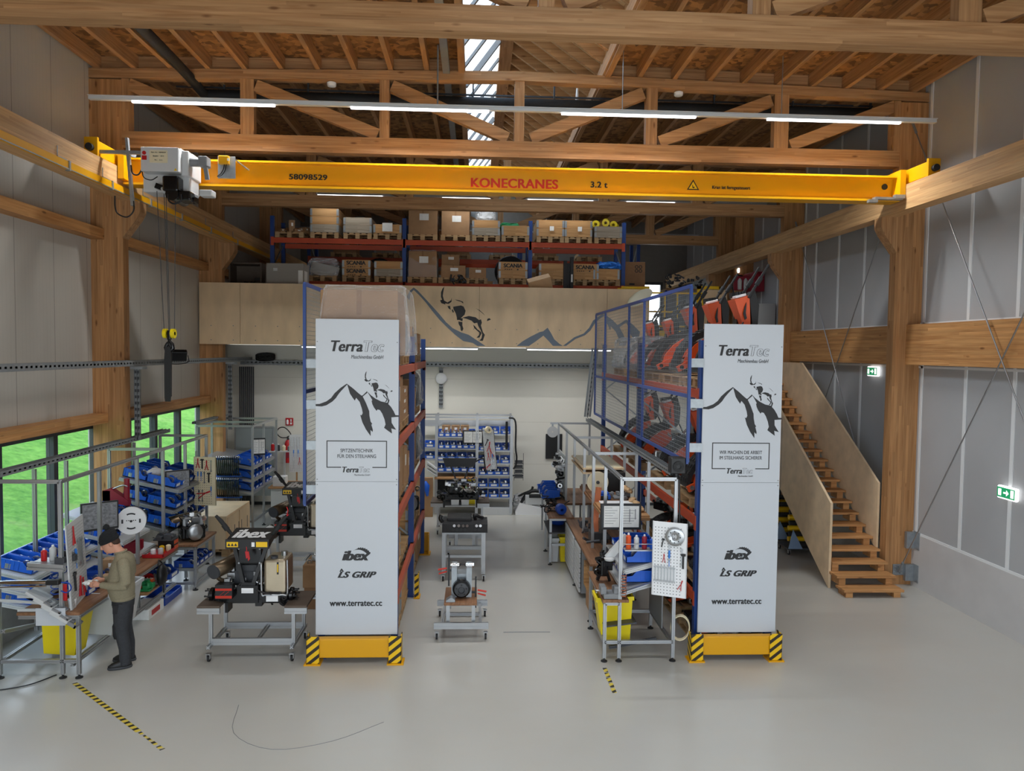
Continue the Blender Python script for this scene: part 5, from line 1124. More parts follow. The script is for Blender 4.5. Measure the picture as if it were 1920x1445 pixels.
t = thing('paper_sheet', 'white sheet lying on the bench behind the vice', 'paper', (-5.45, 12.4, .853)); B().bx(-5.65, -5.28, 12.2, 12.55, .852, .855).ob('sheet', 'paper', t)
t = thing('black_bag', 'black cloth bag hanging from the bench edge behind the person', 'bag', (-4.93, 11.9, .5)); b = B(); b.ball((-4.9, 11.85, .62), .12, 12, (.6, 1.1, 1.5), .08); b.ob('bag_cloth', 'black', t); B().tube([(-4.94, 11.8, .78), (-4.95, 11.85, .85), (-4.94, 11.95, .78)], .01, 6).tube([(-4.88, 11.85, .48), (-4.88, 11.86, .33)], .01, 6).ob('strap', 'black', t)
for k, (m, x, y, n_) in enumerate((('orange', -5.15, 11.75, 'orange'), ('green', -5.05, 11.65, 'green'), ('red', -5.2, 11.95, 'red'), ('mid_grey', -5.05, 12.0, 'grey'))):
    t = thing('machine_part', '%s machine part on the lower shelf behind the person' % n_, 'machine part', (x, y, .43)); b = B(); r = random.Random(k); b.bev(x-.08, x+.07, y-.07, y+.07, .432, .47, .01).tube([(x-.1, y, .5), (x, y+.05, .56), (x+.1, y, .5)], .014, 7); junk(b, x-.08, x+.08, y-.08, y+.08, .47, .55, 6, r); b.ob('part_body', m, t)
dup(BIND.r, (-5.12, 12.38, .432), 0, 'black crate of chains on the lower shelf behind the person', (1, 1.8, 1.2))
for k, (y, m, l) in enumerate(((11.85, 'paper', 'flat carton with red print on the floor under the bench behind the person'),)):
    t = thing('flat_carton', l, 'box', (-5.1, y, 0)); B().bev(-5.3, -4.98, y-.3, y+.25, 0, .16, .005).ob('carton', m, t); B().bx(-4.98, -4.977, y-.2, y+.1, .04, .12).ob('print', 'red', t)
t = thing('floor_bin', 'long blue bin on the floor under the far end of the first bench', 'bin', (-5.1, 12.45, 0)); B().bx(-5.35, -5.0, 12.2, 12.9, 0, .02).bx(-5.35, -5.33, 12.2, 12.9, .02, .13).bx(-5.02, -5.0, 12.2, 12.9, .02, .1).bx(-5.33, -5.02, 12.2, 12.22, .02, .13).bx(-5.33, -5.02, 12.88, 12.9, .02, .13).ob('bin_shell', 'bin_blue_dark', t)
b = B(); b.tube([(-6.1, 12.0, .012), (-5.8, 12.6, .012), (-5.4, 12.9, .012), (-5.7, 12.3, .012), (-5.95, 12.9, .012)], .01, 6); tag(b.ob('floor_cable', 'black'), 'black cable looped on the floor behind the first bench', 'cable')
b = B(); b.tube([(-6.3, 9.2, .01), (-5.9, 9.15, .01), (-5.5, 9.3, .01), (-5.3, 9.6, .01)], .007, 6); tag(b.ob('floor_cable', 'black'), 'thin dark cable on the floor before the yellow bin', 'cable')
Mp = Matrix.Translation((-4.98, 13.95, 1.28)) @ Matrix.Rotation(math.radians(-8), 4, 'Z')
pegboard('pegboard', 'pale perforated tool board full of tools beside the engine table', Mp, .42, .9, 'cream', lambda t: B().bx(-.2, -.17, .03, .06, -1.28, 1.0, Mp).ob('stand', 'alu', t),
    [('pliers', .2, .88, 0, .9), ('hammer', .4, .86, 0, .9), ('pliers', .6, .84, 0, .9), ('wrench', .8, .82, 0, .9), ('screwdriver', .2, .6, 0, .9), ('screwdriver', .35, .6, 0, .9), ('wrench', .5, .58, 0, .9), ('hammer', .7, .58, 0, .9), ('pliers', .5, .25, 1.2, 1.3), ('wrench', .25, .2, 0, .9), ('wrench', .4, .2, 0, .9), ('screwdriver', .8, .3, 0, .9)], 'board beside the engine table')
# plywood crate on a pallet and the far bench of hoses
pallet(-5.35, 15.9, 0, 'pallet under the plywood cabinet crate beyond the engine table', 0, 1.0, 1.35)
t = thing('plywood_crate', 'plywood crate with slotted doors on a pallet beyond the engine table', 'crate', (-5.35, 15.9, .146)); B().bev(-5.74, -4.97, 15.1, 16.65, .146, .82, .01).ob('crate_body', 'plywood', t)
for y in (15.15, 15.9): B().bx(-4.97, -4.955, y, y+.70, .18, .78).ob('door', 'plywood', t)
b = B()
for y in (15.55, 15.82, 16.0, 16.4): b.bx(-4.954, -4.951, y, y+.03, .3, .55)
b.ob('slot', 'dark_grey', t)
t = thing('workbench', 'silver frame bench with hanging hoses and blue bins in the far left corner', 'workbench', (-5.5, 17.8, 0))
for (x, y, z1) in ((-6.2, 16.9, 2.45), (-4.98, 16.9, 2.45), (-6.2, 18.8, 2.45), (-4.95, 18.8, 2.45), (-5.0, 17.85, 2.45), (-6.2, 17.85, 2.45)):
    b = B(); alu_leg(b, x, y, .05, z1); l = b.ob('post', 'alu', t); b = B(); foot(b, x, y); b.ob('foot', 'rubber', l)
B().alu((-6.2, 16.9, 2.45), (-4.98, 16.9, 2.45)).alu((-4.98, 16.9, 2.45), (-4.95, 18.8, 2.45)).alu((-6.2, 16.9, 2.45), (-6.2, 18.8, 2.45)).alu((-6.2, 18.8, 2.45), (-4.95, 18.8, 2.45)).alu((-6.2, 17.85, 2.45), (-5, 17.85, 2.45)).alu((-6.2, 16.9, .3), (-4.98, 16.9, .3)).alu((-4.98, 16.9, .3), (-4.95, 18.8, .3)).ob('rail', 'alu', t)
tray(t, (-6.22, 16.8, 2.5), (-6.22, 18.9, 2.5), .1, .05)
for k, zf in enumerate((1.5, 1.22, .94)):
    B().prism([(-6.2, zf+.2), (-5.0, zf), (-5.0, zf+.012), (-6.2, zf+.212)], 16.95, 18.75).alu((-5.0, 16.95, zf-.02), (-5.0, 18.75, zf-.02)).alu((-6.2, 16.93, zf+.2), (-5.0, 16.93, zf-.02)).ob('sloping_shelf', 'alu', t)
    bins(6, (-5.25, 17.15, zf+.07), (-5.25, 18.55, zf+.07), 'on the %s shelf of the hose bench' % ('top', 'middle', 'lowest')[k], sc=(1.1, 1.05, 1.0))
for k, z in enumerate((1.72, 1.24)):
    for i in range(12):
        x = -5.72+i*.042
        t = thing('formed_hose', 'black formed hose, %s along the %s hanging row of the hose bench' % (ORD[i], ('upper', 'lower')[k]), 'hose', (x, 16.8, z), 0, 'hanging hoses')
        B().tube([(x, 16.88, z+.02), (x, 16.8, z+.06), (x, 16.76, z), (x+.01, 16.76, z-.3), (x+.01, 16.8, z-.36), (x, 16.86, z-.34)], .014, 7).ob('hose_body', 'gloss_black', t)
        B().tube([(x, 16.88, z+.02), (x, 16.8, z+.062), (x, 16.765, z+.03)], .018, 7).ob('blue_end', 'chrome', t)
    t = thing('hose_rail', 'blue hanging rail, %s one of the hose bench' % ('upper', 'lower')[k], 'rail', (-5.5, 16.86, z)); B().bx(-5.8, -5.2, 16.83, 16.9, z-.02, z+.02).bx(-5.8, -5.2, 16.84, 16.88, z-.40, z-.36).ob('rail_bar', 'bin_blue', t)
monitor('monitor', 'drawing board on the post of the hose bench', (-5.08, 17.75, 1.88), math.radians(25), .3, .4, False)
def tote(label, cx, cy, z, W, L, H, m):
    t = thing('tote_box', label, 'tote', (cx, cy, z)); B().bx(cx-W/2, cx+W/2, cy-L/2, cy+L/2, z, z+.02).bx(cx-W/2, cx-W/2+.015, cy-L/2, cy+L/2, z+.02, z+H).bx(cx+W/2-.015, cx+W/2, cy-L/2, cy+L/2, z+.02, z+H).bx(cx-W/2+.015, cx+W/2-.015, cy-L/2, cy-L/2+.015, z+.02, z+H).bx(cx-W/2+.015, cx+W/2-.015, cy+L/2-.015, cy+L/2, z+.02, z+H).ob('tote_body', m, t)
    b = B().bx(cx-W/2-.012, cx+W/2+.012, cy-L/2-.012, cy-L/2, z+H-.05, z+H).bx(cx-W/2-.012, cx+W/2+.012, cy+L/2, cy+L/2+.012, z+H-.05, z+H).bx(cx-W/2-.012, cx-W/2, cy-L/2, cy+L/2, z+H-.05, z+H).bx(cx+W/2, cx+W/2+.012, cy-L/2, cy+L/2, z+H-.05, z+H)
    for i in range(4): b.bx(cx-W*.4+i*W*.24, cx-W*.36+i*W*.24, cy-L/2-.008, cy-L/2, z+.02, z+H-.05)
    b.ob('rim', m, t); return t
tote('pale grey blue tote on the trolley before the hose bench', -5.45, 16.35, .48, .62, .5, .3, 'tote_grey_blue')
tote('bright blue tote of fittings below the grey tote', -5.4, 15.95+.75-.42, .3, .6, .45, .14, 'bin_blue') if False else tote('bright blue tote of fittings on the floor trolley before the hose bench', -5.4, 16.35, .3, .66, .55, .16, 'bin_blue')
t = thing('low_trolley', 'low alloy trolley carrying totes before the hose bench', 'trolley', (-5.4, 16.4, 0)); B().alu((-5.75, 16.08, .27), (-5.05, 16.08, .27)).alu((-5.75, 16.66, .27), (-5.05, 16.66, .27)).alu((-5.05, 16.08, .27), (-5.05, 16.66, .27)).alu((-5.75, 16.08, .27), (-5.75, 16.66, .27)).ob('frame', 'alu', t)
for x in (-5.75, -5.05):
    for y in (16.74, 16.8): pass
for x in (-5.75, -5.05): B().alu((x, 16.66, .05), (x, 16.66, .25)).ob('leg', 'alu', t); B().alu((x, 16.08, .05), (x, 16.08, .25)).ob('leg', 'alu', t)
t = thing('filing_cart', 'grey cabinet with wooden top and leaning boards right of the hose bench', 'cabinet', (-4.9, 18.2, 0)); B().bev(-4.85, -4.35, 17.9, 18.7, .12, .86, .01).ob('cabinet_body', 'light_grey', t); B().bx(-4.9, -4.3, 17.85, 18.75, .86, .9).ob('top', 'wood_x', t)
b = B(); [alu_leg(b, x, y, 0, .12) for x in (-4.82, -4.38) for y in (17.95, 18.65)]; b.ob('leg', 'alu', t)
t = thing('yellow_board', 'yellow board leaning against the grey cabinet', 'board', (-4.3, 18.1, .1)); B().bx(-.012, .012, -.35, .35, 0, .75, Matrix.Translation((-4.20, 18.25, .1)) @ Matrix.Rotation(-.16, 4, 'Y')).ob('sheet', 'bin_yellow', t)
t = thing('grey_board', 'grey board leaning beside the yellow one', 'board', (-4.25, 18.1, .1)); B().bx(-.012, .012, -.35, .35, 0, .72, Matrix.Translation((-4.12, 18.1, .0)) @ Matrix.Rotation(-.2, 4, 'Y')).ob('sheet', 'light_grey', t)
t = thing('junction_box', 'grey box on the cabinet right of the hose bench', 'box', (-4.7, 18.1, .9)); B().bev(-4.82, -4.52, 17.95, 18.2, .9, 1.14, .015).ob('box_body', 'light_grey', t)
Mp = Matrix.Translation((-4.5, 19.0, 1.08)) @ Matrix.Rotation(math.radians(10), 4, 'Z')
pegboard('pegboard', 'narrow tool board on a stand in front of the fire extinguisher', Mp, .36, .95, 'light_grey', lambda t: B().bx(-.02, .02, .03, .06, -1.08, .6, Mp).bx(-.2, .2, -.1, .2, -1.08, -1.06, Mp).ob('stand', 'wood_z', t),
    [('wrench', .2, .8, 0, .9), ('wrench', .4, .8, 0, .9), ('wrench', .6, .8, 0, .9), ('screwdriver', .3, .5, 0, .9), ('screwdriver', .6, .5, 0, .9), ('wrench', .3, .2, 0, .9), ('pliers', .7, .3, 0, .9)], 'narrow stand board')
t = thing('supply_shelf', 'small wall shelf of cans left of the fire extinguisher', 'shelf', (-5.0, 19.3, 1.6)); B().bx(-5.25, -4.55, 19.2, 19.45, 1.55, 1.57).bx(-4.9, -4.86, 19.3, 19.34, 0, 1.55).ob('shelf_plate', 'light_grey', t)
for k, (m, n_) in enumerate((('red', 'red'), ('dark_grey', 'black'), ('cream', 'cream'), ('mid_grey', 'grey'), ('black', 'dark'))): can(-5.18+k*.14, 19.32, 1.57, .045, .2-.02*k, m, n_+' can on the small shelf left of the fire extinguisher')
t = thing('fire_extinguisher', 'red fire extinguisher on the back wall', 'fire extinguisher', (-4.98, 20.05, 1.2))
EX = Matrix.Translation((-4.98, 20.05, 1.15)); B().lathe([(.03, 0), (.08, .01), (.085, .05), (.085, .5), (.06, .58), (.03, .62)], EX, 18).ob('cylinder', 'red', t)
B().tube([(-4.98, 20.05, 1.77), (-4.98, 20.05, 1.86)], .025, 8).tube([(-4.98, 20.05, 1.85), (-4.92, 19.98, 1.88)], .014, 6).ob('valve', 'dark_grey', t); B().tube([(-4.98, 20.02, 1.83), (-5.15, 20.0, 1.84), (-5.25, 20.0, 1.95), (-5.2, 20.0, 2.08), (-5.05, 20.0, 2.1), (-4.9, 20.0, 1.95), (-4.87, 20.0, 1.8)], .014, 7).ob('hose', 'black', t); B().bx(-5.07, -4.89, 19.962, 19.966, 1.3, 1.5).ob('label_sheet', 'dark_red', t)
B().bx(-5.02, -4.94, 20.12, 20.2, 1.3, 1.8).ob('bracket', 'dark_grey', t)
t = thing('fire_sign', 'red fire equipment sign on the back wall above the extinguisher', 'sign', (-4.98, 20.18, 2.25)); B().bx(-5.07, -4.87, 20.17, 20.2, 2.14, 2.34).ob('sign_plate', 'red', t); B().lathe([(.01, 0), (.03, .0), (.03, .1), (.012, .13)], Matrix.Translation((-5.02, 20.17, 2.17)), 10).bx(-4.95, -4.9, 20.162, 20.17, 2.17, 2.22).bx(-4.94, -4.91, 20.162, 20.17, 2.24, 2.31).ob('pictogram', 'white', t)
t = thing('partition_board', 'large grey board standing before the back wall behind the hose bench', 'board', (-5.7, 19.9, 0)); B().bx(-6.3, -4.95+-.35, 19.88, 19.92, .3, 2.1).ob('board_sheet', 'teal_grey', t); B().bx(-6.32, -6.28, 19.86, 19.94, 0, 2.12).bx(-5.32, -5.28, 19.86, 19.94, 0, 2.12).bx(-6.3, -5.3, 19.87, 19.93, 2.1, 2.14).ob('frame', 'alu', t)
t = thing('pipe_bundle', 'bundle of dark cables running down the corner behind the hose bench', 'pipes', (-5.9, 20, 2)); b = B()
for i in range(8): b.tube([(-6.25+i*.05, 20.12, .02), (-6.25+i*.05, 20.12, 3.7)], .018, 6)
b.ob('cable_run', 'dark_grey', t)
B().bx(-6.25, -5.3, 20.17, 20.2, .0, .0) if False else None
struct(B().bx(-6.5, 8.0, 20.18, 20.2, 0, .08).ob('baseboard_back', 'anthracite'), 'dark skirting along the back wall')
# wall cable trays on the window side
t = thing('cable_tray', 'long perforated grey cable tray along the window wall at mid height', 'cable tray', (-6.0, 14, 3.85)); tray(t, (-5.98, 6.0, 3.86), (-5.98, 20.1, 3.86), .12, .1)
for y in (13.5, 18.5): B().bx(-6.1, -5.85, y-.1, y+.1, 3.80, 3.85).ob('bracket', 'galv', t)
for k, (y, z0) in enumerate(((13.5, 2.55), (18.5, 2.2))):
    t = thing('cable_tray', 'vertical perforated cable tray dropping beside the %s timber column' % ('middle', 'mezzanine front')[k], 'cable tray', (-6.0, y, z0)); tray(t, (-5.98, y, z0), (-5.98, y, 3.8), .09, .05)
t = thing('cable_tray', 'perforated grey cable tray across the back wall under the mezzanine', 'cable tray', (-2, 20.1, 3.78)); tray(t, (-6.2, 20.08, 3.76), (3.4, 20.08, 3.76), .14, .12)
t = thing('floodlight', 'small black floodlight lying on the window wall cable tray', 'floodlight', (-5.9, 15.2, 4)); M = Matrix.Translation((-5.74, 14.7, 4.04)) @ Matrix.Rotation(.5, 4, 'Z') @ Matrix.Rotation(.6, 4, 'X'); B().bev(-.16, .16, -.05, .05, -.11, .11, .02, M).ob('lamp_body', 'black', t); B().tube([M @ Vector((-.18, 0, .0)), M @ Vector((-.2, -.08, -.1)), M @ Vector((-.05, -.1, -.14)), M @ Vector((.18, -.06, -.12)), M @ Vector((.18, 0, 0))], .008, 6).ob('bracket', 'black', t)
t = thing('coil', 'coil of dark cable on the corner of the cable tray', 'cable', (-5.6, 19.9, 3.95)); b = B()
for i in range(4): b.tube([(-5.55+.25*math.cos(a), 20.0+.1*math.sin(a), 3.92+.03*i+.06*math.sin(a)) for a in [k*PI/6 for k in range(13)]], .014, 6)
b.ob('cable_loop', 'black', t)
t = thing('round_lamp', 'round white bulkhead lamp on the back wall conduit', 'lamp', (-.93, 20.0, 3.45)); B().lathe([(.15, 0), (.15, .03), (.12, .06), (.01, .08)], Matrix.Translation((-.93, 20.12, 3.44)) @ Euler((PI/2, 0, 0)).to_matrix().to_4x4(), 24).ob('diffuser', 'white', t)
t = thing('cable_tray', 'vertical cable tray on the back wall behind the round lamp', 'cable tray', (-.93, 20.15, 2.6)); tray(t, (-.93, 20.14, 2.65), (-.93, 20.14, 3.72), .1, .05)
t = thing('wall_panel_heater', 'black rectangular panel on the back wall behind the right bench', 'wall panel', (2.15, 20.15, 1.4)); B().bev(1.92, 2.37, 20.15, 20.19, 1.28, 1.96, .008).ob('panel_body', 'black', t)
# ================================================================ PERSON
def ring_loft(b, rings, n=20):
    """rings: (cx, cy, cz, rx, ry) horizontal ellipses stacked upward"""
    R = []
    for cx, cy, cz, rx, ry in rings: R.append([b.bm.verts.new((cx+rx*math.cos(2*PI*k/n), cy+ry*math.sin(2*PI*k/n), cz)) for k in range(n)])
    for A, C_ in zip(R, R[1:]):
        for k in range(n): b.bm.faces.new((A[k], A[(k+1) % n], C_[(k+1) % n], C_[k]))
    b.bm.faces.new(R[0][::-1]); b.bm.faces.new(R[-1])
def remesh(o, v, it=3):
    m = o.modifiers.new('surface', 'REMESH'); m.mode = 'VOXEL'; m.voxel_size = v; m.use_smooth_shade = True
    s = o.modifiers.new('soft', 'SMOOTH'); s.factor = .5; s.iterations = it
PL, PRZ = (-4.60, 9.93, 0), PI+.30
P_ = thing('person', 'person in olive jumper, dark work trousers and black bobble hat standing at the left bench', 'person', PL, PRZ)
PW = FR[P_]
def fin(b, name, m, par=None, vox=None, it=3):
    if vox: bmesh.ops.remove_doubles(b.bm, verts=list(b.bm.verts), dist=1e-6)
    b.bm.transform(PW); o = b.ob(name, m, par or P_)
    if vox: remesh(o, vox, it)
    for p in o.data.polygons: p.use_smooth = True
    return o
HM = Matrix.Translation((.085, 0, 1.545)) @ Matrix.Rotation(.42, 4, 'Y')        # head frame, origin at the top of the neck
b = B()
h = B(); ring_loft(h, [(.035, 0, -.02, .045, .045), (.05, 0, .01, .072, .058), (.045, 0, .05, .088, .07), (.035, 0, .1, .098, .076), (.025, 0, .15, .102, .078), (.015, 0, .2, .092, .072), (.01, 0, .235, .06, .05), (.01, 0, .25, .02, .02)])
h.tube([(.13, 0, .125), (.152, 0, .085), (.135, 0, .07)], [.01, .017, .012], 8)           # nose
h.tube([(.115, -.025, .035), (.125, 0, .036), (.115, .025, .035)], [.008, .012, .008], 8)  # lips
for s in (-1, 1):
    h.ball((.01, s*.08, .1), .03, 12, (.7, .35, 1.1)); h.tube([(.118, s*.015, .135), (.122, s*.035, .14), (.108, s*.055, .135)], .009, 6)
h.tube([(.1, 0, -.005), (.108, 0, .01)], .022, 8)
b.merge(h.bm, HM); h.bm.free()
b.tube([(0, 0, 1.42), (.035, 0, 1.50), (.085, 0, 1.56), (.1, 0, 1.62)], [.07, .062, .06, .06], 14)   # neck
ring_loft(b, [(0, 0, .9, .1, .14), (.02, 0, 1.1, .11, .14), (.01, 0, 1.3, .11, .16), (0, 0, 1.44, .07, .15), (0, 0, 1.48, .05, .07)])
for s in (-1, 1):
    b.tube([(0, s*.09, .95), (.02, s*.1, .5), (-.02, s*.11, .12), (0, s*.11, .05)], [.08, .055, .04, .035], 12)
    b.tube([(-.01, s*.17, 1.42), (-.045, s*.235, 1.28), (-.05, s*.245, 1.13)], [.05, .045, .04], 12)
    b.tube([(-.05, s*.245, 1.13), (.10, s*.19, 1.115), (.26, s*.115, 1.125)], [.04, .036, .026], 12)
    # hand: palm, four curled fingers and a thumb
    w0 = Vector((.26, s*.115, 1.125)); d = Vector((.9, -s*.42, -.03)).normalized(); up = Vector((0, 0, 1)); sd = d.cross(up).normalized()*s
    b.tube([w0, w0+d*.03, w0+d*.07, w0+d*.09], [.026, .033, .034, .026], 12)
    for i in range(4):
        root = w0+d*.085+up*(.027-.019*i); ln = (.07, .078, .074, .058)[i]; inw = Vector((.35, -s*.9, -.15)).normalized()
        b.tube([root, root+d*ln*.45, root+d*ln*.7+inw*ln*.3, root+d*ln*.75+inw*ln*.7], [.0098, .0092, .0085, .007], 8)
    tr = w0+d*.03+up*.026; b.tube([tr, tr+d*.03+up*.018, tr+d*.06+up*.02+Vector((0, -s*.02, 0)), tr+d*.08+up*.012+Vector((0, -s*.03, 0))], [.013, .0115, .010, .008], 8)
body = fin(b, 'body', 'skin', None, .0055, 2)
# jumper
b = B(); ring_loft(b, [(.012, 0, .90, .135, .165), (.02, 0, .93, .15, .18), (.03, 0, 1.02, .165, .19), (.035, 0, 1.12, .165, .19), (.02, 0, 1.24, .155, .195), (.005, 0, 1.36, .14, .205), (-.005, 0, 1.43, .115, .185), (.01, 0, 1.475, .085, .115), (.03, 0, 1.505, .072, .074), (.035, 0, 1.52, .066, .067)], 28)
for s in (-1, 1):
    b.tube([(-.01, s*.15, 1.41), (-.03, s*.215, 1.37), (-.05, s*.25, 1.25), (-.055, s*.26, 1.14)], [.075, .077, .07, .063], 14)
    b.tube([(-.075, s*.262, 1.125), (-.03, s*.245, 1.115), (.1, s*.19, 1.112), (.22, s*.135, 1.12), (.245, s*.123, 1.122)], [.048, .062, .053, .041, .039], 14)
    b.tube([(-.045, s*.262, 1.16), (.0, s*.23, 1.13)], .062, 10)
    b.tube([(.215, s*.137, 1.12), (.25, s*.12, 1.123)], .043, 12)
for z, r in ((1.06, .006), (.98, .008)): pass
jm = fin(b, 'jumper', 'olive', None, .011, 4)
b = B(); ring_loft(b, [(.012, 0, .885, .139, .168), (.012, 0, .895, .145, .174), (.016, 0, .93, .15, .178), (.018, 0, .935, .14, .17)], 28); fin(b, 'hem_band', 'olive', jm)
b = B(); pts = [(.033+.069*math.cos(a), .069*math.sin(a), 1.515+.012*math.cos(a)*-1) for a in [k*PI/10 for k in range(21)]]; b.tube(pts, .011, 7); fin(b, 'collar_band', 'olive', jm)
# trousers
b = B(); ring_loft(b, [(.01, 0, .78, .13, .165), (.008, 0, .86, .138, .172), (.01, 0, .94, .13, .162)], 28)
for s, fx in ((1, .0), (-1, -.02)):
    b.tube([(.0, s*.085, .86), (.012+fx*.3, s*.095, .70), (.025+fx, s*.105, .50), (.01+fx, s*.11, .42), (-.02+fx, s*.115, .25), (-.02+fx, s*.115, .10), (-.015+fx, s*.115, .045)], [.112, .108, .086, .08, .074, .07, .074], 16)
tr_ = fin(b, 'trousers', 'trousers', None, .012, 4)
for s in (1, -1):
    b = B(); ring_loft(b, [(.055, s*.105, .40, .055, .06), (.06, s*.105, .44, .062, .066), (.062, s*.105, .56, .066, .07), (.055, s*.105, .60, .058, .064)], 16); fin(b, 'knee_patch', 'trouser_patch', tr_)
b = B().bev(.02, .11, .165, .19, .74, .86, .012).bx(.0, .12, .16, .185, .86, .875); fin(b, 'pocket', 'trouser_patch', tr_)
# shoes
for s, fx in ((1, .0), (-1, -.02)):
    x, y = -.02+fx, s*.115
    b = B(); M = Matrix.Translation((x, y, 0)) @ Matrix.Rotation(s*.12, 4, 'Z')
    q = B(); ring_loft(q, [(.06, 0, .012, .14, .047), (.06, 0, .05, .145, .05), (.045, 0, .08, .115, .047), (.0, 0, .11, .07, .045), (-.01, 0, .15, .055, .045)]); b.merge(q.bm, M); q.bm.free()
    sh = fin(b, 'shoe', 'black', None, .008, 3)
    b = B(); q = B(); ring_loft(q, [(.06, 0, 0, .142, .05), (.06, 0, .022, .15, .053), (.06, 0, .03, .146, .05)]); b.merge(q.bm, M); q.bm.free(); fin(b, 'sole', 'dark_grey', sh)
    b = B()
    for i in range(4): b.tube([M @ Vector((.05+i*.018, -.025, .098-i*.006)), M @ Vector((.06+i*.018, 0, .108-i*.007)), M @ Vector((.05+i*.018, .025, .098-i*.006))], .004, 5)
    fin(b, 'laces', 'dark_grey', sh)
# hat, hair, face details
b = B(); q = B(); ring_loft(q, [(.02, 0, .135, .112, .09), (.02, 0, .175, .118, .096), (.012, 0, .21, .116, .094), (.0, 0, .25, .1, .085), (-.012, 0, .28, .06, .055), (-.015, 0, .292, .02, .02)], 24); b.merge(q.bm, HM); q.bm.free(); hat = fin(b, 'knit_hat', 'knit', None, .008, 3)
b = B(); q = B(); ring_loft(q, [(.02, 0, .128, .114, .092), (.02, 0, .135, .122, .099), (.02, 0, .18, .124, .101), (.018, 0, .188, .116, .094)], 24); b.merge(q.bm, HM); q.bm.free(); fin(b, 'hat_cuff', 'knit', hat)
b = B().ball(HM @ Vector((-.02, 0, .318)), .04, 14, (1, 1, 1), .1); fin(b, 'bobble', 'knit', hat)
b = B(); q = B(); ring_loft(q, [(-.035, 0, .06, .05, .05), (-.03, 0, .09, .062, .068), (-.02, 0, .13, .07, .078), (-.02, 0, .15, .06, .07)], 18); b.merge(q.bm, HM); q.bm.free(); fin(b, 'hair', 'hair')
for s in (-1, 1):
    e_ = fin(B().ball(HM @ Vector((.108, s*.032, .118)), .011, 12), 'eye', 'white'); fin(B().ball(HM @ Vector((.117, s*.033, .116)), .005, 12), 'pupil', 'logo_black', e_)
b = B().tube([HM @ Vector((.126, -.02, .0365)), HM @ Vector((.135, 0, .037)), HM @ Vector((.126, .02, .0365))], .0025, 5); fin(b, 'mouth', 'dark_red')
pp = thing('crumpled_paper', 'crumpled white paper held in the hands of the person', 'paper', PW @ Vector((.40, 0, 1.12)))
b = B().ball((.40, .0, 1.135), .05, 14, (1.3, 1.1, .55), .35).ball((.35, -.02, 1.14), .03, 12, (1.5, 1, .6), .3); b.bm.transform(PW); b.ob('paper_sheet', 'paper', pp)
# ================================================================ TROLLEYS AND MACHINE CHASSIS
def caster(b_w, b_f, x, y, r=.045):
    b_f.bx(x-.03, x+.03, y-.03, y+.03, r*2+.015, r*2+.03).bx(x-.026, x-.018, y-.02, y+.03, r, r*2+.015).bx(x+.018, x+.026, y-.02, y+.03, r, r*2+.015)
    b_w.cyl((x-.014, y+.02, r), (x+.014, y+.02, r), r, 14)
def add_casters(t, pts, r=.045):
    for x, y in pts:
        w_, f = B(), B(); caster(w_, f, x, y, r); c_ = f.ob('caster', 'steel', t); w_.ob('wheel', 'rubber', c_)
def trestle_trolley(label, x0, x1, y0, y1, group=None):
    """rolling frame with two side tables that carry an axle; built round its own origin"""
    t = thing('assembly_trolley', label, 'trolley', (0, 0, 0)); w_ = x1-x0; yl = y1-y0
    for s, xx in ((-1, x0), (1, x1)):
        a, c_ = (xx-.18, xx+.12) if s < 0 else (xx-.12, xx+.18)
        B().bev(a, c_, y0-.02, y1+.02, .70, .73, .005).ob('side_top', 'brown_board', t)
        b = B().alu((a, y0, .66), (c_, y0, .66), .045, .08).alu((a, y1, .66), (c_, y1, .66), .045, .08).alu((xx, y0, .66), (xx, y1, .66), .045, .08); b.ob('top_rail', 'alu', t)
        for yy in (y0, y1): B().alu((xx, yy, .2), (xx, yy, .62), .045, .045, up=(0, 1, 0)).ob('post', 'alu', t)
        B().alu((xx-s*0, y0-.12, .2), (xx, y1+.12, .2), .045).ob('foot_rail', 'alu', t)
        B().bx(xx-s*.14-.02, xx-s*.14+.02, (y0+y1)/2-.1, (y0+y1)/2+.1, .56, .74).ob('axle_rest', 'black', t)
    B().alu((x0, y0, .24), (x1, y0, .24), .045, .09).ob('cross_rail', 'alu', t); B().alu((x0, y1, .24), (x1, y1, .24), .045, .09).ob('cross_rail', 'alu', t); B().alu(((x0+x1)/2+.05, y0, .24), ((x0+x1)/2+.05, y1, .24), .045).ob('centre_rail', 'alu', t)
    add_casters(t, [(x, y) for x in (x0, x1) for y in (y0-.1, y1+.08)])
    return t
TRO = Proto(trestle_trolley('trolley', -.55, .55, -.3, .3))
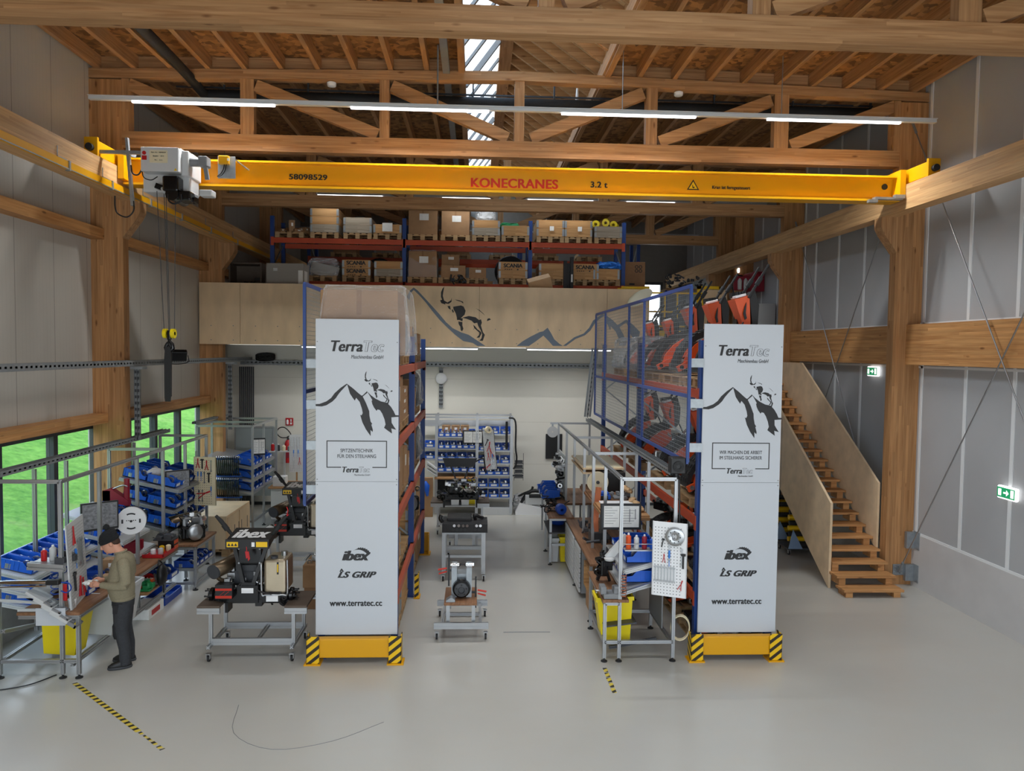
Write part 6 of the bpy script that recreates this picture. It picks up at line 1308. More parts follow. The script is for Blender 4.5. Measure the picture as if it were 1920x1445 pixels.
def make_chassis(lbl_='chassis'):
    """mower chassis in assembly: axle along x, console on a V frame; z measured from the floor"""
    t = thing('mower_chassis', 'chassis', 'machine')
    B().bev(-.42, .42, -.12, .1, .70, .86, .02).bx(-.16, .12, -.16, .1, .72, .96).bev(-.5, -.38, -.1, .1, .72, .84, .02).bev(.38, .5, -.1, .1, .72, .84, .02).ob('axle_beam', 'gloss_black', t)
    for s in (-1, 1):
        b = B(); hb = Matrix.Translation((s*.56, 0, .79)) @ Matrix.Rotation(s*PI/2, 4, 'Y'); b.lathe([(.06, -.1), (.07, -.06), (.1, -.04), (.1, 0), (.06, .01), (.05, .03), (.01, .035)], hb, 18)
        k = b.ob('wheel_hub', 'gloss_black', t); b = B()
        for i in range(6):
            a = i*PI/3; p = Vector((s*.56, .075*math.cos(a), .79+.075*math.sin(a))); b.cyl(p, p+Vector((s*.06, 0, 0)), .009, 6).ball(p+Vector((s*.06, 0, 0)), .014, 12)
        b.ob('stud', 'black', k)
    b = B()
    b.bar((-.24, -.05, 1.56), (-.07, -.12, .92), .05, .05, (0, 1, 0)).bar((.24, -.05, 1.56), (.03, -.12, .92), .05, .05, (0, 1, 0)).bx(-.1, .08, -.14, -.1, .86, 1.0); b.ob('v_frame', 'black', t)
    c_ = B().prism([(-.22, 1.60), (.24, 1.665), (.25, 1.61), (-.22, 1.5)], -.29, .29, 'x').bx(-.29, .29, -.235, -.2, 1.49, 1.615).ob('console', 'black', t)
    M = Matrix.Translation((0, .0, 1.636)) @ Matrix.Rotation(.14, 4, 'X')
    text('lettering', 'ibex', 'white', c_, M, .42, bold=.004, shear=.2, width=.48, fat=.09, spacing=1.05)
    for x in (-.27, .12): B().bx(x, x+.15, -.24, -.236, 1.515, 1.585).ob('warning_sticker', 'safety_yellow', c_)
    b = B()
    for x in (-.24, -.195, -.15): b.prism([(x-.02, 1.53), (x+.02, 1.53), (x, 1.57)], -.243, -.24)
    b.ob('sticker_mark', 'logo_black', c_)
    B().bx(.06, .1, -.24, -.236, 1.52, 1.58).ob('white_label', 'white', c_)
    tg = B().tube([(-.01, -.23, 1.52), (0, -.25, 1.45)], .006, 6).prism([(-.02, 1.46), (.03, 1.46), (.045, 1.36), (.02, 1.33), (.015, 1.38), (-.005, 1.36)], -.262, -.25).ob('red_key_tag', 'red', t)
    e = B().bev(-.17, .15, -.1, .02, 1.24, 1.48, .02).ob('control_box', 'gloss_black', t); b = B()
    for x in (-.15, .13):
        for z in (1.26, 1.46): b.cyl((x, -.11, z), (x, -.1, z), .012, 8)
    b.ob('screw', 'steel', e)
    for s in (-1, 1): B().tube([(s*.27, .0, 1.62), (s*.34, -.02, 1.72), (s*.41, -.03, 1.82), (s*.48, -.04, 1.9)], [.02, .028, .03, .02], 10).tube([(s*.33, -.02, 1.7), (s*.38, -.025, 1.77)], .036, 10).ob('handle', 'rubber', t)
    b = B().tube([(.48, -.04, 1.9), (.5, -.05, 1.97), (.48, -.04, 2.02)], .008, 5).tube([(.45, -.04, 1.86), (.51, -.05, 1.92)], .008, 5); b.ob('wire_end', 'red', t)
    mf = B().tube([(-.46, -.18, 1.16), (-.455, -.17, 1.165), (-.3, .2, 1.2), (-.29, .22, 1.2)], [.07, .105, .105, .07], 20).tube([(-.44, -.16, 1.1), (-.38, -.1, 1.02), (-.3, 0, 1.0)], .03, 8).ob('silencer', 'muffler', t); B().cyl((-.468, -.2, 1.16), (-.456, -.172, 1.164), .1, 20).ob('silencer_cap', 'dark_grey', mf)
    B().bev(-.3, .12, .02, .42, .9, 1.12, .04).bx(-.22, .06, .0, .4, 1.12, 1.2).ob('engine_block', 'dark_grey', t); b = B()
    for i in range(7): b.bx(-.24, .08, .04+i*.05, .06+i*.05, 1.12, 1.24)
    b.ob('cooling_fin', 'gloss_black', t)
    r = random.Random(9); b = B(); junk(b, -.34, .16, -.1, .2, .88, 1.15, 24, r); b.ob('engine_fitting', 'steel', t); b = B(); junk(b, -.5, .5, -.12, .12, .7, .9, 26, r); b.ob('axle_fitting', 'black', t)
    k = B().bev(-.43, -.2, -.24, -.1, .8, 1.0, .008).ob('battery', 'black', t); B().bx(-.425, -.205, -.243, -.24, .815, .85).bx(-.425, -.205, -.243, -.24, .92, .95).bar((-.36, -.243, .86), (-.3, -.243, .91), .02, .004).bar((-.3, -.243, .86), (-.24, -.243, .91), .02, .004).ob('battery_stripe', 'logo_red', k)
    g = B().bev(.18, .48, -.1, .34, .83, 1.3, .035).ob('fuel_tank', 'tank_alu', t); B().bx(.36, .385, -.104, -.1, 1.1, 1.27).ob('sight_gauge', 'black', g); B().bx(.365, .38, -.107, -.104, 1.13, 1.24).ob('gauge_strip', 'safety_yellow', g); B().cyl((.3, 0, 1.3), (.3, 0, 1.33), .05, 16).ob('tank_cap', 'dark_grey', g); B().cyl((.4, .15, 1.3), (.4, .15, 1.36), .045, 16).ob('filler_neck', 'steel', g)
    B().tube([(.15, -.12, 1.25), (.16, -.14, 1.24), (.165, -.14, .85), (.2, -.13, .82)], .014, 8).tube([(.5, -.1, 1.3), (.505, -.11, .85), (.44, -.11, .82), (.2, -.12, .82)], .014, 8).ob('tank_strap', 'steel', g)
    B().bx(-.1, .06, -.165, -.16, .86, .93).bx(-.08, .04, -.17, -.165, .88, .91).ob('tie_down_plate', 'white', t); B().bx(.22, .38, -.125, -.12, .73, .81).ob('type_plate', 'white', t)
    b = B().tube([(-.1, -.13, 1.0), (-.2, -.16, .92), (-.3, -.14, .9)], .012, 6).tube([(.05, -.14, .95), (.15, -.16, .88), (.3, -.15, .84)], .012, 6).tube([(.1, .0, 1.2), (.14, -.1, 1.05), (.1, -.12, .95)], .01, 6); b.ob('hose', 'rubber', t)
    return t
CHA = Proto(make_chassis())
TRO((-2.98, 10.38, 0), 0, 'silver assembly trolley with brown side tables next to the left pillar sign')
CHA((-3.06, 10.36, .0), 0, 'black mower chassis with alloy tank and silencer on the near trolley')
dup(TRO.r, (-3.22, 14.1, 0), 0, 'assembly trolley farther back behind the near chassis', None)
dup(CHA.r, (-3.26, 14.1, 0), 0, 'second black mower chassis on the trolley farther back')
can(-3.78, 13.9, .735, .07, .2, 'white', 'white canister on the side table of the farther trolley', False, 'canister', 'canister')
t = thing('carton_of_parts', 'carton of metal parts on the floor behind the near chassis tank', 'box', (-2.5, 12.3, 0)); b = B().bev(-2.75, -2.3, 12.0, 12.6, .35, .72, .01); b.ob('carton', 'cardboard', t); b = B().bx(-2.73, -2.32, 12.02, 12.58, 0, .35); b.ob('stand', 'cardboard_dark', t); b = B(); junk(b, -2.7, -2.35, 12.05, 12.5, .72, .82, 14, random.Random(3)); b.ob('metal_part', 'steel', t)
# centre aisle trolleys
t = thing('axle_trolley', 'low trolley with wheel hub clamped in a yoke in the centre aisle', 'trolley', (-.18, 11.1, 0))
B().alu((-.57, 10.68, .215), (.22, 10.68, .215), .045, .09).ob('cross_rail', 'alu', t); B().alu((-.57, 11.66, .215), (.22, 11.66, .215), .045, .09).ob('cross_rail', 'alu', t)
for x in (-.45, .1): B().alu((x, 10.68, .2), (x, 11.66, .2)).ob('side_rail', 'alu', t)
B().alu((-.45, 11.2, .2), (.1, 11.2, .2)).ob('centre_rail', 'alu', t)
for x in (-.37, .0):
    for y in (10.76, 11.35): B().alu((x, y, .24), (x, y, .50), .05, .05, up=(0, 1, 0)).bx(x-.02, x+.02, y-.027, y-.024, .42, .50).ob('post', 'alu', t)
B().bev(-.43, .05, 10.7, 11.45, .50, .535, .006).ob('worktop', 'bench_wood', t)
add_casters(t, [(-.53, 10.7), (.18, 10.7), (-.53, 11.64), (.18, 11.64)])
t = thing('wheel_hub_unit', 'black wheel hub and bracket clamped on the low aisle trolley', 'machine part', (-.19, 10.95, .535))
b = B().lathe([(.13, -.06), (.14, 0), (.13, .05), (.11, .06)], Matrix.Translation((-.18, 10.95, .68)) @ Euler((PI/2, 0, 0)).to_matrix().to_4x4(), 24); b.ob('brake_drum', 'gloss_black', t)
b = B().lathe([(.02, .06), (.1, .06), (.1, .1), (.05, .11), (.04, .09), (.01, .09)], Matrix.Translation((-.18, 10.95, .68)) @ Euler((PI/2, 0, 0)).to_matrix().to_4x4(), 20); b.ob('hub_flange', 'dark_grey', t); b = B()
for i in range(5): a = i*2*PI/5+.3; b.cyl((-.18+.075*math.cos(a), 10.84, .68+.075*math.sin(a)), (-.18+.075*math.cos(a), 10.86, .68+.075*math.sin(a)), .014, 6)
b.ob('bolt', 'black', t)
b = B().bx(-.33, -.25, 10.95, 11.3, .54, .98).bx(-.11, -.03, 10.95, 11.3, .54, .98).bx(-.33, -.03, 11.05, 11.3, .74, .86); b.ob('yoke', 'galv', t)
B().cyl((-.35, 11.1, .98), (-.22, 11.1, .98), .035, 14).cyl((-.12, 11.1, .98), (.0, 11.1, .98), .035, 14).ob('clamp_sleeve', 'chrome', t); B().tube([(-.24, 11.1, .95), (-.2, 11.1, .99), (-.14, 11.1, .99), (-.1, 11.1, .95)], .014, 8).ob('strap', 'black', t)
for k, (x, z, s) in enumerate(((-.37, .95, -1), (.03, .62, 1))):
    c_ = thing('screw_clamp', ('orange handled clamp upright left of the wheel hub', 'orange handled clamp right of the wheel hub')[k], 'clamp', (x, 11, z)); B().bx(x-.012, x+.012, 10.98, 11.0, z-.25, z+.22).bx(min(x, x-s*.1), max(x, x-s*.1), 10.975, 11.005, z-.03, z+.0).ob('clamp_bar', 'black', c_); B().tube([(x+s*.03, 10.98, z+.02), (x+s*.16, 10.97, z+.0)], .014, 8).tube([(x+s*.03, 10.98, z-.03), (x+s*.15, 10.97, z-.06)], .012, 8).ob('grip', 'logo_red', c_)
t = thing('steel_block', 'small steel block on the near corner of the aisle trolley plank', 'block', (-.33, 10.78, .535)); B().prism([(-.40, .537), (-.27, .537), (-.27, .57), (-.31, .60), (-.34, .60), (-.40, .56)], 10.74, 10.86).ob('block_body', 'galv', t)
t = thing('tall_trolley', 'tall silver trolley carrying a black dashboard in the centre aisle', 'trolley', (-.18, 13.7, 0))
for x in (-.55, .17):
    for y in (13.5, 14.1): B().alu((x, y, .13), (x, y, .9), .07, .07, up=(0, 1, 0)).ob('post', 'alu', t)
    B().alu((x, 13.4, .17), (x, 14.3, .17)).ob('side_rail', 'alu', t)
for z in (.45, .88):
    for y in (13.5, 14.1): B().alu((-.55, y, z), (.17, y, z), .045).ob('cross_rail', 'alu', t)
add_casters(t, [(-.56, 13.45), (.18, 13.45), (-.56, 14.25), (.18, 14.25)])
t = thing('dashboard_housing', 'black dashboard housing with round gauges on the tall aisle trolley', 'machine part', (-.18, 13.6, .92))
B().prism([(13.38, .91), (14.0, .91), (14.0, 1.06), (13.55, 1.1), (13.4, 1.06)], -.58, .24, 'x').bev(-.5, -.05, 13.5, 13.95, 1.08, 1.15, .02).ob('housing', 'rubber', t)
B().tube([(-.58, 13.5, 1.08), (-.62, 13.48, 1.15), (-.6, 13.5, 1.2)], .035, 8).tube([(.02, 13.6, 1.1), (.0, 13.55, 1.2), (.1, 13.6, 1.15), (.15, 13.7, 1.12)], .03, 8).ob('lever', 'black', t); b = B()
for x in (-.36, -.28, -.2, -.13, .04, .11): b.cyl((x, 13.388, 1.035), (x, 13.395, 1.035), .026, 16)
b.ob('gauge_ring', 'chrome', t); b = B()
for x in (-.38, -.31, -.24, -.17, .02, .09): b.cyl((x, 13.372, .96), (x, 13.38, .96), .028, 14)
b.ob('gauge_socket', 'black', t)
t = thing('plank_trolley', 'second plank trolley in the aisle behind the dashboard trolley', 'trolley', (-.18, 15.3, 0))
B().bev(-.42, .05, 15.0, 15.6, .60, .66, .006).ob('worktop', 'brown_board', t)
for x in (-.36, -.01): B().alu((x, 15.05, .24), (x, 15.05, .6), .06, .06, up=(0, 1, 0)).ob('post', 'alu', t)
for y in (15.0, 15.9): B().alu((-.55, y, .21), (.22, y, .21), .045, .08).ob('cross_rail', 'alu', t)
for x in (-.4, .05): B().alu((x, 15, .2), (x, 15.9, .2)).ob('side_rail', 'alu', t)
add_casters(t, [(-.52, 15.02), (.19, 15.02), (-.52, 15.88), (.19, 15.88)])
dup(TRO.r, (-.33, 17.3, 0), 0, 'trolley with brown side tables before the back workbench', (.92, 1, 1))
t = thing('chassis_engine', 'shiny engine and axle on the trolley before the back workbench', 'engine', (-.33, 17.3, .73)); r = random.Random(21)
B().bev(-.78, .1, 17.2, 17.4, .74, .88, .02).bev(-.62, .0, 17.1, 17.45, .9, 1.14, .04).ob('axle_beam', 'gloss_black', t); b = B(); junk(b, -.85, .25, 17.05, 17.4, .78, 1.0, 34, r); b.ob('axle_fitting', 'black', t); b = B(); junk(b, -.65, .05, 17.0, 17.3, .95, 1.25, 30, r); b.ob('engine_fitting', 'chrome', t); B().lathe([(.02, 0), (.11, .0), (.11, .06), (.05, .12), (.02, .13)], Matrix.Translation((-.12, 17.08, 1.05)) @ Euler((PI/2, 0, 0)).to_matrix().to_4x4(), 18).ob('exhaust_cover', 'chrome', t)
b = B().bar((-.42, 17.3, 1.15), (-.6, 17.3, 1.62), .035, .035, (0, 1, 0)).bar((-.26, 17.3, 1.15), (-.1, 17.3, 1.62), .035, .035, (0, 1, 0)).prism([(-.68, 1.5), (-.02, 1.5), (.05, 1.7), (-.75, 1.7)], 17.25, 17.33).tube([(.02, 17.3, 1.62), (.18, 17.28, 1.7), (.22, 17.28, 1.6), (.26, 17.28, 1.35)], .016, 7); b.ob('handle_frame', 'black', t)
# ================================================================ BACK WORKBENCH
t = thing('workbench', 'long back workbench with shelves of blue bins under the mezzanine', 'workbench', (-.1, 19.2, 0))
for x in (-.98, .05, .93):
    B().alu((x, 18.95, .05), (x, 18.95, 2.55), .07, .07, up=(0, 1, 0)).ob('post', 'alu', t); B().alu((x, 19.75, .05), (x, 19.75, 2.55), .05, .05, up=(0, 1, 0)).ob('post', 'alu', t)
B().alu((-1.6, 18.95, 2.5), (.93, 18.95, 2.5)).alu((-1.6, 19.75, 2.5), (.93, 19.75, 2.5)).alu((.93, 18.95, 2.5), (.93, 19.75, 2.5)).bx(-1.6, .93, 19.7, 19.74, 2.2, 2.36).ob('top_rail', 'alu', t)
B().bev(-1.02, .06, 18.85, 19.7, .93, .98, .006).ob('worktop', 'wood_x', t)
zs = (2.02, 1.72, 1.42, 1.13)
for z in zs: B().bx(-.96, .02, 19.0, 19.6, z-.035, z-.02).alu((-.96, 18.98, z-.035), (.02, 18.98, z-.035), .03, .03).ob('shelf', 'alu', t)
for z in (2.1, 1.68, 1.35, 1.05, .74, .47, .22): B().bx(.08, .90, 19.0, 19.6, z-.035, z-.02).alu((.08, 18.98, z-.035), (.9, 18.98, z-.035), .03, .03).ob('shelf', 'alu', t)
for z in (1.75, 1.46): B().bx(-1.6, -1.0, 19.0, 19.6, z-.035, z-.02).alu((-1.6, 18.98, z-.04), (-1.0, 18.98, z-.04), .03, .05).ob('shelf', 'alu', t)
B().bx(-.96, .02, 19.55, 19.6, .1, .93).bx(-.96, -.94, 18.98, 19.6, .1, .93).ob('back_panel', 'dark_grey', t); B().bx(-.96, .02, 18.98, 19.6, .2, .23).ob('lower_shelf', 'alu', t)
for k, z in enumerate(zs): bins((6, 6, 4, 5)[k], (-.86, 19.12, z-.015), (-.08, 19.12, z-.015), 'on the %s left shelf of the back workbench' % ('top', 'second', 'third', 'lowest')[k], -PI/2, 0, (.8, (.76, .76, 1.2, .93)[k], 1.3))
for k, z in enumerate((2.1, 1.68, 1.35, 1.05, .74, .47)): bins(4 if k in (1, 3) else 3, (.2, 19.12, z-.015), (.78, 19.12, z-.015), 'on the %s right shelf of the back workbench' % ('top', 'second', 'third', 'fourth', 'fifth', 'lowest')[k], -PI/2, 0, (.8, 1.25 if k not in (1, 3) else .95, 1.25))
bins(1, (.22, 19.12, .205), (.22, 19.12, .205), 'bin on the bottom right shelf of the back workbench', -PI/2, 0, (.75, .9, .8))
for k, z in enumerate((1.75, 1.46)): bins(2, (-1.45, 19.12, z-.015), (-1.15, 19.12, z-.015), 'on the %s left side shelf of the back workbench' % ('upper', 'lower')[k], -PI/2, 0, (.75, 1.3, 1.1))
for x, m, n_ in ((-.42, 'light_grey', 'pale grey'), (-.16, 'light_grey', 'second pale grey'), (.14-.3+.28, 'bin_yellow', 'yellow')):
    pass
tub('waste_bin', 'left pale grey bin under the back workbench', -.5, 19.15, .24, .22, .4, 'light_grey', 0, .235)
tub('waste_bin', 'right pale grey bin under the back workbench', -.24, 19.15, .24, .22, .4, 'light_grey', 0, .235)
tub('waste_bin', 'tall yellow bin under the back workbench', -.05+.0, 19.32, .24, .3, .66, 'bin_yellow', 0, .235)
monitor('monitor', 'monitor with two drawing sheets on the back workbench', (-.06, 18.92, 2.0), 0, .52, .34)
Mp = Matrix.Translation((.42, 18.9, 1.18)) @ Matrix.Rotation(-.1, 4, 'Y')
pegboard('pegboard', 'pale perforated tool board with red pliers on the back workbench', Mp, .3, 1.0, 'light_grey', None,
    [('pliers', .5, .6, .2, 1.3), ('pliers', .6, .45, -.2, 1.2), ('pliers', .35, .35, 0, 1.0), ('screwdriver', .7, .3, 0, 1.0), ('hammer', .3, .7, .5, .9), ('wrench', .6, .15, 0, .9), ('wrench', .75, .15, 0, .9), ('pliers', .2, .08, .9, 1.1)], 'back workbench board')
t = thing('tape_roll', 'cream roll on the top corner of the back tool board', 'roll', (.3, 18.85, 2.2)); B().lathe([(.035, -.05), (.085, -.05), (.085, .05), (.035, .05)], Matrix.Translation((.33, 18.86, 2.2)) @ Euler((PI/2, 0, .4)).to_matrix().to_4x4(), 20).ob('roll_body', 'cream', t)
for k in range(3): dup(BOXP.r, (-.75+k*.24, 19.35, 2.02), 0, 'small cream carton, %s on top of the back workbench shelf' % ORD[k], (.28, .25, .3))
t = thing('hanging_hose', 'black hose hanging at the right end of the back workbench', 'hose', (1.0, 18.9, 2)); B().tube([(.85, 18.9, 2.5), (.98, 18.88, 2.48), (1.03, 18.88, 2.3), (1.03, 18.88, 1.75), (1.06, 18.88, 1.5), (1.04, 18.88, 1.3), (.98, 18.88, 1.2)], .022, 8).tube([(.8, 18.98, 2.4), (.8, 18.9, 1.7)], .03, 8).ob('hose_body', 'black', t)
t = thing('leaflet_rack', 'small wire rack of dark leaflets beside the back workbench', 'rack', (1.1, 19, 1.2)); b = B()
for i in range(4): b.bx(1.0, 1.24, 18.9, 18.94, .96+i*.12, .98+i*.12)
b.bx(1.0, 1.01, 18.92, 18.94, .9, 1.6).bx(1.23, 1.24, 18.92, 18.94, .9, 1.6).bx(.96, 1.24, 18.94, 18.95, 1.0, 1.04); b.ob('wire_rack', 'dark_grey', t); b = B()
for i in range(4): b.bx(1.02, 1.22, 18.925, 18.93, .985+i*.12, 1.06+i*.12)
b.ob('leaflet', 'dark_grey', t)
for k, (x, w_) in enumerate(((.18, .42), (.6, .36))): t = thing('flat_box', '%s pale box on the floor under the back workbench' % ('left', 'right')[k], 'box', (x, 19.2, 0)); B().bev(x, x+w_, 18.95, 19.4, 0, .19, .005).ob('box_body', 'light_grey', t)
t = thing('floor_heap', 'black plastic guards heaped over white sheets on the floor by the back wall', 'machine parts', (1.6, 19.4, 0)); B().prism([(1.05, 0), (2.05, 0), (2.0, .14), (1.15, .3), (1.05, .1)], 18.95, 19.6).ob('white_sheet', 'white', t)
B().bev(1.3, 1.95, 19.0, 19.3, .25, .52, .03).ob('white_case', 'light_grey', t); b = B().tube([(1.2, 19.1, .3), (1.45, 19.05, .6), (1.9, 19.05, .55), (2.0, 19.1, .4)], .05, 8).tube([(1.05, 19.2, .38), (1.25, 19.1, .52), (1.45, 19.05, .62), (1.5, 19.05, .72)], .03, 8).bev(1.4, 1.9, 18.97, 19.08, .44, .52, .01); b.ob('black_guard', 'black', t); lumpy(.5, .5, .35, .08, 5, 3).xf(Matrix.Translation((1.27, 19.3, .1))).ob('bag', 'film_dense', t)
t = thing('cable_drum_box', 'brown board box at the left end of the back workbench', 'box', (-1.3, 18.8, .5)); B().bev(-1.5, -1.05, 18.7, 18.8, .0, 1.0, .01).ob('board', 'cardboard', t); B().tube([(-1.25, 18.65, .9), (-1.2, 18.6, .8), (-1.18, 18.65, .55)], [.05, .08, .03], 10).ob('blue_funnel', 'bin_blue', t)
for k in range(3):
    R = Matrix.Translation((-1.22, 18.8, 1.36-.09*k)) @ Matrix.Rotation(.6, 4, 'Y'); t = thing('clip_tray', 'grey clip tray, %s of the stack at the left end of the back workbench' % ORD[k], 'tray', R.translation, 0, 'grey clip trays at the back bench'); B().bev(0, .3, 0, .2, 0, .03, .006, R).ob('tray_body', 'light_grey', t)
# ================================================================ RIGHT ASSEMBLY LINE
A0, A1 = 1.98, 2.72
t = thing('workbench', 'near right assembly bench of aluminium with brown top and yellow bin', 'workbench', (2.2, 10.5, 0))
for x, y, z1, fo in ((1.78, 9.9, .8, 1), (A0, 9.9, 2.5, 1), (A1, 9.9, 2.5, 1), (1.78, 11.1, .8, 1), (2.7, 11.1, 1.1, 1), (A0, 11.15, 2.5, 0), (A1, 11.5, 2.5, 0)):
    b = B(); alu_leg(b, x, y, .05 if fo else .8, z1); l = b.ob('post', 'alu', t)
    if fo: b = B(); foot(b, x, y); b.ob('foot', 'rubber', l)
B().bev(1.74, 2.1, 9.86, 11.2, .82, .86, .006).ob('worktop', 'bench_wood', t)
B().alu((1.78, 9.9, .8), (A0, 9.9, .8)).alu((1.78, 9.9, .8), (1.78, 11.1, .8)).alu((1.78, 9.9, .27), (A1, 9.9, .27)).alu((1.78, 9.9, .27), (1.78, 11.1, .27)).alu((2.7, 9.9, .27), (2.7, 11.1, .27)).alu((1.78, 11.1, .27), (2.7, 11.1, .27)).alu((A0, 9.9, .92), (2.62, 9.95, 1.12)).ob('rail', 'alu', t)
B().bx(2.05, 2.5, 9.95, 11.0, 0, .02, Matrix.Translation((-.25, 0, .2)) @ Matrix.Rotation(-.12, 4, 'Y')).alu((1.85, 9.93, .18), (2.5, 9.93, .30), .04).ob('sloping_shelf', 'dark_grey', t)
B().bx(2.66, 2.68, 10.3, 11.05, .3, .78).ob('back_panel', 'mid_grey', t)
b = B().alu((A0, 9.9, 2.5), (A1, 9.9, 2.5)).alu((A0, 9.9, 2.5), (A0, 17.6, 2.5)).alu((A0, 12.4, 2.5), (A1, 12.4, 2.5)).alu((A0, 14.7, 2.5), (A1, 14.7, 2.5)).alu((A0-.2, 17.6, 2.5), (A1, 17.6, 2.5)); b.ob('top_rail', 'alu', t)
tub('waste_bin', 'yellow plastic bin under the near right bench', 1.98, 10.25, .5, .34, .62, 'bin_yellow', -.05, .20)
for k, (zf, n) in enumerate(((1.22, 3), (.95, 3))):
    B().prism([(2.05, zf), (2.66, zf+.16), (2.66, zf+.172), (2.05, zf+.012)], 9.98, 11.1).alu((2.06, 9.98, zf-.02), (2.66, 9.98, zf+.14)).alu((2.06, 9.98, zf-.02), (2.06, 11.1, zf-.02)).ob('sloping_shelf', 'light_grey', t)
    bins(5, (2.34, 10.12, zf+.1), (2.34, 10.98, zf+.1), 'on the %s sloping shelf of the near right bench' % ('top', 'lower')[k], PI, 0, (1.3, 1.05, 1.25))
t = thing('vice', 'grey bench vice on the front edge of the near right bench', 'vice', (1.85, 9.95, .86)); B().bev(1.76, 1.98, 9.88, 10.1, .862, .93, .01).bev(1.72, 1.80, 9.9, 10.08, .92, 1.02, .01).bev(1.9, 1.98, 9.9, 10.08, .92, 1.0, .01).bev(1.90, 2.06, 9.88, 10.0, 1.0, 1.03, .006).ob('vice_body', 'mid_grey', t); B().cyl((1.66, 9.98, .95), (1.74, 9.98, .95), .012, 8).cyl((1.66, 9.9, .95), (1.66, 10.06, .95), .008, 6).ob('screw_handle', 'steel', t)
t = thing('black_bracket', 'black machine bracket standing on the near right bench top', 'machine part', (1.9, 10.7, .86)); r = random.Random(17); b = B().bev(1.84, 1.94, 10.6, 10.75, .95, 1.2, .02).bar((1.8, 10.68, .88), (1.86, 10.68, 1.05), .06, .04).bar((1.98, 10.68, .87), (1.92, 10.68, 1.05), .06, .04); junk(b, 1.78, 2.0, 10.58, 10.76, 1.0, 1.25, 16, r); b.ob('bracket_body', 'gloss_black', t)
t = thing('task_lamp', 'pale grey task lamp angled over the near right bench', 'lamp', (2.0, 10.2, 1.45)); B().bar((1.84, 10.1, 1.36), (2.12, 10.15, 1.66), .1, .06, (0, 1, 0)).lathe([(.06, 0), (.075, .03), (.05, .05)], Matrix.Translation((1.86, 10.08, 1.34)), 16).ob('lamp_body', 'light_grey', t)
b = B(); b.tube([(2.02+.035*math.cos(i*.6), 9.83+.035*math.sin(i*.6), .9+i*.0038) for i in range(84)], .005, 5); tag(b.ob('air_hose', 'copper'), 'coiled copper coloured air hose on the near right bench post', 'hose')
t = thing('can_shelf', 'wire shelf holding spray cans on the near right bench', 'shelf', (2.25, 10.0, 1.5)); B().bx(2.05, 2.5, 9.95, 10.1, 1.50, 1.515).tube([(2.02, 9.94, 1.6), (2.52, 9.94, 1.6)], .006, 5).ob('shelf_plate', 'alu', t)
for k, (m, h_, n_) in enumerate((('orange', .22, 'orange spray can with black cap'), ('light_grey', .19, 'pale grey spray can'), ('dark_red', .2, 'dark red spray can'), ('bin_blue', .16, 'small blue can'))): can(2.11+.11*k, 10.02, 1.516, .036, h_, m, n_+' on the wire shelf of the near right bench')
monitor('monitor', 'black framed monitor with a printed work plan on the right bench', (2.14, 10.72, 1.80), 0, .6, .38)
Mp = Matrix.Translation((2.60, 9.72, .95)) @ Matrix.Rotation(math.radians(-24), 4, 'Z')
pegboard('pegboard', 'white perforated tool board with spanners at the front of the right bench', Mp, .46, 1.0, 'white', lambda t: B().bar((2.73, 9.70, 1.85), (2.72, 9.89, 1.85), .03, .03).bar((2.73, 9.70, 1.0), (2.72, 9.89, 1.0), .03, .03).ob('bracket', 'alu', t),
    [('wrench', .1+.09*i, .3, 0, .9) for i in range(7)]+[('hammer', .3, .72, .2, .6), ('screwdriver', .5, .52, 0, 1.1), ('wrench', .5, .6, 0, 1.0), ('wrench', .85, .55, 0, 1.0), ('hammer', .9, .5, 0, 1.0), ('pliers', .35, .52, 0, .6), ('pliers', .85, .18, .3, .7)], 'white spanner board')
t = thing('steel_disc', 'round steel flange disc hanging on the white spanner board', 'disc', Mp @ Vector((.06, -.02, .82))); M = Mp @ Matrix.Translation((.07, -.016, .82)) @ Euler((PI/2, 0, 0)).to_matrix().to_4x4(); B().lathe([(.035, 0), (.125, 0), (.125, .02), (.1, .03), (.05, .03), (.035, .02)], M, 28).ob('flange', 'steel', t); b = B()
for i in range(8): b.lathe([(.001, .03), (.009, .03), (.009, .034), (.001, .034)], M @ Matrix.Translation((.075*math.cos(i*PI/4), .075*math.sin(i*PI/4), 0)), 8)
b.ob('bolt_hole', 'dark_grey', t)
t = thing('hose_coil', 'coil of pale cable hanging behind the near right bench', 'cable', (2.82, 10.0, .4)); b = B()
for i in range(4): b.tube([(2.84+.006*i+.13*math.cos(a), 9.98+.02*i, .42+.17*math.sin(a)) for a in [k*PI/10 for k in range(21)]], .009, 6)
b.ob('cable_loop', 'cream', t)
t = thing('loudspeaker', 'small black loudspeaker on the front corner of the right bench frame', 'loudspeaker', (2.74, 9.98, 2.52)); B().bev(2.66, 2.86, 9.95, 10.13, 2.56, 2.78, .012).ob('cabinet', 'black', t); B().cyl((2.75, 10.03, 2.5), (2.75, 10.03, 2.56), .04, 12).ob('bracket', 'black', t); B().lathe([(.03, 0), (.07, .0), (.075, .012), (.03, .012)], Matrix.Translation((2.76, 9.945, 2.66)) @ Euler((PI/2, 0, 0)).to_matrix().to_4x4(), 18).ob('cone', 'rubber', t)
t = thing('cable_tray', 'grey cable channel along the right bench frame top', 'cable tray', (2.72, 13.5, 2.53)); tray(t, (A1, 10.05, 2.53), (A1, 17.9, 2.53), .1, .08)
t = thing('cable_tray', 'perforated cable channel rising from the right bench to the mezzanine', 'cable tray', (2.7, 17.9, 3.4)); tray(t, (2.72, 18.0, 2.6), (2.88, 18.0, 4.27), .12, .05)
b = B(); b.tube([(2.75, 9.86, 2.5), (2.76, 9.85, 1.9), (2.75, 9.86, 1.2), (2.76, 9.86, .9)], .012, 6); tag(b.ob('power_cable', 'black'), 'black cable down the front right post of the right bench', 'cable')
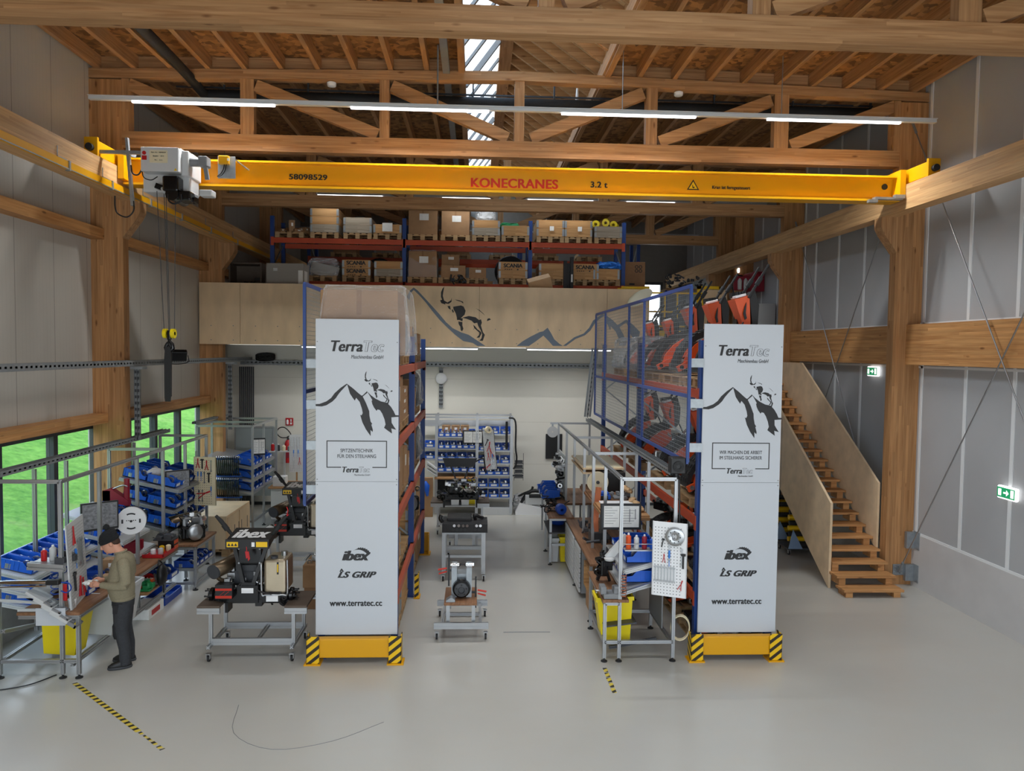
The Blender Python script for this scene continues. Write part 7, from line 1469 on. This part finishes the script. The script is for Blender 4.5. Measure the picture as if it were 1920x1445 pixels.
# stepped decks of the right line
t = thing('workbench', 'long right assembly bench with stepped decks and drawer front', 'workbench', (2.3, 13.3, 0))
for x, y, z0, z1 in ((A0, 12.3, .05, 2.5), (A0, 13.35, .05, 2.5), (A0, 14.7, .05, 2.5), (A0, 16.0, .05, 2.5), (A0, 17.6, .05, 2.5), (A1, 12.4, .05, 2.5), (A1, 13.4, .05, 2.5), (A1, 14.7, .05, 2.5), (A1, 17.6, .05, 2.5), (1.82, 13.2, .05, .88), (1.82, 11.4, .05, .88)):
    b = B(); alu_leg(b, x, y, z0, z1); l = b.ob('post', 'alu', t); b = B(); foot(b, x, y); b.ob('foot', 'rubber', l)
B().bev(1.80, 2.66, 11.35, 14.6, .88, .92, .006).ob('worktop', 'bench_wood', t)
B().bx(2.0, 2.68, 11.2, 12.33, 1.68, 1.71).alu((2.0, 11.2, 1.66), (2.68, 11.2, 1.66)).alu((2.0, 11.2, 1.66), (2.0, 12.3, 1.66)).ob('deck', 'wood_x', t)
B().bx(2.0, 2.68, 12.35, 13.9, 1.68, 1.71).alu((2.0, 12.35, 1.66), (2.0, 13.9, 1.66)).alu((2.0, 12.35, 1.66), (2.68, 12.35, 1.66)).ob('deck', 'bench_wood', t)
B().bx(1.95, 2.70, 13.3, 14.95, 2.08, 2.11).bx(1.95, 2.70, 13.3, 14.95, 2.0, 2.03).ob('deck', 'plywood', t)
B().bx(1.99, 2.66, 13.34, 14.9, 2.11, 2.12).ob('deck_sheet', 'cream', t)
for i in range(9): B().bx(1.79, 1.815, 12.5, 13.12, .1+i*.085, .17+i*.085).ob('drawer', 'light_grey', t)
B().bx(1.83, 2.6, 12.5, 13.12, .08, .86).ob('drawer_case', 'mid_grey', t)
for i in range(9):
    if i < 9: B().bx(1.79, 1.815, 13.25, 14.5, .1+i*.085, .17+i*.085).ob('drawer', 'light_grey', t)
B().bx(1.83, 2.6, 13.25, 14.5, .08, .86).ob('drawer_case', 'mid_grey', t)
t = thing('timber_box', 'open timber box under the right bench beside the drawers', 'box', (2.0, 11.8, .2)); B().bx(1.85, 2.3, 11.5, 12.35, .3, .32).bx(1.85, 2.3, 11.5, 11.52, .32, .7).bx(1.85, 2.3, 12.33, 12.35, .32, .7).bx(1.85, 2.3, 11.52, 12.33, .68, .7).ob('box_body', 'crate_wood', t); B().bx(1.87, 1.9, 11.6, 12.2, 0, .3).bx(2.25, 2.28, 11.6, 12.2, 0, .3).ob('stand', 'wood_z', t)
t = thing('white_plank', 'white perforated plank lying on the near raised deck', 'plank', (2.3, 11.8, 1.53)); B().bev(2.06, 2.6, 11.5, 12.2, 1.532, 1.56, .004).ob('plank_body', 'white', t)
t = thing('packing_paper', 'crumpled brown packing paper along the raised deck edge', 'paper', (2.6, 12, 1.6)); b = B()
for i in range(9): b.ball((2.62+random.uniform(-.03, .03), 11.5+i*.16, 1.585+(i > 5)*.11), .055, 12, (1, 1.7, .8), .3)
b.ob('paper_sheet', 'cardboard_light', t)
t = thing('power_tool', 'blue power tool case on the middle raised deck', 'tool', (2.15, 12.5, 1.65)); B().bev(2.05, 2.3, 12.4, 12.6, 1.652, 1.73, .02).bev(2.08, 2.27, 12.42, 12.58, 1.73, 1.78, .02).ob('tool_body', 'bin_blue', t); B().bx(2.1, 2.25, 12.395, 12.4, 1.66, 1.72).ob('front_label', 'black', t)
t = thing('cable_reel', 'white faced cable reel standing on the middle raised deck', 'reel', (2.2, 13.0, 1.85)); M = Matrix.Translation((2.16, 12.95, 1.855)) @ Euler((PI/2, 0, 0)).to_matrix().to_4x4(); B().lathe([(.03, 0), (.19, 0), (.19, .015), (.03, .015)], M, 28).ob('reel_face', 'cream', t); B().lathe([(.05, -.16), (.15, -.16), (.15, 0), (.05, 0)], M, 24).ob('cable_wound', 'rubber', t); B().lathe([(.005, .016), (.03, .016), (.03, .03), (.005, .03)], M, 12).ob('reel_axle', 'dark_grey', t)
t = thing('black_case', 'black box behind the cable reel on the middle raised deck', 'box', (2.5, 13.1, 1.65)); B().bev(2.30, 2.68, 13.1, 13.8, 1.652, 2.0, .01).ob('case_body', 'black', t)
b = B()
for i in range(7): b.tube([(2.03+i*.012, 12.3-i*.008, 1.95), (2.0+i*.014, 12.25, 1.7), (1.98+i*.012, 12.2, 1.42), (2.0+i*.01, 12.2, 1.22)], .008, 5)
tag(b.ob('cable_bundle', 'copper'), 'bundle of copper coloured cables hanging off the middle deck post', 'cables')
t = thing('grey_castings', 'grey flat castings lying on the middle raised deck', 'machine parts', (2.45, 12.6, 1.66)); b = B(); junk(b, 2.3, 2.65, 12.4, 12.9, 1.665, 1.71, 12, random.Random(12)); b.bev(2.36, 2.6, 12.45, 12.7, 1.652, 1.68, .005); b.ob('casting', 'mid_grey', t)
t = thing('tool_case', 'dark parts on the long right bench top', 'machine parts', (2.2, 12.0, .92)); b = B(); junk(b, 1.9, 2.5, 11.5, 14.2, .94, 1.1, 26, random.Random(14)); b.bev(2.1, 2.4, 11.6, 11.9, .922, 1.05, .01).bev(2.0, 2.3, 12.6, 12.9, .922, 1.1, .01); b.ob('part_body', 'dark_grey', t)
for k, y in enumerate((11.5, 11.75)): t = thing('white_case', '%s white tray on the long right bench top' % ('nearer', 'farther')[k], 'tray', (2.35, y, .92)); B().bev(2.15, 2.6, y, y+.2, .922, 1.02+.05*k, .01).ob('tray_body', 'light_grey', t)
t = thing('side_table', 'small silver table with black shelf at the far end of the right bench', 'table', (1.75, 15.0, 0))
for x in (1.5, 1.92):
    for y in (14.5, 15.5): b = B(); alu_leg(b, x, y, .05, .9); l = b.ob('leg', 'alu', t); b = B(); foot(b, x, y); b.ob('foot', 'rubber', l)
B().bev(1.46, 1.96, 14.46, 15.54, .62, .65, .005).ob('shelf', 'dark_grey', t); B().alu((1.5, 14.5, .9), (1.92, 14.5, .9)).alu((1.5, 14.5, .4), (1.92, 14.5, .4)).alu((1.5, 15.5, .9), (1.92, 15.5, .9)).alu((1.5, 14.5, .9), (1.5, 15.5, .9)).ob('rail', 'alu', t); B().bev(1.46, 1.96, 14.46, 15.54, .92, .95, .005).ob('top', 'bench_wood', t)
tub('waste_bin', 'yellow bin under the small far table of the right line', 1.80, 14.75, .2, .3, .5, 'bin_yellow', 0, .02)
tub('waste_bin', 'pale bin under the small far table of the right line', 1.60, 14.75, .16, .3, .48, 'light_grey', 0, .02)
t = thing('blue_pump', 'blue round pump on the small far table', 'pump', (1.7, 14.7, .95)); B().lathe([(.03, -.08), (.1, -.07), (.11, 0), (.1, .07), (.03, .08)], Matrix.Translation((1.72, 14.7, 1.065)) @ Euler((PI/2, 0, .2)).to_matrix().to_4x4(), 20).ob('pump_body', 'bin_blue_dark', t)
t = thing('wiring_harness', 'tangle of black wiring on the far end of the right line', 'wiring', (1.7, 15.3, .95)); r = random.Random(31); b = B()
for i in range(14):
    p = [Vector((1.65+r.uniform(-.15, .15), 15.2+r.uniform(-.2, .2), .97+r.uniform(0, .2)))]
    for j in range(5): q = p[-1]+Vector((r.uniform(-.12, .12), r.uniform(-.12, .12), r.uniform(-.08, .08))); q.z = max(q.z, .965); p.append(q)
    b.tube(p, .011, 5)
b.ob('wire', 'black', t)
t = thing('tool_column', 'column of hand tools and a blue bin at the far end of the right frame', 'tool rack', (1.95, 16.5, 1.5)); r = random.Random(41); B().bx(1.98, 2.0, 16.1, 17.4, .98, 1.9).ob('panel', 'light_grey', t); b = B(); junk(b, 1.85, 1.96, 16.1, 17.4, 1.1, 1.85, 40, r); b.ob('tool', 'steel', t); b = B(); junk(b, 1.84, 1.95, 16.1, 17.4, 1.0, 1.8, 24, r); b.ob('dark_tool', 'black', t)
bins(3, (1.66, 16.2, 1.0), (1.66, 17.2, 1.0), 'on the far right line beside the tool column', PI, 0, (1, 1.3, 1.4))
t = thing('shelf_table', 'bench under the far tool column of the right line', 'table', (1.9, 16.7, 0)); B().bev(1.55, 2.6, 15.75, 17.5, .93, .97, .005).ob('top', 'bench_wood', t); b = B(); [alu_leg(b, x, y, 0, .93) for x in (1.6, 2.5) for y in (15.9, 17.4)]; b.ob('leg', 'alu', t)
t = thing('blue_drum', 'blue plastic drum on the floor at the far end of the right line', 'drum', (1.75, 15.8, 0)); 
B().lathe([(.12, .67), (.14, .7), (.14, .9), (.12, .925), (.05, .93)], Matrix.Translation((1.72, 15.2, -.02)), 18).ob('drum_body', 'bin_blue_dark', t)
t = thing('air_reel', 'white hose reel hanging from the far corner of the right frame', 'reel', (1.8, 17.6, 2.3)); B().lathe([(.02, -.04), (.13, -.04), (.13, .04), (.02, .04)], Matrix.Translation((1.83, 17.55, 2.3)) @ Euler((PI/2, 0, 0)).to_matrix().to_4x4(), 22).ob('reel_body', 'light_grey', t); B().bx(1.81, 1.85, 17.54, 17.58, 2.42, 2.5).ob('hanger', 'galv', t)

for s_, dz in (('white perforated plank', .18), ('crumpled brown packing paper', .16), ('blue power tool', .06), ('white faced cable reel', .06), ('black box behind the cable reel', .06), ('grey flat castings', .06)):
    for o in bpy.data.objects:
        if o.parent is None and str(o.get('label', '')).startswith(s_): o.location.z += dz
# ================================================================ MEZZANINE STORAGE
YR0, YR1 = 19.75, 20.85
def deep_rack(name, label, xs, y0, y1, levels, top, zb=4.6):
    t = thing(name, label, 'pallet rack', (xs[0], y0, zb))
    for x in xs:
        for y in (y0, y1): B().bx(x-.05, x-.042, y, y+.09, zb, top).bx(x-.042, x+.042, y, y+.012, zb, top).bx(x+.042, x+.05, y, y+.09, zb, top).ob('upright', 'rack_blue', t)
        b = B(); z = zb+.3; f = 1
        while z+.7 < top: b.bar((x, y0+.08 if f > 0 else y1, z), (x, y1 if f > 0 else y0+.08, z+.7), .03, .03); z += .7; f = -f
        b.ob('brace', 'galv', t)
    for xa, xb in zip(xs, xs[1:]):
        for z in levels:
            for y in (y0, y1+.04): B().bx(xa+.05, xb-.05, y-.01, y+.04, z-.13, z).bx(xa-.03, xa+.05, y-.014, y+.04, z-.2, z+.02).bx(xb-.05, xb+.03, y-.014, y+.04, z-.2, z+.02).ob('beam', 'rack_orange', t)
    return t
deep_rack('pallet_rack', 'front pallet rack on the mezzanine full of timber crates', (-5.3, -1.9, 1.4, 3.88), YR0, YR1, (5.95, 7.06), 7.62)
deep_rack('pallet_rack', 'rear pallet rack on the mezzanine behind the front one', (-5.3, -1.9, 1.4, 5.2), 24.0, 25.1, (5.95, 7.1), 7.8)
C1 = Proto(make_crate(.72, 1.15, .2, 1)); C2 = Proto(make_crate(.72, 1.15, .4, 2)); C3 = Proto(make_crate(.72, 1.15, .62, 3, ('old_crate_wood', 'crate_wood', 'crate_wood'))); CO = Proto(make_crate(.72, 1.15, .4, 2, ('old_crate_wood', 'old_crate_wood')))
CM = Proto(make_crate(.72, 1.15, .4, 2, ('old_crate_wood', 'crate_wood')))
WR2 = Proto(make_wrapped(.6, .9, .5, 33, 'light_grey'))
def up(kind, x, z, lab, where, sc=None, rz=0):
    pallet(x, YR0+.52, z, 'pallet under the %s' % lab, 0, .9 if kind is not BOXP else .95, .96)
    return dup(kind.r, (x, YR0+.52, z+.146), rz, '%s, %s' % (lab, where), sc)
ZT, ZM_ = 7.062, 5.952
W1, W2 = 'top level of the mezzanine rack', 'lower level of the mezzanine rack'
pallet(-4.85, YR0+.52, ZT, 'pallet of small white boxes at the left end of the top level', 0, .9, .96)
for k, (dx, w_, h) in enumerate(((-.22, .14, .14), (-.02, .2, .42), (.12, .3, .14), (.3, .2, .2))):
    dup(BOXP.r, (-4.85+dx, YR0+.3, ZT+.146), .3*k, 'small pale box, %s at the left end of the top rack level' % ORD[k], (w_, .3, h))
up(C3, -3.95, ZT, 'tall crate of three boards beside the small white boxes', W1)
up(CO, -3.1, ZT, 'weathered grey crate', W1)
o = up(C1, -2.33, ZT, 'low crate with a white sheet', W1, (1, 1, 1.2))
t = thing('paper_sheet', 'white sheet on the low crate of the top mezzanine level', 'paper', (-2.3, YR0-.08, 7.3)); B().bx(-2.46, -2.2, YR0-.075, YR0-.065, 7.26, 7.48).ob('sheet', 'paper', t)
up(BOXP, -1.42, ZT, 'big brown carton with framed white label', W1, (1.0, 1.2, .86))
up(BOXP, -.57, ZT, 'big brown carton without label', W1, (.98, 1.2, .8))
up(CM, .23, ZT, 'film wrapped crate with a pale bundle', W1); dup(WR2.r, (.23, YR0+.4, ZT+.55), 0, 'pale wrapped bundle lying on a crate of the top level', (.9, .8, .62))
up(C1, 1.0, ZT, 'low crate with a green cloth', W1, (1, 1, 1.35)); t = thing('green_cloth', 'green cloth on a low crate of the top level', 'cloth', (.85, YR0+.3, 7.45)); lumpy(.5, .5, .14, .04, 3, 2, .05).xf(Matrix.Translation((.85, YR0+.3, 7.425))).ob('cloth', 'green', t)
up(C2, 1.92, ZT, 'crate with a small white card, left of a pair', W1, (1, 1, 1.1)); up(C2, 2.66, ZT, 'crate with a small white card, right of a pair', W1, (1, 1, 1.1))
for k, x in enumerate((1.9, 2.64)): t = thing('paper_card', 'small white card on the %s crate of the pair' % ('left', 'right')[k], 'paper', (x, YR0-.08, 7.4)); B().bx(x, x+.11, YR0-.075, YR0-.065, 7.36, 7.48).ob('card', 'paper', t)
up(CO, 3.45, ZT, 'grey crate of yellow rolls', W1, (1, 1, .75))
for k, (x, z, a) in enumerate(((3.2, 7.62, 1.2), (3.45, 7.68, .7), (3.68, 7.6, 1.4))): t = thing('yellow_roll', '%s yellow tube roll on the grey crate' % ('left', 'middle', 'right')[k], 'roll', (x, YR0+.4, z)); M = Matrix.Translation((x, YR0+.35, z)) @ Euler((PI/2+.3, a, 0)).to_matrix().to_4x4(); B().lathe([(.04, -.2), (.1, -.2), (.1, .2), (.04, .2)], M, 16).ob('roll_body', 'bin_yellow', t)
# lower level
pallet(-4.0, YR0+.52, ZM_, 'pallet under the film wrapped boards', 0, .9, .96)
t = thing('wrapped_boards', 'film wrapped leaning boards on a pallet of the lower mezzanine level', 'wrapped load', (-4, 20, 6.1)); B().bx(-.36, .36, -.4, .5, 0, .3, Matrix.Translation((-4.0, 20.2, 6.1)) @ Matrix.Rotation(.25, 4, 'Y')).ob('board_stack', 'box_grey', t); lumpy(.8, 1.1, .45, .08, 6, 3).xf(Matrix.Translation((-4.0, 20.25, 6.1))).ob('stretch_film', 'film', t)
def scania(o, x, z, cut=None):
    ld = o
    text('stencil_lettering', cut or 'SCANIA', 'logo_black', ld, facing(x, YR0+.52-.575-.022, z), .14, bold=.002, width=.5, fat=.08)
    b = B(); [b.bx(x-.22+i*.055, x-.19+i*.055, YR0+.52-.575-.022, YR0+.52-.575-.02, z-.105, z-.085) for i in range(4)]; b.bx(x+.1, x+.14, YR0+.52-.575-.022, YR0+.52-.575-.02, z-.11, z-.08); b.ob('stencil_mark', 'logo_black', ld)
o = up(C2, -3.13, ZM_, 'crate with two stencilled rows of black lettering', W2, (1, 1, 1.05)); scania(o, -3.13, 6.43); scania(o, -3.13, 6.22)
up(CM, -2.3, ZM_, 'plain crate beside the twice stencilled one', W2)
t = thing('tyre', 'dark tyre behind the stencilled crate', 'tyre', (-2.75, 21.35, 5.93))
B().lathe([(.22, -.1), (.38, -.1), (.42, 0), (.38, .1), (.22, .1)], Matrix.Translation((-2.75, 21.35, 6.35)) @ Euler((PI/2, 0, 0)).to_matrix().to_4x4(), 24).ob('tyre_body', 'rubber', t); B().bx(-2.95, -2.55, 21.2, 21.5, 4.6, 5.95).ob('stand', 'dark_grey', t)
up(BOXP, -1.42, ZM_, 'film wrapped big carton', W2, (.98, 1.2, .86)); t = thing('stretch_film', 'film around the big carton of the lower mezzanine level', 'film', (-1.42, 20, 6.1)); lumpy(.78, 1.0, .72, .03, 14, 3, .04).xf(Matrix.Translation((-1.42, 20.27, 6.1))).ob('film_sheet', 'film', t)
up(BOXP, -.62, ZM_, 'lower carton of a stack of two', W2, (.86, 1.1, .42)); dup(BOXP.r, (-.7, YR0+.5, ZM_+.146+.337), 0, 'wrapped upper carton of the stack of two', (.62, .8, .36))
t = thing('black_tray', 'black plastic part hanging before the carton stack', 'machine part', (-.5, 19.7, 6.0)); b = B(); junk(b, -.75, -.3, 19.6, 19.72, 5.98, 6.15, 14, random.Random(2)); b.ob('part_body', 'black', t)
pallet(.0, YR0+.52, ZM_, 'pallet under the brown carton half', 0, .7, .96); dup(BOXP.r, (.02, YR0+.55, ZM_+.146), 0, 'brown carton left of the wide stencilled crate', (.6, 1.1, .36))
o = up(C2, .95, ZM_, 'crate with white stencilled top board', W2, (1.04, 1, 1.1)); scania(o, .95, 6.43)
t = thing('tyre_arch', 'dark rubber arch behind the white topped crate', 'machine part', (.9, 21.4, 6.3)); B().lathe([(.25, -.15), (.42, -.15), (.45, 0), (.42, .15), (.25, .15)], Matrix.Translation((.95, 21.35, 6.45)) @ Euler((PI/2, 0, 0)).to_matrix().to_4x4(), 24).bx(.75, 1.15, 21.2, 21.5, 4.6, 6.05).ob('arch_body', 'rubber', t)
up(C2, 2.0, ZM_, 'crate behind the leaning open carton', W2, (1, 1, 1.05))
t = thing('open_carton', 'flattened brown carton leaning over the parapet rim', 'box', (1.5, 18.9, 5.7)); M = Matrix.Translation((1.62, 18.75, 5.72)) @ Matrix.Rotation(-.28, 4, 'Y') @ Matrix.Rotation(.4, 4, 'X'); B().bx(-.28, .28, -.15, .15, -.05, .34, M).ob('carton', 'cardboard_light', t); B().bx(-.2, -.08, -.153, -.15, .02, .12, M).ob('label_sheet', 'paper', t)
B().bx(-.3, -.0, 0, .012, 0, .34, M @ Matrix.Translation((.28, .15, .0)) @ Matrix.Rotation(.6, 4, 'Z')).ob('flap', 'cardboard', t); B().bx(1.4, 1.8, 18.6, 19.0, 4.6, 5.68).ob('support_stack', 'cardboard', t)
o = up(C2, 2.85, ZM_, 'crate with stencil half hidden by the mast', W2, (1, 1, 1.05)); scania(o, 2.85, 6.42)
t = thing('lift_mast', 'black lift truck mast in front of the stencilled crate', 'mast', (2.4, 19.4, 5)); B().bx(2.25, 2.33, 19.35, 19.5, 4.6, 6.55).bx(2.42, 2.5, 19.35, 19.5, 4.6, 6.65).bx(2.3, 2.45, 19.45, 19.5, 4.7, 6.5).ob('mast_body', 'black', t); B().bx(2.44, 2.48, 19.34, 19.35, 6.0, 6.2).ob('label_sheet', 'paper', t)
up(C1, 3.42, ZM_, 'low crate holding blue film', W2, (.96, 1, 1.5)); t = thing('blue_film', 'crumpled blue film on the low crate at the right end', 'film', (3.45, 20, 6.4)); lumpy(.6, .6, .16, .1, 8, 3, .05).xf(Matrix.Translation((3.5, YR0+.3, 6.41))).ob('film_sheet', 'sky_blue', t)
for k, (x, m) in enumerate(((-4.2, 1.0), (-2.9, .8), (-.6, .9), (.8, .7), (2.2, .8), (3.6, .6))):
    pallet(x, 24.5, 7.1, 'pallet on the rear mezzanine rack, %s from the left' % ORD[k], 0, 1, .96); dup(CM.r if k % 2 else BOXP.r, (x, 24.5, 7.246), 0, 'load on the rear mezzanine rack, %s from the left' % ORD[k], (.95, .9, m*.6))
for k, (x, m) in enumerate(((-4.4, 'box'), (-3.1, 'crate'), (-1.2, 'box'), (.2, 'crate'), (2.0, 'box'), (4.2, 'box'))):
    pallet(x, 24.5, 5.95, 'pallet on the lower rear mezzanine rack, %s from the left' % ORD[k], 0, 1, .96); dup(BOXP.r if m == 'box' else CM.r, (x, 24.5, 6.096), 0, 'load on the lower rear mezzanine rack, %s from the left' % ORD[k], (1.0, .95, .8))
t = thing('big_carton', 'large brown carton standing on the mezzanine right of the racks', 'box', (4.6, 21.5, 4.6)); B().bev(4.1, 4.75, 21.0, 21.8, 4.6, 6.75, .01).ob('carton', 'cardboard_dark', t); b = B()
for i in range(4): b.lathe([(.03, 0), (.05, 0), (.05, .004), (.03, .004)], Matrix.Translation((4.5+.11*(i % 2), 20.998, 6.5+.11*(i//2))) @ Euler((PI/2, 0, 0)).to_matrix().to_4x4(), 12)
b.bx(4.3, 4.45, 20.995, 21.0, 6.1, 6.15); b.ob('print', 'logo_black', t)
t = thing('steel_cabinet', 'plain grey steel cabinet at the left end of the mezzanine', 'cabinet', (-4.9, 18.9, 4.6)); B().bev(-5.12, -4.22, 18.55, 19.15, 4.6, 6.27, .01).ob('cabinet_body', 'box_grey', t); B().bx(-4.35, -4.24, 18.546, 18.55, 5.75, 6.1).bx(-4.22, -4.217, 18.62, 18.95, 5.78, 6.1).ob('label_sheet', 'paper', t); B().bx(-4.95, -4.85, 18.546, 18.55, 6.08, 6.15).ob('small_label', 'light_grey', t)
t = thing('timber_cupboard', 'dark open timber cupboard in the left corner of the mezzanine', 'cupboard', (-5.9, 19.5, 4.6)); B().bx(-6.1, -5.3, 19.3, 19.34, 4.6, 6.3).bx(-6.1, -6.06, 18.8, 19.3, 4.6, 6.3).bx(-5.34, -5.3, 18.8, 19.3, 4.6, 6.3).bx(-6.06, -5.34, 18.8, 19.3, 6.26, 6.3).bx(-6.06, -5.34, 18.8, 19.3, 5.4, 5.44).ob('cupboard_body', 'brown_board', t); b = B(); junk(b, -5.7, -5.36, 18.85, 19.2, 5.5, 5.9, 16, random.Random(6)); b.ob('contents', 'black', t)
# railing, gate and small things on the stair side of the mezzanine
t = thing('railing', 'yellow tube railing on the mezzanine edge beside the stair', 'railing', (5.1, 19.5, 4.6))
for z in (4.9, 5.28, 5.77): B().cyl((4.3, 19.5, z), (5.95, 19.5, z), .024, 10).ob('rail', 'safety_yellow', t)
for x in (4.3, 4.95, 5.28, 5.95): B().cyl((x, 19.5, 4.6), (x, 19.5, 5.77), .024, 10).ob('post', 'safety_yellow', t)
B().bx(4.3, 5.95, 19.46, 19.48, 4.6, 4.78).ob('toe_board', 'safety_yellow', t)
t = thing('gate', 'yellow square tube gate with beige board on the mezzanine', 'gate', (6.1, 19.7, 4.6)); B().bx(5.85, 5.95, 19.62, 19.7, 4.6, 5.98).bx(6.42, 6.5, 19.62, 19.7, 4.6, 5.98).bx(5.85, 6.5, 19.62, 19.7, 5.9, 5.98).ob('gate_frame', 'safety_yellow', t); B().bx(5.97, 6.62, 19.55, 19.6, 4.75, 5.88).ob('board', 'plywood', t)
t = thing('barrier', 'low yellow barrier behind the right end of the parapet', 'barrier', (3.9, 18.7, 5.7)); B().bx(3.6, 4.3, 18.5, 18.55, 5.78, 5.84).bx(3.6, 3.65, 18.5, 18.55, 4.6, 5.78).bx(4.25, 4.3, 18.5, 18.55, 4.6, 5.78).bx(3.6, 4.3, 19.0, 19.05, 5.78, 5.84).ob('frame_body', 'safety_yellow', t)
t = thing('red_cabinet', 'dark red machine cabinet behind the parapet end', 'cabinet', (4.45, 20.2, 4.6)); B().bev(4.25, 4.7, 20.2, 20.7, 4.6, 6.0, .015).ob('cabinet_body', 'dark_red', t)
t = thing('hose_cabinet', 'red hose cabinet with white extinguishers on the upper right wall', 'hose cabinet', (7.8, 21, 6.2)); B().bev(7.72, 8.03, 20.6, 21.4, 5.95, 6.5, .015).bx(7.3, 7.72, 21.0, 21.05, 6.0, 6.4).ob('cabinet_body', 'dark_red', t); B().lathe([(.05, 0), (.06, .02), (.06, .25), (.02, .32)], Matrix.Translation((7.45, 20.95, 6.02)), 12).lathe([(.05, 0), (.06, .02), (.06, .25), (.02, .32)], Matrix.Translation((7.62, 20.95, 6.02)), 12).ob('cylinder', 'light_grey', t); B().tube([(7.5, 20.9, 6.4), (7.3, 20.85, 6.4), (7.2, 20.85, 6.2), (7.25, 20.85, 5.9), (7.35, 20.9, 5.8)], .02, 8).ob('hose', 'black', t)
t = thing('fire_sign', 'small red fire sign below the high exit sign', 'sign', (7.6, 21.5, 6.4)); B().bx(7.5, 7.72, 21.5, 21.53, 6.3, 6.5).ob('sign_plate', 'red', t); B().bx(7.54, 7.58, 21.49, 21.5, 6.34, 6.46).bx(7.63, 7.68, 21.49, 21.5, 6.36, 6.44).ob('pictogram', 'white', t); B().bx(7.5, 8.05, 21.53, 21.62, 4.6, 8.6).ob('sign_post', 'column_wood', t)
t = thing('grey_cabinet', 'pale grey cabinet at the right wall of the mezzanine', 'cabinet', (7.7, 19.9, 4.6)); B().bev(7.3, 8.0, 19.7, 20.3, 4.6, 5.55, .01).ob('cabinet_body', 'light_grey', t)
t = thing('parts_crate', 'dark engine parts heaped on a shelf above the railing', 'machine parts', (6.2, 22.5, 6.2)); B().bx(5.7, 7.0, 22.3, 23.0, 6.1, 6.14).ob('shelf_board', 'wood_x', t); b = B(); junk(b, 5.75, 6.9, 22.35, 22.8, 6.2, 6.6, 40, random.Random(7)); b.ob('part_heap', 'dark_grey', t); B().bx(5.75, 5.8, 22.6, 22.65, 4.6, 6.1).bx(6.9, 6.95, 22.6, 22.65, 4.6, 6.1).ob('leg', 'rack_blue', t)
# roller trolleys under the stair
for k, (x, y) in enumerate(((7.0, 15.4), (7.05, 16.2), (7.1, 17.0))):
    t = thing('roller_trolley', 'low trolley stacked with yellow and black rollers under the stair, %s from the stair foot' % ORD[k], 'trolley', (x, y, 0), 0, 'roller trolleys under the stair')
    B().bx(x-.45, x+.4, y-.25, y+.3, .12, .15).ob('base', 'dark_grey', t); B().prism([(x-.45, .15), (x-.15, .15), (x-.36, .55)], y-.3, y-.28).ob('end_plate', 'tote_grey_blue', t)
    add_casters(t, [(x-.4, y-.22), (x+.35, y-.22), (x-.4, y+.25), (x+.35, y+.25)], .04)
    for j in range(7):
        B().cyl((x-.4, y-.18+.04*(j % 2), .21+j*.115), (x+.35, y-.18+.04*(j % 2), .21+j*.115), .052, 12).ob('roller', 'safety_yellow' if j % 2 else 'rubber', t)
    B().bx(x-.02, x+.02, y-.1, y-.06, .15, 1.05).ob('rack_post', 'dark_grey', t)
# ---------------------------------------------------------------- drop prototypes that were only sources for copies
for pr in [v for v in list(globals().values()) if isinstance(v, Proto)]+list(TOOLS.values()):
    if pr.r.name in bpy.data.objects and not pr.used:
        for c_ in kids(pr.r):
            for g_ in kids(c_): bpy.data.objects.remove(g_)
            bpy.data.objects.remove(c_)
        bpy.data.objects.remove(pr.r)
